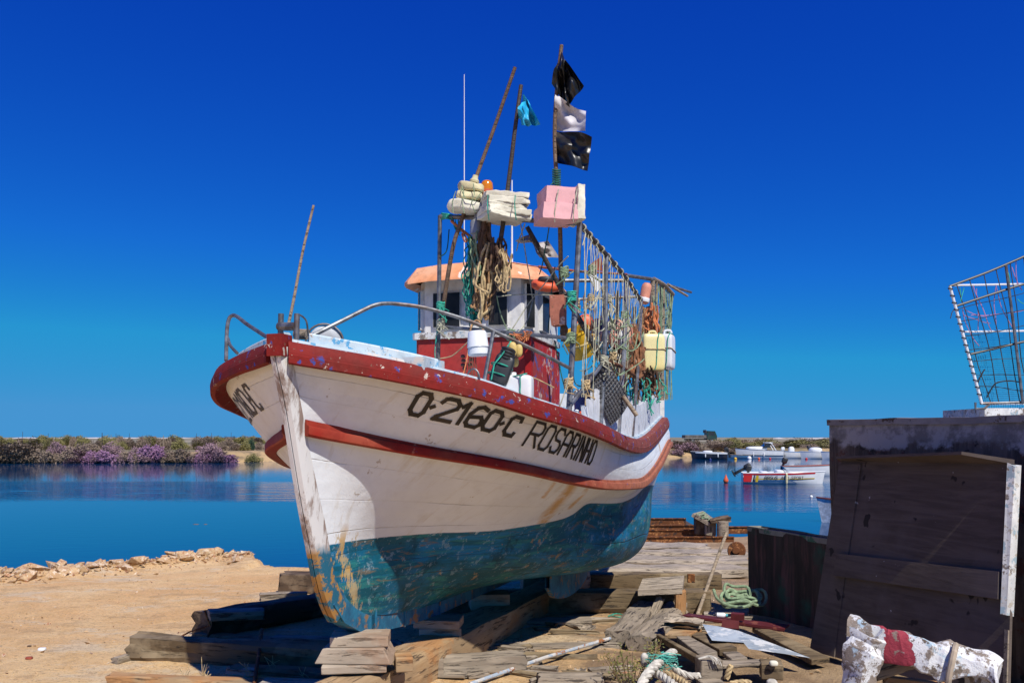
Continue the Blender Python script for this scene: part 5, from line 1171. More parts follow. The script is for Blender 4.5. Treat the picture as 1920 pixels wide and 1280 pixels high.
board('plank', 'grey plank with a rusty wire on its near end', [(1314, 1228, 5.75), (1345, 1220, 5.8), (1292, 1191, 6.3), (1268, 1192, 6.3)], .045, 'wood_grey', 'plank')
board('plank', 'brown plank beside the pale metal sheet', [(1348, 1216, 5.95), (1382, 1212, 5.95), (1316, 1184, 6.5), (1288, 1185, 6.5)], .05, 'wood_olive', 'plank')
board('plank', 'short plank with white paint near the pallet edge', [(1372, 1235, 5.7), (1401, 1231, 5.7), (1384, 1220, 5.9), (1354, 1221, 5.9)], .035, 'wood_grey', 'plank')
board('plank', 'long dark slat along the near side of the scrap heap', [(1310, 1235, 5.7), (1316, 1230, 5.75), (1238, 1187, 6.5), (1230, 1188, 6.5)], .05, 'wood_olive', 'plank')
board('plank', 'grey slat lying across the pallet blocks', [(1342, 1247, 5.55), (1448, 1240, 5.6), (1440, 1234, 5.75), (1352, 1236, 5.7)], .025, 'wood_grey', 'plank')
board('plank', 'shaded plank slanting down to the foot of the leaning hatch', [(1522, 1236, 5.95), (1556, 1231, 6.0), (1432, 1172, 6.75), (1410, 1175, 6.75)], .04, 'wood_olive', 'plank')
board('metal_sheet', 'torn pale galvanised sheet with a long point', [(1335, 1203, 6.1), (1402, 1206, 6.1), (1385, 1184, 6.5), (1317, 1172, 6.7)], .006, 'sheet', 'sheet')
mb = MB(); pts = [(1317, 1172, 6.68), (1346, 1176, 6.6), (1386, 1185, 6.45), (1450, 1209, 6.15), (1520, 1236, 5.85), (1470, 1228, 5.88), (1404, 1219, 5.92), (1394, 1207, 6.05), (1335, 1203, 6.1), (1327, 1190, 6.35)]
vs = [P(*p)+Vector((0, 0, .012)) for p in pts]; cen = sum(vs, Vector())/len(vs); n_ = len(vs); mb.add(vs+[cen], [(i, (i+1) % n_, n_) for i in range(n_)])
bpy.data.objects.remove(bpy.data.objects['metal_sheet']); one('metal_sheet', 'torn pale galvanised sheet with a long point', 'sheet', mb, MAT['sheet'], 'scrap heap on the slipway')
t = thing('steel_angle', 'maroon painted steel bar with a welded fin behind the scrap heap', 'steel bar', tuple(P(1375, 1170, 6.9)))
mb = MB(); mb.slab([P(1276, 1153, 7.0), P(1470, 1179, 6.6), P(1480, 1170, 6.85), P(1290, 1149, 7.3)], .012); mb.slab([P(1276, 1157, 7.0), P(1470, 1184, 6.6), P(1470, 1178, 6.6), P(1276, 1152, 7.0)], .012); mb.build('flange', MAT['maroon'], t, smooth=False)
mb = MB(); mb.slab([P(1352, 1176, 6.75), P(1385, 1178, 6.7), P(1386, 1163, 6.75), P(1355, 1160, 6.8)], .012); mb.build('fin', MAT['maroon'], t, smooth=False)
mb = MB(); mb.box(P(1383, 1155, 6.85), (.10, .07, .05), Matrix.Rotation(R(-20), 3, 'Z')); mb.build('lug', MAT['maroon'], t, smooth=False)
t = thing('bottle', 'pale cyan bottle lying on the maroon steel bar', 'bottle', tuple(P(1352, 1155, 7.0))); mb = MB(); mb.lathe([(0, 0), (.02, .004), (.022, .06), (.012, .075), (.010, .09), (0, .09)], P(1343, 1152, 7.0), (1, -.2, -.02), 14); mb.build('body', MAT['white_plastic'], t); mb = MB(); mb.lathe([(.013, 0), (.013, .015), (0, .016)], P(1361, 1153, 6.98), (1, -.2, -.02), 12); mb.build('cap', m_plain('teal cap', (.05, .4, .42)), t)
def pblock(label, px, py, Y, s, mat, rz_=5):
    mb = MB(); mb.box((0, 0, 0), s); o = mb.build('wood_block', MAT[mat], None, origin=(0, 0, 0), smooth=False); o.location = P(px, py, Y); o.rotation_euler = (0, 0, R(rz_)); b_ = o.modifiers.new('edge', 'BEVEL'); b_.width = .006; return tag(o, label, 'block', 'scrap heap on the slipway')
pblock('square wooden block with a white string on top in the scrap heap', 1329, 1254, 5.6, (.145, .14, .155), 'wood_grey')
pblock('wooden block with a pebble on it under the leaning hatch', 1446, 1254, 5.6, (.14, .15, .10), 'wood_olive', -12)
pblock('thin grey wood offcut beneath the string topped block', 1332, 1281, 5.5, (.15, .12, .05), 'wood_grey', 8)
mb = MB(); mb.lump(P(1450, 1243, 5.5), (.055, .04, .035), 3, 10, .15, 12); one('stone', 'pale pebble resting on the block under the leaning hatch', 'stone', mb, MAT['foam_white'])
mb = MB(); rnd = random.Random(4)
for k in range(7): mb.tube(wob(cat([P(1310, 1234, 5.52), P(1326+k, 1229, 5.52), P(1335+k*2, 1236, 5.5), P(1338+k*2.3, 1246+rnd.uniform(-3, 3), 5.5)], 4), .01, 9, k), .0035, 5)
one('string', 'white string draped over the square wooden block', 'string', mb, MAT['rope_white'])
def laid_rope(name, label, pts, r, mat):
    """three strands twisted together"""
    p_ = [Vector(p) for p in cat(pts, 10)]; mb = MB(); s = 0.; pos = []
    for i, p in enumerate(p_):
        if i: s += (p-p_[i-1]).length
        pos.append(s)
    # resample
    n = max(12, int(s/(r*.55))); rs = []
    for k in range(n+1):
        x = s*k/n; i = min(len(p_)-2, max(0, int(np.searchsorted(pos, x))-1)); f = (x-pos[i])/max(1e-6, pos[i+1]-pos[i]); rs.append(p_[i].lerp(p_[i+1], f))
    for st_ in range(3):
        out = []
        for k, p in enumerate(rs):
            t = (rs[min(k+1, n)]-rs[max(k-1, 0)]).normalized(); u = t.cross(Vector((0, 0, 1))).normalized(); v = t.cross(u); a = 2*math.pi*(st_/3+s*k/n/(r*5.5)); out.append(p+(u*math.cos(a)+v*math.sin(a))*r*.52)
        mb.tube(out, r*.56, 7)
    return one(name, label, 'rope', mb, MAT[mat], 'thick old ropes at the scrap heap')
laid_rope('rope', 'thickest laid white rope rising from the weeds to the green strands', [P(1196, 1300, 5.1), P(1208, 1272, 5.2), P(1228, 1248, 5.35), P(1248, 1232, 5.5), P(1262, 1222, 5.65)], .030, 'rope_white')
laid_rope('rope', 'white rope curving down beside the thickest one', [P(1232, 1262, 5.35), P(1246, 1270, 5.25), P(1262, 1282, 5.15), P(1280, 1300, 5.0)], .026, 'rope_white')
laid_rope('rope', 'grey rope lying in the shade under the planks', [P(1248, 1262, 5.4), P(1268, 1270, 5.35), P(1290, 1284, 5.2), P(1310, 1296, 5.1)], .022, 'rope_tan')
laid_rope('rope', 'rope loop running under the pallet corner', [P(1262, 1248, 5.5), P(1272, 1258, 5.5), P(1294, 1266, 5.5), P(1312, 1266, 5.55)], .022, 'rope_white')
laid_rope('rope', 'short upright rope end by the square wooden block', [P(1362, 1272, 5.5), P(1366, 1258, 5.5), P(1370, 1246, 5.5)], .019, 'rope_tan')
laid_rope('rope', 'rope end lying low between the two wooden blocks', [P(1370, 1281, 5.35), P(1390, 1278, 5.35), P(1408, 1279, 5.35)], .018, 'rope_tan')
mb = MB(); mb.lump(P(1210, 1236, 5.5), (.065, .06, .09), 2.4, 12, .12, 18); one('rope_knot', 'fat whipped rope end standing over the weeds', 'rope', mb, MAT['rope_white'])
mb = MB(); mb.lump(P(1447, 1281, 5.3), (.07, .06, .06), 2.4, 12, .12, 18); one('rope_knot', 'white rope end in the dark below the hatch foot', 'rope', mb, MAT['rope_white'])
mb = MB()
for k in range(46): mb.tube(wob(cat([P(1248+rnd.uniform(-8, 8), 1232+rnd.uniform(-5, 5), 5.42), P(1240+rnd.uniform(-26, 30), 1236+rnd.uniform(-12, 12), 5.4), P(1240+rnd.uniform(-30, 36), 1240+rnd.uniform(-14, 18), 5.42)], 5), .03, 8, k), .0028, 4)
one('cord_tuft', 'frayed green cord strands round the thick white rope', 'cord', mb, m_plain('sea green cord', (.10, .46, .36), .8, .3, 20), angle=60)
# weed
def leafy(name, label, base, n, h, sp, mats, leaf=.03, seed=1, stem=.004):
    rnd = random.Random(seed); t = thing(name, label, 'plant', tuple(base)); ms = MB(); ml = MB()
    for i in range(n):
        d = Vector((rnd.uniform(-1, 1)*sp, rnd.uniform(-1, 1)*sp, h*rnd.uniform(.4, 1))); b0 = Vector(base)+Vector((d.x*.25, d.y*.25, -.02)); tip = Vector(base)+d
        pts = cat([b0, b0.lerp(tip, .5)+Vector((d.x*.1, d.y*.1, d.z*.15)), tip], 4); ms.tube(pts, stem*.7, 4)
        for k in range(14):
            p = pts[rnd.randrange(2, len(pts))]+Vector((rnd.gauss(0, .02), rnd.gauss(0, .02), rnd.gauss(0, .015))); u = Vector((rnd.gauss(0, 1), rnd.gauss(0, 1), rnd.gauss(.3, .6))).normalized(); v = u.orthogonal().normalized(); s = leaf*rnd.uniform(.5, 1.1)
            ml.quad(p-u*s*.1, p+u*s*.5+v*s*.22, p+u*s, p+u*s*.5-v*s*.22)
    ms.build('stems', mats[0], t); ml.build('leaves', mats[1], t, smooth=False); return t
lm_ = MT('weed leaves'); lm_.col(lm_.mix(lm_.ramp(lm_.noise(14, 3), .4, .6), (.10, .13, .025), (.26, .20, .05))); lm_.set(Roughness=.7); stm = m_plain('weed stems', (.16, .10, .05))
leafy('weed', 'straggly green and yellow weed growing at the foot of the ropes', G(1183, 1290), 34, .26, .17, (stm, lm_.m), .026, 3)
leafy('weed', 'small weed sprig between rope end and twin baulk', G(1226, 1236), 8, .16, .06, (stm, lm_.m), .022, 5)
for i, (px, py) in enumerate(((386, 1288), (512, 1262), (380, 1268), (465, 1272), (575, 1285), (345, 1282))):
    rnd2 = random.Random(i); b = G(px, py); mb = MB()
    for k in range(4): mb.tube(cat([b, b+Vector((rnd2.uniform(-.03, .03), 0, .05)), b+Vector((rnd2.uniform(-.06, .06), rnd2.uniform(-.03, .03), rnd2.uniform(.07, .13)))], 3), .0022, 4)
    one('grass_tuft', ('dry grass tuft nearest the iron bar', 'dry grass tuft in the shadow right of the iron bar', 'dry grass tuft before the middle of the long log', 'dry grass tuft just left of the iron bar foot', 'dry grass tuft beside the pale plank end', 'dry grass tuft closest to the orange baulk')[i], 'grass', mb, MAT['rope_tan'], 'dry grass tufts in the sand')

# ------------------------------------------------------------------ derelict boats, leaning hatch, painted trestle, pot cage
def hull_block(name, label, poly, z0, z1, flare, mat, catg='boat', capm=None):
    t = thing(name, label, catg, (poly[0][0], poly[0][1], z0)); cx = sum(p[0] for p in poly)/len(poly); cy = sum(p[1] for p in poly)/len(poly); rows = []; dense = []
    for i, p in enumerate(poly):
        q = poly[(i+1) % len(poly)]
        for k in range(10): dense.append((p[0]+(q[0]-p[0])*k/10, p[1]+(q[1]-p[1])*k/10))
    dense.append(dense[0])
    for j in range(15):
        v = j/14; f = 1-flare*(1-v)**2; rows.append([Vector((cx+(x-cx)*f, cy+(y-cy)*f, z0+(z1-z0)*v+.012*mnoise.noise(Vector((x*3, y*3, 1)))*v))+.012*Vector((mnoise.noise(Vector((x*4, y*4, v*3))), mnoise.noise(Vector((x*4, v*5, y*3+9))), 0)) for x, y in dense])
    mb = MB(); mb.grid(rows); mb.F.append(tuple(14*len(dense)+k for k in range(len(dense)-1))); mb.build('hull', mat, t, angle=50)
    mb = MB(); rr = []
    for o_, z in ((1.012, -.035), (1.014, .012), (.955, .014), (.95, -.03)): rr.append([Vector((cx+(x-cx)*o_, cy+(y-cy)*o_, z1+z+.012*mnoise.noise(Vector((x*3, y*3, 1))))) for x, y in dense])
    rr.append(rr[0]); mb.grid(rr); mb.build('gunwale', capm or mat, t, angle=40); return t
m = MT('stained old hull'); v = m.vec((6, 6, .5)); g = m.noise(1.4, 8, .7, v, .4); n2 = m.noise(4, 8, .68); sp = m.n('SeparateXYZ'); m.l(m.co.outputs['Object'], sp.inputs[0])
cc = m.mix(m.ramp(g, .42, .58), (.05, .038, .03), (.15, .115, .09)); cc = m.mix(m.ramp(n2, .54, .58), cc, (.10, .035, .022)); cc = m.mix(m.ramp(m.noise(7, 8, .7), .56, .60), cc, (.02, .016, .014))
top = m.ramp(m.math('ADD', m.math('DIVIDE', sp.outputs[2], 1.8), m.math('MULTIPLY', m.math('SUBTRACT', n2, .5), .22)), .885, .905)
cc = m.mix(top, cc, m.mix(m.ramp(n2, .45, .55), (.20, .19, .175), (.40, .38, .36))); m.col(cc); m.set(Roughness=.85); m.bump(n2, .6, .02); MAT['stained'] = m.m
hull_block('derelict_boat', 'tall dark stained derelict hull with a pale flaking top band', [(2.605, 7.0), (3.25, 5.5), (3.62, 4.3), (6.2, 4.6), (5.6, 8.6), (3.75, 9.0)], -.08, 1.725, .03, MAT['stained'], 'derelict boat', m_peel('flaking grey gunwale', (.34, .32, .30), [(.10, .07, .05)], .56, 6, .8))
m = MT('worn skiff paint'); v = m.vec((5, 5, .6)); g = m.noise(1.6, 7, .7, v, .3); cc = m.mix(m.ramp(g, .4, .65), (.075, .055, .045), (.035, .027, .022)); cc = m.mix(m.math('MULTIPLY', m.ramp(m.noise(2.1, 6, .65, v), .52, .66), .8), cc, (.20, .09, .085)); cc = m.mix(m.math('MULTIPLY', m.ramp(m.noise(2.6, 5, .6), .56, .66), .8), cc, (.03, .11, .075)); m.col(cc); m.set(Roughness=.85); m.bump(g, .5, .015)
hull_block('derelict_skiff', 'low dark skiff hull with streaked red and green paint', [(2.28, 8.25), (2.76, 7.05), (2.90, 7.10), (2.42, 8.34)], -.2, .72, .03, m.m, 'derelict skiff', m_peel('pale skiff gunwale', (.34, .33, .28), [(.08, .20, .13)], .60, 6, .8))
# leaning hatch cover
t = thing('hatch_cover', 'big dark plywood hatch cover leaning on the derelict hull', 'hatch cover', tuple(P(1700, 1260, 5.8)))
BL, BR, TR, TL = P(1521, 1219, 6.38), P(1889, 1320, 4.85), P(1902, 870, 5.05), P(1577, 864, 6.5)
def hp(u, v, d=0.):
    nrm = (BR-BL).cross(TL-BL).normalized(); nrm = nrm if nrm.y < 0 else -nrm
    return BL.lerp(BR, u).lerp(TL.lerp(TR, u), v)+nrm*d
def hslab(name, u0, u1, v0, v1, d0, d1, mat, skew=0.):
    mb = MB(); c = [hp(u0, v0, d1), hp(u1, v0-skew, d1), hp(u1, v1-skew, d1), hp(u0, v1, d1)]; b_ = [hp(u0, v0, d0), hp(u1, v0-skew, d0), hp(u1, v1-skew, d0), hp(u0, v1, d0)]
    mb.add(c+b_, [(0, 1, 2, 3), (7, 6, 5, 4), (0, 4, 5, 1), (1, 5, 6, 2), (2, 6, 7, 3), (3, 7, 4, 0)]); return mb.build(name, mat, t, smooth=False)
m = MT('weathered ply'); v = m.vec((.8, .8, 9)); g = m.noise(1.7, 8, .68, v, .8); kn = m.noise(5, 3, .5); sp2 = m.noise(1.1, 5, .6)
cc = m.mix(m.ramp(g, .42, .60), (.120, .090, .070), (.075, .055, .042)); cc = m.mix(m.math('MULTIPLY', m.ramp(sp2, .46, .58), .6), cc, (.16, .125, .105)); cc = m.mix(m.ramp(kn, .67, .69), cc, (.02, .015, .012)); cc = m.mix(m.ramp(m.noise(13, 4, .6), .71, .715), cc, (.4, .38, .36)); m.col(cc); m.set(Roughness=.85); m.bump(g, .35, .01); MAT['ply'] = m.m
hslab('panel', .0, 1, 0, 1, -.02, 0, MAT['ply'])
hslab('stile', .0, .155, 0, .985, .001, .014, MAT['ply'])
hslab('batten', .10, .97, .40, .515, .001, .045, MAT['ply'], -.02)
lp = MB(); lp.add([hp(0, 1.0, 0), hp(1, 1.0, 0), hp(.84, 1.018, .16), hp(0, 1.005, .05), hp(0, 1.02, 0), hp(1, 1.02, 0), hp(.84, 1.032, .16), hp(0, 1.018, .05)], [(3, 2, 1, 0), (4, 5, 6, 7), (0, 4, 7, 3), (3, 7, 6, 2), (2, 6, 5, 1), (1, 5, 4, 0)]); lp.build('top_lip', MAT['ply'], t, smooth=False)
rb = MB(); A_ = [hp(.985, 1.0, 0), hp(.995, 1.0, .05), hp(1.022, .985, .035), hp(1.015, 1.0, -.03)]; B_ = [hp(.975, .36, 0), hp(.98, .36, .04), hp(.998, .36, .025), hp(1.0, .36, -.03)]
rb.add(A_+B_, [(0, 1, 2, 3), (7, 6, 5, 4), (0, 4, 5, 1), (1, 5, 6, 2), (2, 6, 7, 3), (3, 7, 4, 0)]); rb.build('painted_rim', MAT['white_chip'], t, smooth=False)
hslab('edge_strip', .985, 1.0, 0, .30, .001, .012, MAT['wood_grey'])
mb = MB(); mb.slab([hp(.44, .70, .006), hp(.475, .70, .006), hp(.475, .74, .006), hp(.44, .74, .006)], .004); mb.build('patch', MAT['wood_orange'], t, smooth=False)
# painted trestle in the corner
t = thing('painted_trestle', 'battered trestle with flaking white paint and a red band', 'trestle', (2.3, 4.4, 0))
def chunk(name, pts, w0, h0, mat, seed=1, nz=.02):
    p_ = cat(pts, 7); rows = []; mb = MB()
    for i, p in enumerate(p_):
        w = w0*(1+.35*mnoise.noise(Vector((i*.45+seed, 0, 3)))); h = h0*(1+.35*mnoise.noise(Vector((i*.5, seed, 1)))); d = (p_[min(i+1, len(p_)-1)]-p_[max(i-1, 0)]).normalized(); sx = d.cross(Vector((0, 0, 1))).normalized(); sz_ = sx.cross(d); row = []
        for k in range(12):
            a = 2*math.pi*(k+.5)/12; y = math.copysign(abs(math.cos(a))**.3, math.cos(a))*w/2; z = math.copysign(abs(math.sin(a))**.3, math.sin(a))*h/2
            v = p+sx*y+sz_*z; row.append(v+nz*Vector((mnoise.noise(v*7+Vector((seed, 0, 0))), mnoise.noise(v*7+Vector((0, seed, 0))), 1.6*mnoise.noise(v*6+Vector((0, 0, seed))))))
        row.append(row[0]); rows.append(row)
    mb.grid(rows); n = 13; mb.F.append(tuple(range(12))); k = len(rows)-1; mb.F.append(tuple(k*n+j for j in reversed(range(12)))); return mb.build(name, mat, t, angle=30)
m = MT('flaking white and red'); n1 = m.noise(9, 9, .72); n2 = m.noise(22, 6, .7); sp = m.n('SeparateXYZ'); m.l(m.co.outputs['Object'], sp.inputs[0])
cc = m.mix(m.ramp(n1, .505, .535), (.74, .735, .72), (.27, .215, .17)); cc = m.mix(m.ramp(m.noise(6, 7, .7, m.vec((1, 1, 1), (1, 0, 1))), .59, .63), cc, (.45, .58, .66)); cc = m.mix(m.ramp(n2, .57, .60), cc, (.15, .115, .085))
xw = m.math('ADD', sp.outputs[0], m.math('MULTIPLY', m.math('SUBTRACT', n1, .5), .10)); band = m.math('MULTIPLY', m.math('GREATER_THAN', xw, -.315), m.math('LESS_THAN', xw, -.20))
cc = m.mix(m.math('MULTIPLY', band, m.ramp(n1, .62, .58)), cc, (.34, .035, .055)); m.col(cc); m.set(Roughness=.8); m.bump(m.math('ADD', n1, m.math('MULTIPLY', n2, .4)), .8, .02); MAT['flake'] = m.m
chunk('beam', [P(1592, 1186, 4.75), P(1640, 1196, 4.68), P(1672, 1214, 4.62), P(1730, 1220, 4.55), P(1800, 1240, 4.48), P(1874, 1266, 4.4)], .17, .165, MAT['flake'], 1, .045)
chunk('leg', [P(1628, 1190, 4.60), P(1616, 1240, 4.57), P(1604, 1330, 4.55), P(1585, 1415, 4.52)], .15, .13, MAT['flake'], 3, .02)
chunk('leg', [P(1830, 1255, 4.5), P(1848, 1330, 4.5), P(1860, 1460, 4.5)], .11, .11, MAT['flake'], 5, .02)
timber('brace', None, None, P(1640, 1262, 4.66), P(1712, 1238, 4.66), .05, .08, MAT['wood_grey'], parent=t); timber('brace', None, None, P(1660, 1282, 4.7), P(1780, 1296, 4.7), .05, .09, MAT['wood_orange'], parent=t)
mb = MB(); mb.tube([P(1792, 1208, 4.47), P(1789, 1222, 4.40), P(1780, 1262, 4.38), P(1776, 1290, 4.40)], .016, 8); mb.build('strap', m_plain('tan strap', (.45, .36, .26), .9), t)
# pot cage on its plank
mb = MB(); mb.box(P(1900, 774.5, 7.3)+Vector((.35, .25, 0)), (1.3, .7, .082)); one('plank', 'white painted plank lying on the derelict hull under the cage', 'plank', mb, MAT['white_chip'], smooth=False)
t = thing('pot_cage', 'open steel cage strung with black cord and fine blue netting', 'cage', tuple(P(1930, 765, 7.3)))
Yf, Yk = 7.2, 8.1
def cage_tube(name, pts, r, mat): mb = MB(); mb.tube(pts, r, 8); return mb.build(name, MAT[mat], t)
def fl_(s): return P(1781+(1841-1781)*s, 537+(757-537)*s, Yf)        # left edge, s down
def tp_(u): return P(1781+u*240, 537-96*u, Yf)
cage_tube('corner_bar', [fl_(0), fl_(1)], .012, 'white_plastic'); cage_tube('top_hoop', cat([P(1780, 537, Yf), P(1850, 511, Yf), P(1920, 481, Yf), P(2010, 440, Yf)], 4), .010, 'black_plastic')
for (a, b, r, mt) in (((1792, 574), (2010, 506), .010, 'black_plastic'), ((1820, 664), (2010, 623), .010, 'black_plastic'), ((1838, 756), (2010, 755), .011, 'steel')):
    cage_tube('hoop', [P(a[0], a[1], Yf), P((a[0]+b[0])/2, (a[1]+b[1])/2-2, Yf), P(b[0], b[1], Yf)], r, mt)
for (a, b) in (((1784, 535), (2000, 531)), ((1808, 622), (2000, 619)), ((1845, 757), (2000, 756))): cage_tube('back_bar', [P(a[0], a[1], Yf+.03), P(b[0], b[1], Yk)], .009, 'white_plastic')
cage_tube('upright', [P(1886, 497, Yf-.02), P(1903, 630, Yf-.02), P(1918, 757, Yf-.02)], .012, 'steel'); cage_tube('upright', [P(2010, 440, Yf), P(2010, 757, Yf)], .016, 'steel')
cage_tube('corner_foot', [P(1829, 754, Yf), P(1829, 766, Yf), P(1845, 766, Yf), P(1856, 757, Yf)], .010, 'steel')
mb = MB()
for k in range(9):
    u = (k+.5)/9; a = tp_(u*.95); b = P(1848+u*165, 756, Yf); mb.tube(wob(cat([a, a.lerp(b, .5)+Vector((.02*math.sin(k), 0, 0)), b], 6), .02, 3, k), .004, 4)
for k in range(7):
    s = .2+.11*k; a = fl_(s); b = P(2005, 520+34*k, Yf); mb.tube(wob(cat([a, a.lerp(b, .5)-Vector((0, 0, .02)), b], 6), .03, 3, k+20), .004, 4)
for k in range(16): torus(mb, fl_(.02+.06*k), .018, .005, (0.2, 0, 1), n=10, m=4)
mb.tube(cat([P(1850, 745, Yf), P(1858, 730, Yf), P(1868, 718, Yf), P(1890, 714, Yf), P(1912, 716, Yf)], 5), .006, 5); mb.tube(cat([P(1833, 718, Yf), P(1838, 706, Yf), P(1846, 692, Yf)], 4), .006, 5); mb.tube(wob([P(1790, 576, Yf), P(1784, 585, Yf), P(1781, 597, Yf)], .02), .004, 4); mb.build('cord', MAT['black_plastic'], t, angle=60)
mb = MB()
for k in range(34):
    s = k/33; a = fl_(.40+.58*s); mb.tube([a+Vector((0, .04, 0)), P(2008, 625+130*s, Yf+.04)], .0022, 3, False)
for k in range(46):
    x = 1812+k*4.4; y0 = 622; xl = 1781+60*((y0-537)/220); mb.tube([P(x, max(624, 537+220*(x-1781)/60*0+624), Yf+.04), P(x+max(0, (1841-x))*.0+8, 756, Yf+.04)] if x > 1841 else [P(x, 537+220*((x-1781)/60.) if False else 626, Yf+.04), P(x+28, 537+220*min(1, (x+28-1781)/60.)*1.0, Yf+.04)], .0022, 3, False)
mb.build('netting', MAT['cyan_net'], t, angle=60)
mb = MB(); rnd = random.Random(9)
for (a, b) in (((1826, 536), (1862, 622)), ((1866, 535), (1900, 620)), ((1830, 540), (1836, 620)), ((1866, 540), (1868, 618)), ((1804, 575), (1850, 594)), ((1818, 590), (1920, 582)), ((1898, 500), (1918, 545)), ((1904, 490), (1904, 533)), ((1802, 582), (1836, 648)), ((1806, 590), (1860, 604))): mb.tube(wob(sag(P(a[0], a[1], Yf+.02), P(b[0], b[1], Yf+.02), .02), .02, 5, a[0]), .0032, 4)
mb.build('pink_cord', m_plain('pink cord', (.48, .20, .34), .8), t, angle=60)
mb = MB()
for (a, b) in (((1798, 540), (1806, 568)), ((1806, 538), (1802, 566)), ((1890, 510), (1893, 532)), ((1906, 560), (1918, 570))): mb.tube(wob(sag(P(a[0], a[1], Yf), P(b[0], b[1], Yf), .01), .03, 5, a[0]), .0035, 4)
mb.build('green_cord', MAT['rope_green'], t, angle=60)

# ------------------------------------------------------------------ rubble bank along the shore, loose stones
stone = m_peel('tan rubble stone', (.55, .38, .21), [(.66, .53, .38), (.36, .17, .09)], .56, 3.5, .9, (.48, .30, .15))
rnd = random.Random(77); protos = []
for k in range(9):
    bm = bmesh.new()
    for q in range(15): bm.verts.new(Vector((rnd.gauss(0, 1), rnd.gauss(0, 1), rnd.gauss(0, 1))).normalized()*rnd.uniform(.38, .55)*Vector((1, .8, .62)) if False else Vector((rnd.uniform(-.5, .5), rnd.uniform(-.42, .42), rnd.uniform(-.3, .3)))*1.1)
    r_ = bmesh.ops.convex_hull(bm, input=bm.verts); bmesh.ops.delete(bm, geom=[v for v in bm.verts if not v.link_faces], context='VERTS')
    bmesh.ops.bevel(bm, geom=list(bm.edges), offset=.02, segments=1, affect='EDGES')
    me = bpy.data.meshes.new('rock_form'); bm.to_mesh(me); bm.free(); me.materials.append(stone); protos.append(me)
def rock(p, s, label, group, name='rock'):
    o = bpy.data.objects.new(name, protos[rnd.randrange(9)]); COL.objects.link(o); o.location = p; o.scale = (s*rnd.uniform(.8, 1.3), s*rnd.uniform(.7, 1.1), s*rnd.uniform(.7, 1.2)); o.rotation_euler = (rnd.uniform(-.3, .3), rnd.uniform(-.3, .3), rnd.uniform(0, 6.28)); return tag(o, label, 'rock', group)
for px, py, s, lab in ((318, 1036, .62, 'largest flat slab rock in the rubble bank by the water'), (428, 1020, .40, 'tall tan rock near the tip of the rubble bank'), (372, 1026, .34, 'pointed rock between slab and tip of the rubble bank'), (454, 1026, .30, 'pale rock close to the tip of the rubble bank'), (445, 1046, .26, 'rounded rock low at the wet foot of the rubble bank tip'), (60, 1062, .34, 'pale flat rock at the left part of the rubble bank'), (52, 1079, .22, 'reddish rock on the sand at the near end of the rubble bank'), (490, 1018, .28, 'outermost rock at the tip of the rubble bank')):
    p = G(px, py+6); p.z += s*.12; rock(p, s, lab, 'large rocks of the rubble bank')
for i in range(240):
    x = rnd.uniform(-8.4, -4.1); c = float(crest(x)); y = c-rnd.gauss(.32, .34); s = .06+.26*rnd.random()**2.6; rock((x, y, gz(x, y)+s*.15), s, 'small tan stone in the rubble bank along the shore', 'small stones of the rubble bank')
mb = MB()
for i in range(3600):
    if i < 2200: x = rnd.uniform(-8.5, -4.1); y = float(crest(x))-rnd.gauss(.45, .42)
    else: x = rnd.uniform(-5, 4.5); y = rnd.uniform(4.6, 12); 
    if i >= 2200 and y > float(crest(x))-.2: continue
    s = rnd.uniform(.012, .05) if i < 2200 else rnd.uniform(.005, .024); z = gz(x, y); q = [Vector((rnd.uniform(-1, 1), rnd.uniform(-1, 1), rnd.uniform(-.5, 1)))*s+Vector((x, y, z)) for _ in range(4)]
    mb.add(q, [(0, 1, 2), (0, 2, 3), (0, 3, 1), (1, 3, 2)])
tag(mb.build('gravel', stone, None, origin=(0, 0, 0), smooth=False), 'loose gravel scattered over the sand', 'gravel', None, 'stuff')
for px, py, s, nm, lab, mt in ((128, 1075, .10, 'litter', 'white scrap of litter by the rubble bank', 'white_plastic'), (78, 1219, .06, 'litter', 'white rectangular scrap on the open sand', 'white_plastic'), (54, 1235, .05, 'stone', 'brown stone beside the white scrap on the open sand', 'brick'), (55, 1212, .03, 'stone', 'small dark stone above the brown one on the open sand', 'wood_dark')):
    mb = MB(); p = G(px, py); mb.lump(p+Vector((0, 0, s*.15)), (s, s*.7, s*.4), 4, 8, .2, 12); one(nm, lab, nm, mb, MAT[mt])
for px, py, lab in ((366, 984, 'larger dark rock awash in the lagoon'), (385, 984, 'smaller dark rock awash in the lagoon')):
    mb = MB(); mb.lump(P(px, py, 25.3)+Vector((0, 0, .01)), (.22 if px < 370 else .12, .12, .05), 2.5, 8, .3, 5); one('rock', lab, 'rock', mb, MAT['wood_dark'])

# splintered scrap strewn about the slipway
rnd = random.Random(123)
for i in range(64):
    px = rnd.uniform(830, 1330) if i < 44 else rnd.uniform(420, 900); py = rnd.uniform(1166, 1282) if i < 44 else rnd.uniform(1200, 1276)
    p = G(px, py); a = rnd.gauss(0, .45) if rnd.random() < .6 else rnd.uniform(-1.5, 1.5); ln = rnd.uniform(.10, .42); d = Vector((math.cos(a), math.sin(a), rnd.uniform(-.04, .08)))*ln/2; h = rnd.uniform(.012, .04); p.z += h/2
    timber('wood_scrap', 'splintered weathered scrap of wood strewn on the slipway', 'wood scrap', p-d, p+d, rnd.uniform(.02, .09), h, MAT[rnd.choice(('wood_grey', 'wood_pale', 'wood_olive', 'wood_grey'))], 'wood scraps on the slipway', rough=.012, end=.05)
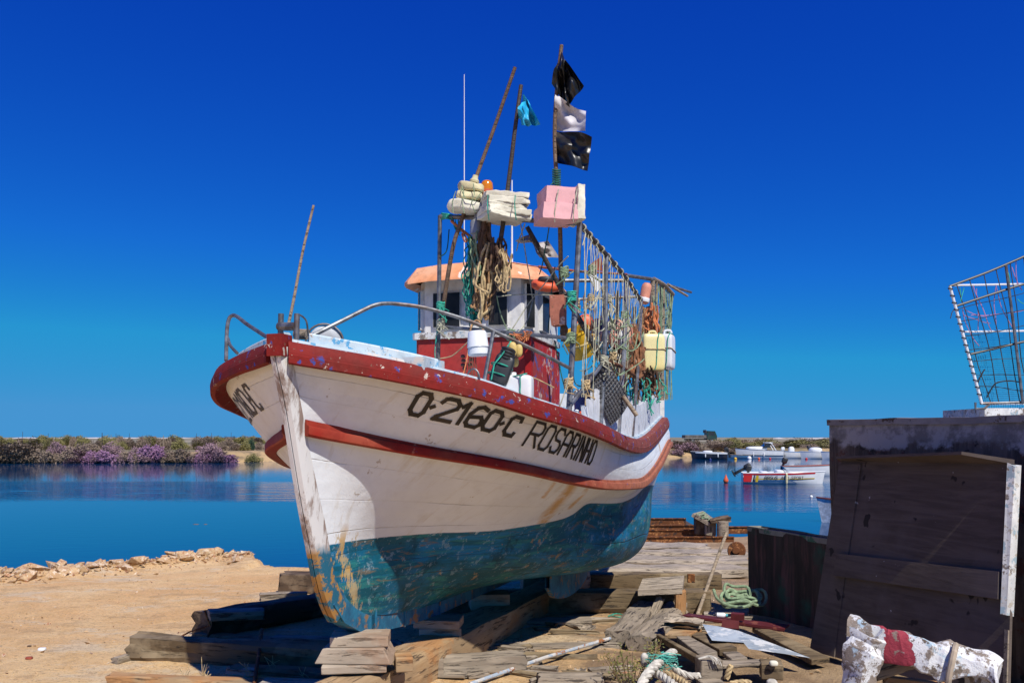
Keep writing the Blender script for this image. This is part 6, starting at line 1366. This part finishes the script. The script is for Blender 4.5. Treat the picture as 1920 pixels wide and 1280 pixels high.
# ------------------------------------------------------------------ far bank: bushes, fence posts, boats, truck
rnd = random.Random(5)
def m_leaf(name, c1, c2, c3):
    m = MT(name); n = m.noise(1.3, 4, .6); n2 = m.noise(5, 3, .6); c = m.mix(m.ramp(n, .38, .62), c1, c2); c = m.mix(m.ramp(n2, .5, .72), c, c3); m.col(c); m.set(Roughness=.85); return m.m
KINDS = {'grey': m_leaf('grey brown scrub', (.21, .155, .115), (.29, .215, .155), (.15, .12, .07)), 'mauve': m_leaf('mauve scrub', (.26, .165, .18), (.36, .22, .27), (.20, .14, .12)), 'purple': m_leaf('purple flowering scrub', (.23, .11, .21), (.33, .18, .31), (.18, .11, .13)), 'olive': m_leaf('olive scrub', (.18, .17, .055), (.27, .23, .08), (.14, .12, .055)), 'green': m_leaf('dark green scrub', (.02, .055, .03), (.035, .08, .045), (.015, .035, .02))}
trunkm = m_plain('scrub stem', (.09, .06, .04), .9)
def bush_proto(kind, seed):
    r_ = random.Random(seed); ml = MB(); ms = MB(); blobs = []
    for i in range(13):
        a = r_.uniform(0, 6.28); d = r_.uniform(.05, .75); blobs.append((Vector((d*math.cos(a), d*math.sin(a)*.8, r_.uniform(.22, .72)*(1-.45*d))), r_.uniform(.20, .36)))
    for c, r0 in blobs:
        ms.tube(cat([Vector((0, 0, 0)), c*.5+Vector((0, 0, -.05)), c], 3), .02, 4)
        for k in range(190):
            v = Vector((r_.gauss(0, 1), r_.gauss(0, 1), r_.gauss(0, 1))).normalized()*r0*r_.uniform(.7, 1.06); p = c+v
            if p.z < .01: p.z = r_.uniform(.01, .1)
            u = Vector((r_.gauss(0, 1), r_.gauss(0, 1), r_.gauss(.5, 1))).normalized(); w_ = u.orthogonal().normalized(); s = r_.uniform(.035, .075)
            ml.quad(p, p+u*s+w_*s*.45, p+u*s*1.9, p+u*s-w_*s*.45)
    a = ml.build('crown', KINDS[kind], None, origin=(0, 0, 0), smooth=False); b = ms.build('trunk', trunkm, None, origin=(0, 0, 0)); da, db = a.data, b.data
    bpy.data.objects.remove(a); bpy.data.objects.remove(b); return da, db
PRO = {(k, s): bush_proto(k, s*7+len(k)) for k in KINDS for s in (1, 2)}
def bush(x, y, z, w_, h_, kind, label, group):
    t = bpy.data.objects.new('bush', None); COL.objects.link(t); t.empty_display_size = .3; t.location = (x, y, z); t.rotation_euler = (0, 0, rnd.uniform(0, 6.28)); t.scale = (w_/1.7, w_/1.7, h_/.95); ORG[t] = Vector((x, y, z))
    da, db = PRO[(kind, rnd.choice((1, 2)))]
    for nm, d in (('crown', da), ('trunk', db)):
        o = bpy.data.objects.new(nm, d); COL.objects.link(o); o.parent = t
    return tag(t, label, 'bush', group)
def on_bank(px, d):
    """a point d metres inland on the far bank along a survey bearing"""
    k = (px-960)/F; Y = 90.
    for _ in range(30): Y = float(shore(k*Y))+d
    return k*Y, Y, bz(k*Y, Y)
left = [(10, 822, 75, 'grey'), (45, 821, 70, 'grey'), (75, 836, 40, 'grey'), (108, 824, 30, 'mauve'), (85, 852, 24, 'grey'), (125, 838, 46, 'grey'), (150, 828, 52, 'mauve'), (165, 826, 42, 'grey'), (192, 840, 50, 'purple'), (178, 838, 30, 'purple'), (210, 826, 40, 'mauve'), (150, 852, 40, 'mauve'), (240, 842, 34, 'grey'), (262, 836, 36, 'mauve'), (285, 828, 46, 'purple'), (272, 848, 40, 'mauve'), (300, 846, 26, 'purple'), (330, 836, 40, 'grey'), (352, 842, 34, 'grey'), (320, 842, 30, 'grey'), (390, 828, 40, 'mauve'), (402, 838, 46, 'mauve'), (425, 850, 34, 'purple'), (380, 846, 26, 'purple'), (475, 848, 24, 'olive'), (110, 850, 22, 'grey'), (20, 846, 46, 'grey'), (55, 848, 46, 'grey'), (215, 850, 34, 'mauve'), (235, 852, 30, 'mauve'), (140, 846, 36, 'mauve'), (312, 852, 30, 'grey'), (340, 852, 34, 'grey'), (365, 850, 30, 'mauve'), (408, 850, 40, 'mauve'), (170, 850, 40, 'mauve'), (196, 850, 36, 'purple')]
for px, py, w_, k in left:
    x, y, z = on_bank(px, rnd.uniform(.45, .9) if py > 834 else rnd.uniform(1.0, 2.0)); h_ = max(.5, CAMH-(py-3-HZ)/F*y-z); bush(x, y, z-.1, w_/F*y*1.45, h_*.92, k, {'grey': 'grey brown scrub bush at the water edge of the far bank', 'mauve': 'dull mauve scrub bush at the water edge of the far bank', 'purple': 'purple flowering bush at the water edge of the far bank', 'olive': 'olive bush at the sandy water edge by the bow'}[k], {'grey': 'grey brown waterside bushes', 'mauve': 'mauve waterside bushes', 'purple': 'purple waterside bushes', 'olive': 'olive waterside bushes'}[k])
for px, py, w_, k in ((20, 819, 30, 'olive'), (62, 816, 40, 'olive'), (90, 820, 34, 'olive'), (152, 815, 30, 'olive'), (270, 813, 30, 'grey'), (250, 819, 36, 'grey'), (310, 818, 26, 'grey'), (335, 821, 40, 'olive'), (415, 822, 26, 'grey'), (440, 824, 30, 'grey'), (468, 820, 24, 'green'), (455, 826, 36, 'olive'), (180, 821, 30, 'grey'), (370, 824, 30, 'olive'), (0, 818, 30, 'olive'), (230, 824, 24, 'olive'), (485, 824, 24, 'grey')):
    x, y, z = on_bank(px, rnd.uniform(12, 24)); h_ = max(.7, CAMH-(py-HZ)/F*y-z); bush(x, y, z-.1, w_/F*y, h_, k, {'grey': 'grey brown bush on the land behind the waterside scrub', 'olive': 'olive green bush on the land behind the waterside scrub', 'green': 'dark green bush behind the bow flare'}[k], {'grey': 'grey bushes inland', 'olive': 'olive bushes inland', 'green': 'green bushes inland'}[k])
for px, py, w_, k, d in ((1272, 826, 36, 'grey', 5), (1285, 832, 34, 'mauve', 2.6), (1256, 827, 20, 'grey', 8), (1268, 846, 20, 'mauve', 1.5), (1300, 840, 30, 'grey', 2.5), (1345, 835, 34, 'grey', 6), (1360, 828, 30, 'grey', 14), (1385, 830, 34, 'olive', 16), (1330, 846, 22, 'grey', 2), (1425, 828, 40, 'olive', 15), (1440, 826, 40, 'olive', 22), (1455, 834, 30, 'grey', 8), (1500, 828, 40, 'olive', 20), (1525, 832, 34, 'olive', 12), (1545, 826, 40, 'olive', 20), (1400, 836, 30, 'olive', 7), (1375, 842, 30, 'olive', 3.5), (1368, 848, 24, 'grey', 2.0), (1352, 846, 34, 'grey', 3.0), (1412, 836, 44, 'olive', 6), (1480, 836, 44, 'olive', 7), (1518, 836, 44, 'grey', 7), (1550, 836, 40, 'olive', 7), (1340, 826, 30, 'grey', 30), (1292, 826, 30, 'grey', 30), (1365, 824, 40, 'olive', 40), (1420, 824, 40, 'grey', 45), (1490, 824, 44, 'olive', 40), (1535, 824, 44, 'grey', 45)):
    x, y, z = on_bank(px, d); h_ = max(.8, CAMH-(py-5-HZ)/F*y-z); bush(x, y, z-.1, w_/F*y*1.6, h_, k, {'grey': 'grey brown bush on the bank behind the moored boats', 'mauve': 'mauve bush on the bank beside the stern', 'olive': 'olive bush on the bank behind the moored boats'}[k], {'grey': 'grey bushes by the moorings', 'mauve': 'mauve bushes by the stern', 'olive': 'olive bushes by the moorings'}[k])
for px, py, w_, lab in ((1384, 830, 30, 'long dark green heap of netting left of the cabin cruiser'), (1406, 833, 24, 'dark green heap of netting just behind the cabin cruiser bow'), (1470, 829, 26, 'round dark green bush right of the cabin cruiser'), (1488, 830, 30, 'widest dark green bush behind the white boats')):
    x, y, z = on_bank(px, 9); bush(x, y, z-.1, w_/F*y, max(.6, CAMH-(py-HZ)/F*y-z), 'green', lab, 'dark green clumps by the moorings')
for px, py, lab in ((42, 809, 'thin fence post far left on the bank'), (90, 812, 'thin fence post second on the far bank'), (191, 811, 'stout fence post behind the purple bush'), (217, 812, 'fence post between the purple bushes'), (242, 812, 'fence post beside the tall grey bush'), (306, 816, 'pale leaning fence post behind the scrub'), (341, 817, 'short fence post above the grey scrub'), (368, 812, 'fence post behind the mauve bushes'), (396, 811, 'thin fence post above the mauve bushes'), (433, 810, 'thin tall fence post nearest the bow')):
    x, y, z = on_bank(px, 9); top = CAMH-(py-HZ)/F*y; mb = MB(); mb.tube([(x, y, z-.1), (x+.02, y, (z+top)/2), (x+.03, y, top)], .035 if px in (191, 306) else .02, 6); one('fence_post', lab, 'fence post', mb, MAT['pole_dark'] if px != 306 else MAT['pole_grey'], 'fence posts on the far bank')
for i in range(46):
    px = rnd.uniform(-30, 500); k = rnd.choice(('olive', 'grey', 'olive')); x, y, z = on_bank(px, rnd.uniform(28, 150)); h_ = max(.7, CAMH-(rnd.uniform(813.5, 819.5)-HZ)/F*y-z); bush(x, y, z-.1, rnd.uniform(18, 44)/F*y, h_, k, {'grey': 'grey bush scattered on the flats far behind the shore', 'olive': 'olive bush scattered on the flats far behind the shore'}[k], {'grey': 'grey bushes on the flats', 'olive': 'olive bushes on the flats'}[k])
# white salt flats far off
mb = MB()
for i, (px0, px1, y, Y) in enumerate(((-200, 480, 820.5, 900), (1410, 1700, 822, 700))):
    a, b = P(px0, y, Y), P(px1, y, Y); zb = -1.5; rows = []
    for k in range(41):
        p = a.lerp(b, k/40); e = math.sin(math.pi*k/40)**.3; hh = max(.35, 1.9+2.2*mnoise.noise(Vector((k*.37, i, 0))))*e; rows.append([(p.x, p.y-16, zb), (p.x, p.y-5, zb+hh*.8), (p.x, p.y, zb+hh), (p.x, p.y+15, zb)])
    mb.grid(rows)
mb.build('salt_hills', m_plain('salt white', (.62, .60, .57), .9, .15, .05, 0, 0), None, origin=(0, 0, 0))['kind'] = 'structure'

# --- boats afloat
def small_boat(t, Ln, B, H, mats, stripe=None, deck=True, sheer=.25, bow=2.2):
    """bow towards +X, keel under the water; parts hang from t, built round the origin"""
    n = 26; rows = []; sh = []
    for i in range(n+1):
        u = i/n; b = B/2*(1-max(0, (u-.4)/.6)**bow)*(.9+.1*min(1, u*4)); b = max(b, .015); zs = H*(1+sheer*u*u); x = Ln*(u-.5)
        xr = x+.10*Ln*max(0, u-.6)*0; sh.append((x, b, zs))
        prof = [(b, zs), (b*.97, zs*.72), (b*.93, zs*.40), (b*.84, .05), (b*.62, -.14), (.0, -.22+.35*max(0, u-.75))]
        rake = .20*H*max(0, (u-.5)*2)**2
        rows.append([Vector((x+rake*(z/H), y, z)) for y, z in prof]+[Vector((x+rake*(z/H), -y, z)) for y, z in reversed(prof[:-1])])
    mb = MB(); mb.grid(rows); k = len(rows[0]); mb.F.append(tuple(range(k))); hull = mb.build('hull', mats[0], t, origin=ORG[t]-ORG[t], angle=35)
    mb = MB(); rk_ = [r[0].x-Ln*(i/n-.5) for i, r in enumerate(rows)]
    dz = -.03 if deck else -.22*H
    mb.grid([[Vector((x+r, b*.98*q, z+dz+(.05*(1-q*q)*b if deck else 0))) for q in (1, .5, 0, -.5, -1)] for (x, b, z), r in zip(sh, rk_)]); mb.build('deck', mats[1], t, origin=(0, 0, 0))
    for s in (1, -1):
        mb = MB(); mb.tube([Vector((x+r, s*b, z)) for (x, b, z), r in zip(sh, rk_)], .025, 5); mb.build('gunwale', mats[2], t, origin=(0, 0, 0))
        if stripe:
            for (f0, f1, mt) in stripe:
                mb = MB(); mb.grid([[Vector((x+r*f, s*(b*(.93+.07*f)+.012), z*f)) for f in (f1, f0)] for (x, b, z), r in list(zip(sh, rk_))[:int(n*.93)]]); mb.build('stripe', mt, t, origin=(0, 0, 0))
    return sh
def outboard(t, x, y, z, s=1., tilt=0., mat=None):
    q = Matrix.Rotation(tilt, 3, 'Y'); c = Vector((x, y, z))
    mb = MB(); mb.lump(c+q @ Vector((-.12*s, 0, .28*s)), (.34*s, .24*s, .36*s), 4, 10, rot=q); o = mb.build('outboard', mat or MAT['black_plastic'], t, origin=(0, 0, 0))
    ORG[o] = Vector((0, 0, 0)); mb = MB(); mb.box(c+q @ Vector((-.12*s, 0, -.15*s)), (.14*s, .09*s, .55*s), q); mb.box(c+q @ Vector((-.16*s, 0, -.34*s)), (.34*s, .16*s, .03*s), q); mb.lump(c+q @ Vector((-.14*s, 0, -.46*s)), (.36*s, .09*s, .10*s), 2.2, 8, rot=q); l_ = mb.build('leg', MAT['black_plastic'], t, origin=(0, 0, 0)); l_.parent = o
    mb = MB(); c2 = c+q @ Vector((-.36*s, 0, -.46*s))
    for k in range(3): mb.lump(c2+q @ Vector((0, .08*s*math.cos(k*2.1), .08*s*math.sin(k*2.1))), (.03*s, .10*s, .07*s), 2.2, 6, rot=q @ Matrix.Rotation(k*2.1, 3, 'X'))
    p_ = mb.build('propeller', MAT['lamp_grey'], t, origin=(0, 0, 0)); p_.parent = o
def afloat(name, label, px, Y, rz_, group='boats moored in the lagoon', catg='boat'):
    t = thing(name, label, catg, (0, 0, 0), group); ORG[t] = Vector((0, 0, 0)); return t
def moor(t, px, Y, rz_): t.location = ((px-960)/F*Y, Y, WZ); t.rotation_euler = (0, 0, R(rz_))
gel = m_plain('white gelcoat', (.78, .79, .78), .3, .06, 2, 0, 0, (.5, .5, .45), .2); navy = m_plain('navy hull', (.012, .02, .04), .3, .2, 3, 0, 0); red_ = m_plain('red stripe', (.60, .02, .02), .4, .1, 4, 0, 0); yel_ = m_plain('yellow stripe', (.60, .42, .02), .4, .1, 4, 0, 0); blk = MAT['black_plastic']
tint_ = m_plain('smoked screen', (.03, .035, .04), .1, .2, 4, 0, 0); lblue = m_plain('light blue cover', (.03, .28, .62), .5, .2, 4); dkred = m_plain('dark red gunwale', (.12, .03, .025), .5)
# near speedboat
t = afloat('speedboat', 'white speedboat with red and yellow stripes and tilted black outboard', 0, 0, 0)
sh = small_boat(t, 4.3, 1.7, .58, (gel, gel, gel), [(.98, .84, red_), (.50, .42, yel_)], True, .18, 2.6)
outboard(t, -2.05, .1, .62, 1.15, R(62)); outboard(t, -1.72, -.15, .55, .95, R(8))
mb = MB(); mb.grid([[Vector((.35-.35*v, .62*q*(1-.12*v), .62+.30*v+.05*(1-q*q))) for q in np.linspace(-1, 1, 9)] for v in (0, .5, 1)]); mb.build('windscreen', tint_, t, origin=(0, 0, 0))
mb = MB(); mb.lump((-.15, .0, .66), (.5, 1.1, .22), 4, 10); mb.build('console', gel, t, origin=(0, 0, 0)); mb = MB(); mb.lump((-1.0, 0, .60), (.45, 1.1, .16), 4, 10); mb.build('seat', gel, t, origin=(0, 0, 0))
mb = MB(); mb.lump((.15, -.88, .30), (.13, .12, .62), 3, 10); mb.build('fender', MAT['foam_cream'], t, origin=(0, 0, 0))
for k, (mt, x0, x1) in enumerate(((red_, -2.12, -1.72), (gel, -1.70, -1.66), (blk, -1.62, -1.56), (yel_, -1.50, -1.36))):
    mb = MB(); y = -.792; mb.add([(x0, y-.002*k, .10), (x1, y-.002*k, .10), (x1+.06, y-.012-.002*k, .47), (x0+(.0 if k == 0 else .06), y-.012-.002*k, .47)], [(0, 1, 2, 3)]); mb.build('flash', mt, t, origin=(0, 0, 0))
G5 = dict(GL); G5['4'] = [[(.75, 0), (.75, 1), (0, .3), (1, .3)]]; G5['G'] = [[(1, .82), (.8, 1), (.2, 1), (0, .82), (0, .18), (.2, 0), (1, 0), (1, .5), (.5, .5)]]; G5['U'] = [[(0, 1), (0, .15), (.2, 0), (.8, 0), (1, .15), (1, 1)]]; G5['P'] = [[(0, 0), (0, 1), (.8, 1), (1, .85), (1, .62), (.8, .5), (0, .5)]]; G5['T'] = [[(0, 1), (1, 1)], [(.5, 1), (.5, 0)]]
def flat_text(txt, x0, w_, h_, gap, y, z, mat, t, name='lettering', slant=0.):
    mb = MB(); x = x0; lay = 0
    for ch in txt:
        if ch != ' ':
            for st in G5[ch]:
                for (a, b), (c, d) in zip(st[:-1], st[1:]):
                    p = Vector((x+a*w_+slant*b, 0, z+b*h_)); q_ = Vector((x+c*w_+slant*d, 0, z+d*h_)); dd = (q_-p).normalized(); n_ = Vector((-dd.z, 0, dd.x))*h_*.08; lay += 1; o_ = Vector((0, y-.0004*(lay % 7), 0)); mb.quad(p-n_-dd*h_*.06+o_, q_-n_+dd*h_*.06+o_, q_+n_+dd*h_*.06+o_, p+n_-dd*h_*.06+o_)
        x += w_+gap
    mb.build(name, mat, t, origin=(0, 0, 0), smooth=False)
flat_text('ARGUS', -1.02, .10, .17, .045, -.852, .25, blk, t, slant=.03); flat_text('400', -.14, .10, .16, .045, -.86, .26, blk, t); flat_text('SPORT', .42, .085, .17, .045, -.868, .25, blk, t)
moor(t, 1466, 47.5, -11)
t = afloat('skiff', 'white skiff with orange gunwale moored behind the striped speedboat', 0, 0, 0)
small_boat(t, 4.4, 1.5, .62, (gel, MAT['orange'], dkred), None, True, .3); outboard(t, -2.0, 0, .66, 1.1, R(20)); moor(t, 1530, 57, -8)
t = afloat('motorboat', 'dark hulled motorboat with white deck and black outboard', 0, 0, 0)
small_boat(t, 3.9, 1.6, .75, (navy, gel, gel), [(1.0, .80, gel)], True, .2); outboard(t, -1.9, .2, .75, 1.3, R(25)); mb = MB(); mb.lump((.2, 0, .85), (1.1, 1.0, .28), 3, 10); mb.build('console', gel, t, origin=(0, 0, 0)); mb = MB()
for x in (-.9, .5): mb.lump((x, .82, .42), (.12, .1, .4), 3, 8)
mb.build('fender', gel, t, origin=(0, 0, 0)); moor(t, 1330, 98, 172)
t = afloat('skiff', 'low blue skiff lying between dark motorboat and cabin cruiser', 0, 0, 0)
small_boat(t, 3.4, 1.3, .40, (m_plain('faded blue hull', (.08, .22, .38), .5), navy, MAT['wood_grey']), None, False, .3); moor(t, 1386, 101, 176)
t = afloat('cabin_cruiser', 'white cabin cruiser with windscreen and canopy arch', 0, 0, 0)
small_boat(t, 5.2, 2.0, .95, (gel, gel, navy), [(.42, .34, navy)], True, .28)
mb = MB(); mb.lump((.35, 0, 1.15), (2.4, 1.4, .55), 3.5, 14); mb.build('cuddy', gel, t, origin=(0, 0, 0))
mb = MB(); mb.grid([[Vector((-.15-.55*v, .78*q*(1-.1*v), 1.28+.55*v)) for q in np.linspace(-1, 1, 9)] for v in (0, .5, 1)]); mb.build('windscreen', tint_, t, origin=(0, 0, 0))
mb = MB(); mb.slab([(-1.0, .75, 1.30), (-.2, .78, 1.28), (-.72, .70, 1.82), (-1.2, .70, 1.80)], .02); mb.slab([(-1.0, -.75, 1.30), (-.2, -.78, 1.28), (-.72, -.70, 1.82), (-1.2, -.70, 1.80)], .02); mb.build('side_window', tint_, t, origin=(0, 0, 0), smooth=False)
mb = MB(); mb.lump((-1.0, 0, 1.86), (1.0, 1.55, .10), 5, 10); mb.build('hardtop', gel, t, origin=(0, 0, 0))
for s in (1, -1):
    mb = MB(); mb.tube([Vector((-1.75, .7*s, .95)), Vector((-1.5, .7*s, 1.4)), Vector((-1.15, .7*s, 1.85))], .05, 6); mb.build('arch', gel, t, origin=(0, 0, 0))
for x in (.9, -.3): mb = MB(); mb.lump((x, .98, .5), (.14, .12, .5), 3, 8); mb.build('fender', gel, t, origin=(0, 0, 0))
outboard(t, -2.6, 0, .8, 1.2, R(5), gel); moor(t, 1424, 101, 176)
for px, Y, rz_, Ln, lab, eng, cab in ((1487, 102, 178, 3.9, 'small white open boat right of the cabin cruiser', 1, .9), (1532, 100, 176, 3.6, 'white boat under a pale rounded cover beside the outboards', 2, 1.5), (1572, 98, 175, 3.6, 'white boat with bright blue cover farthest along the moorings', 1, 0)):
    t = afloat('motorboat', lab, 0, 0, 0); small_boat(t, Ln, 1.6, .75, (gel, gel, lblue if cab == .9 else gel), None, True, .2)
    for k in range(eng): outboard(t, -Ln/2+.05, .35*(k-.5)*2*(eng-1), .78, 1.4, R(20))
    mb = MB(); mb.lump((.2, 0, .95), (1.5 if cab != .9 else .7, 1.3 if cab != .9 else .6, .8 if cab != .9 else .9), 2.6, 12); mb.build('cover' if cab != .9 else 'console', lblue if cab == 0 else gel, t, origin=(0, 0, 0)); moor(t, px, Y, rz_)
t = afloat('pontoon', 'short white floating step beside the cabin cruiser stern', 0, 0, 0, None, 'pontoon'); mb = MB(); mb.box((0, 0, .35), (.75, .6, .8)); mb.build('block', gel, t, origin=(0, 0, 0), smooth=False); moor(t, 1462, 101, 0)
t = afloat('dinghy', 'blue and white dinghy bow showing beside the leaning hatch', 0, 0, 0)
small_boat(t, 3.2, 1.25, .52, (m_plain('pale blue white hull', (.62, .68, .72), .4), lblue, dkred), [(.97, .86, lblue)], True, .45, 1.8); mb = MB(); mb.lump((1.0, .0, .74), (.6, .5, .12), 3, 10, .2, 5); mb.build('crumpled_cover', gel, t, origin=(0, 0, 0)); moor(t, 1647, 25.5, 165)
# buoys
def buoy(label, px, Y, prof, mat):
    t = thing('buoy', label, 'buoy', ((px-960)/F*Y, Y, WZ), 'mooring buoys'); mb = MB(); mb.lathe(prof, ORG[t], (0, 0, 1), 16); mb.build('body', mat, t); mb = MB(); torus(mb, ORG[t]+Vector((0, 0, prof[-1][1]+.03)), .035, .012, (0, 1, 0), n=12, m=5); mb.build('ring', MAT['steel'], t)
ball = lambda r: [(0, -r*.6)]+[(r*math.cos(a), r*.4+r*math.sin(a)) for a in np.linspace(-1.3, 1.4, 9)]+[(0, r*1.4)]
buoy('orange double cone buoy alone in open water', 1361, 48, [(.0, -.1), (.13, .05), (.15, .14), (.06, .34), (.04, .42), (0, .43)], MAT['orange'])
buoy('yellow ball buoy before the blue skiff', 1379, 97, ball(.17), MAT['yellow']); buoy('white and blue buoy before the dark motorboat', 1332, 94, ball(.13), MAT['blue_plastic']); buoy('large white buoy before the cabin cruiser bow', 1405, 98, ball(.25), MAT['white_plastic'])
buoy('small orange buoy under the cabin cruiser', 1423, 98, ball(.14), MAT['orange']); buoy('small red buoy near the cabin cruiser stern', 1444, 98.5, ball(.12), red_); buoy('red buoy beside the outboard engines', 1512, 97, ball(.14), red_); buoy('white ball buoy in the speedboat reflection', 1521, 36.5, ball(.07), MAT['white_plastic'])
# truck on the far bank
t = thing('truck', 'dark green flatbed truck parked on the far bank', 'truck', (0, 0, 0)); ORG[t] = Vector((0, 0, 0)); cabm = m_plain('dark green cab', (.012, .05, .045), .4, .2, 2); bed = m_plain('grey truck bed', (.12, .115, .11), .7, .3, 2)
mb = MB(); pro = [(1.1, .7), (2.75, .7), (2.8, 1.25), (2.45, 2.05), (1.15, 2.1)]; mb.add([(x, -.95, z) for x, z in pro]+[(x, .95, z) for x, z in pro], [(4, 3, 2, 1, 0), (5, 6, 7, 8, 9)]+[(i, (i+1) % 5, 5+(i+1) % 5, 5+i) for i in range(5)]); mb.build('cab', cabm, t, origin=(0, 0, 0), smooth=False)
mb = MB(); mb.slab([(1.35, -.965, 1.35), (2.35, -.965, 1.35), (2.25, -.965, 1.95), (1.35, -.965, 1.95)], .01); mb.build('window', tint_, t, origin=(0, 0, 0), smooth=False)
mb = MB(); mb.box((-.85, 0, 1.0), (3.7, 2.0, .16)); mb.build('bed', bed, t, origin=(0, 0, 0), smooth=False); mb = MB(); mb.box((-.85, -1.0, 1.25), (3.6, .05, .35)); mb.box((-.85, 1.0, 1.25), (3.6, .05, .35)); mb.box((-2.68, 0, 1.25), (.05, 2, .35)); mb.build('side_board', bed, t, origin=(0, 0, 0), smooth=False)
mb = MB(); mb.box((0, 0, .72), (5.0, .9, .2)); mb.build('chassis', blk, t, origin=(0, 0, 0), smooth=False); mb = MB(); mb.box((.95, 0, 2.0), (.08, 1.7, .5)); mb.build('headboard', bed, t, origin=(0, 0, 0), smooth=False)
for x in (2.0, -1.4):
    for y in (-.85, .85):
        mb = MB(); mb.lathe([(0, -.12), (.3, -.12), (.42, -.1), (.42, .1), (.3, .12), (0, .12)], (x, y, .42), (0, 1, 0), 18); w_ = mb.build('wheel', blk, t, origin=(0, 0, 0)); mb = MB(); mb.lathe([(0, -.14), (.22, -.14), (.22, .14), (0, .14)], (x, y, .42), (0, 1, 0), 14); r_ = mb.build('rim', MAT['lamp_grey'], t, origin=(0, 0, 0)); r_.parent = w_
for x0 in ((.3, 1.75),): pass
x, y, z = on_bank(1311, 52); t.location = (x, y, bz(x, y)+.15); t.rotation_euler = (0, 0, R(4)); t.scale = (1.1, 1.1, 1.15)
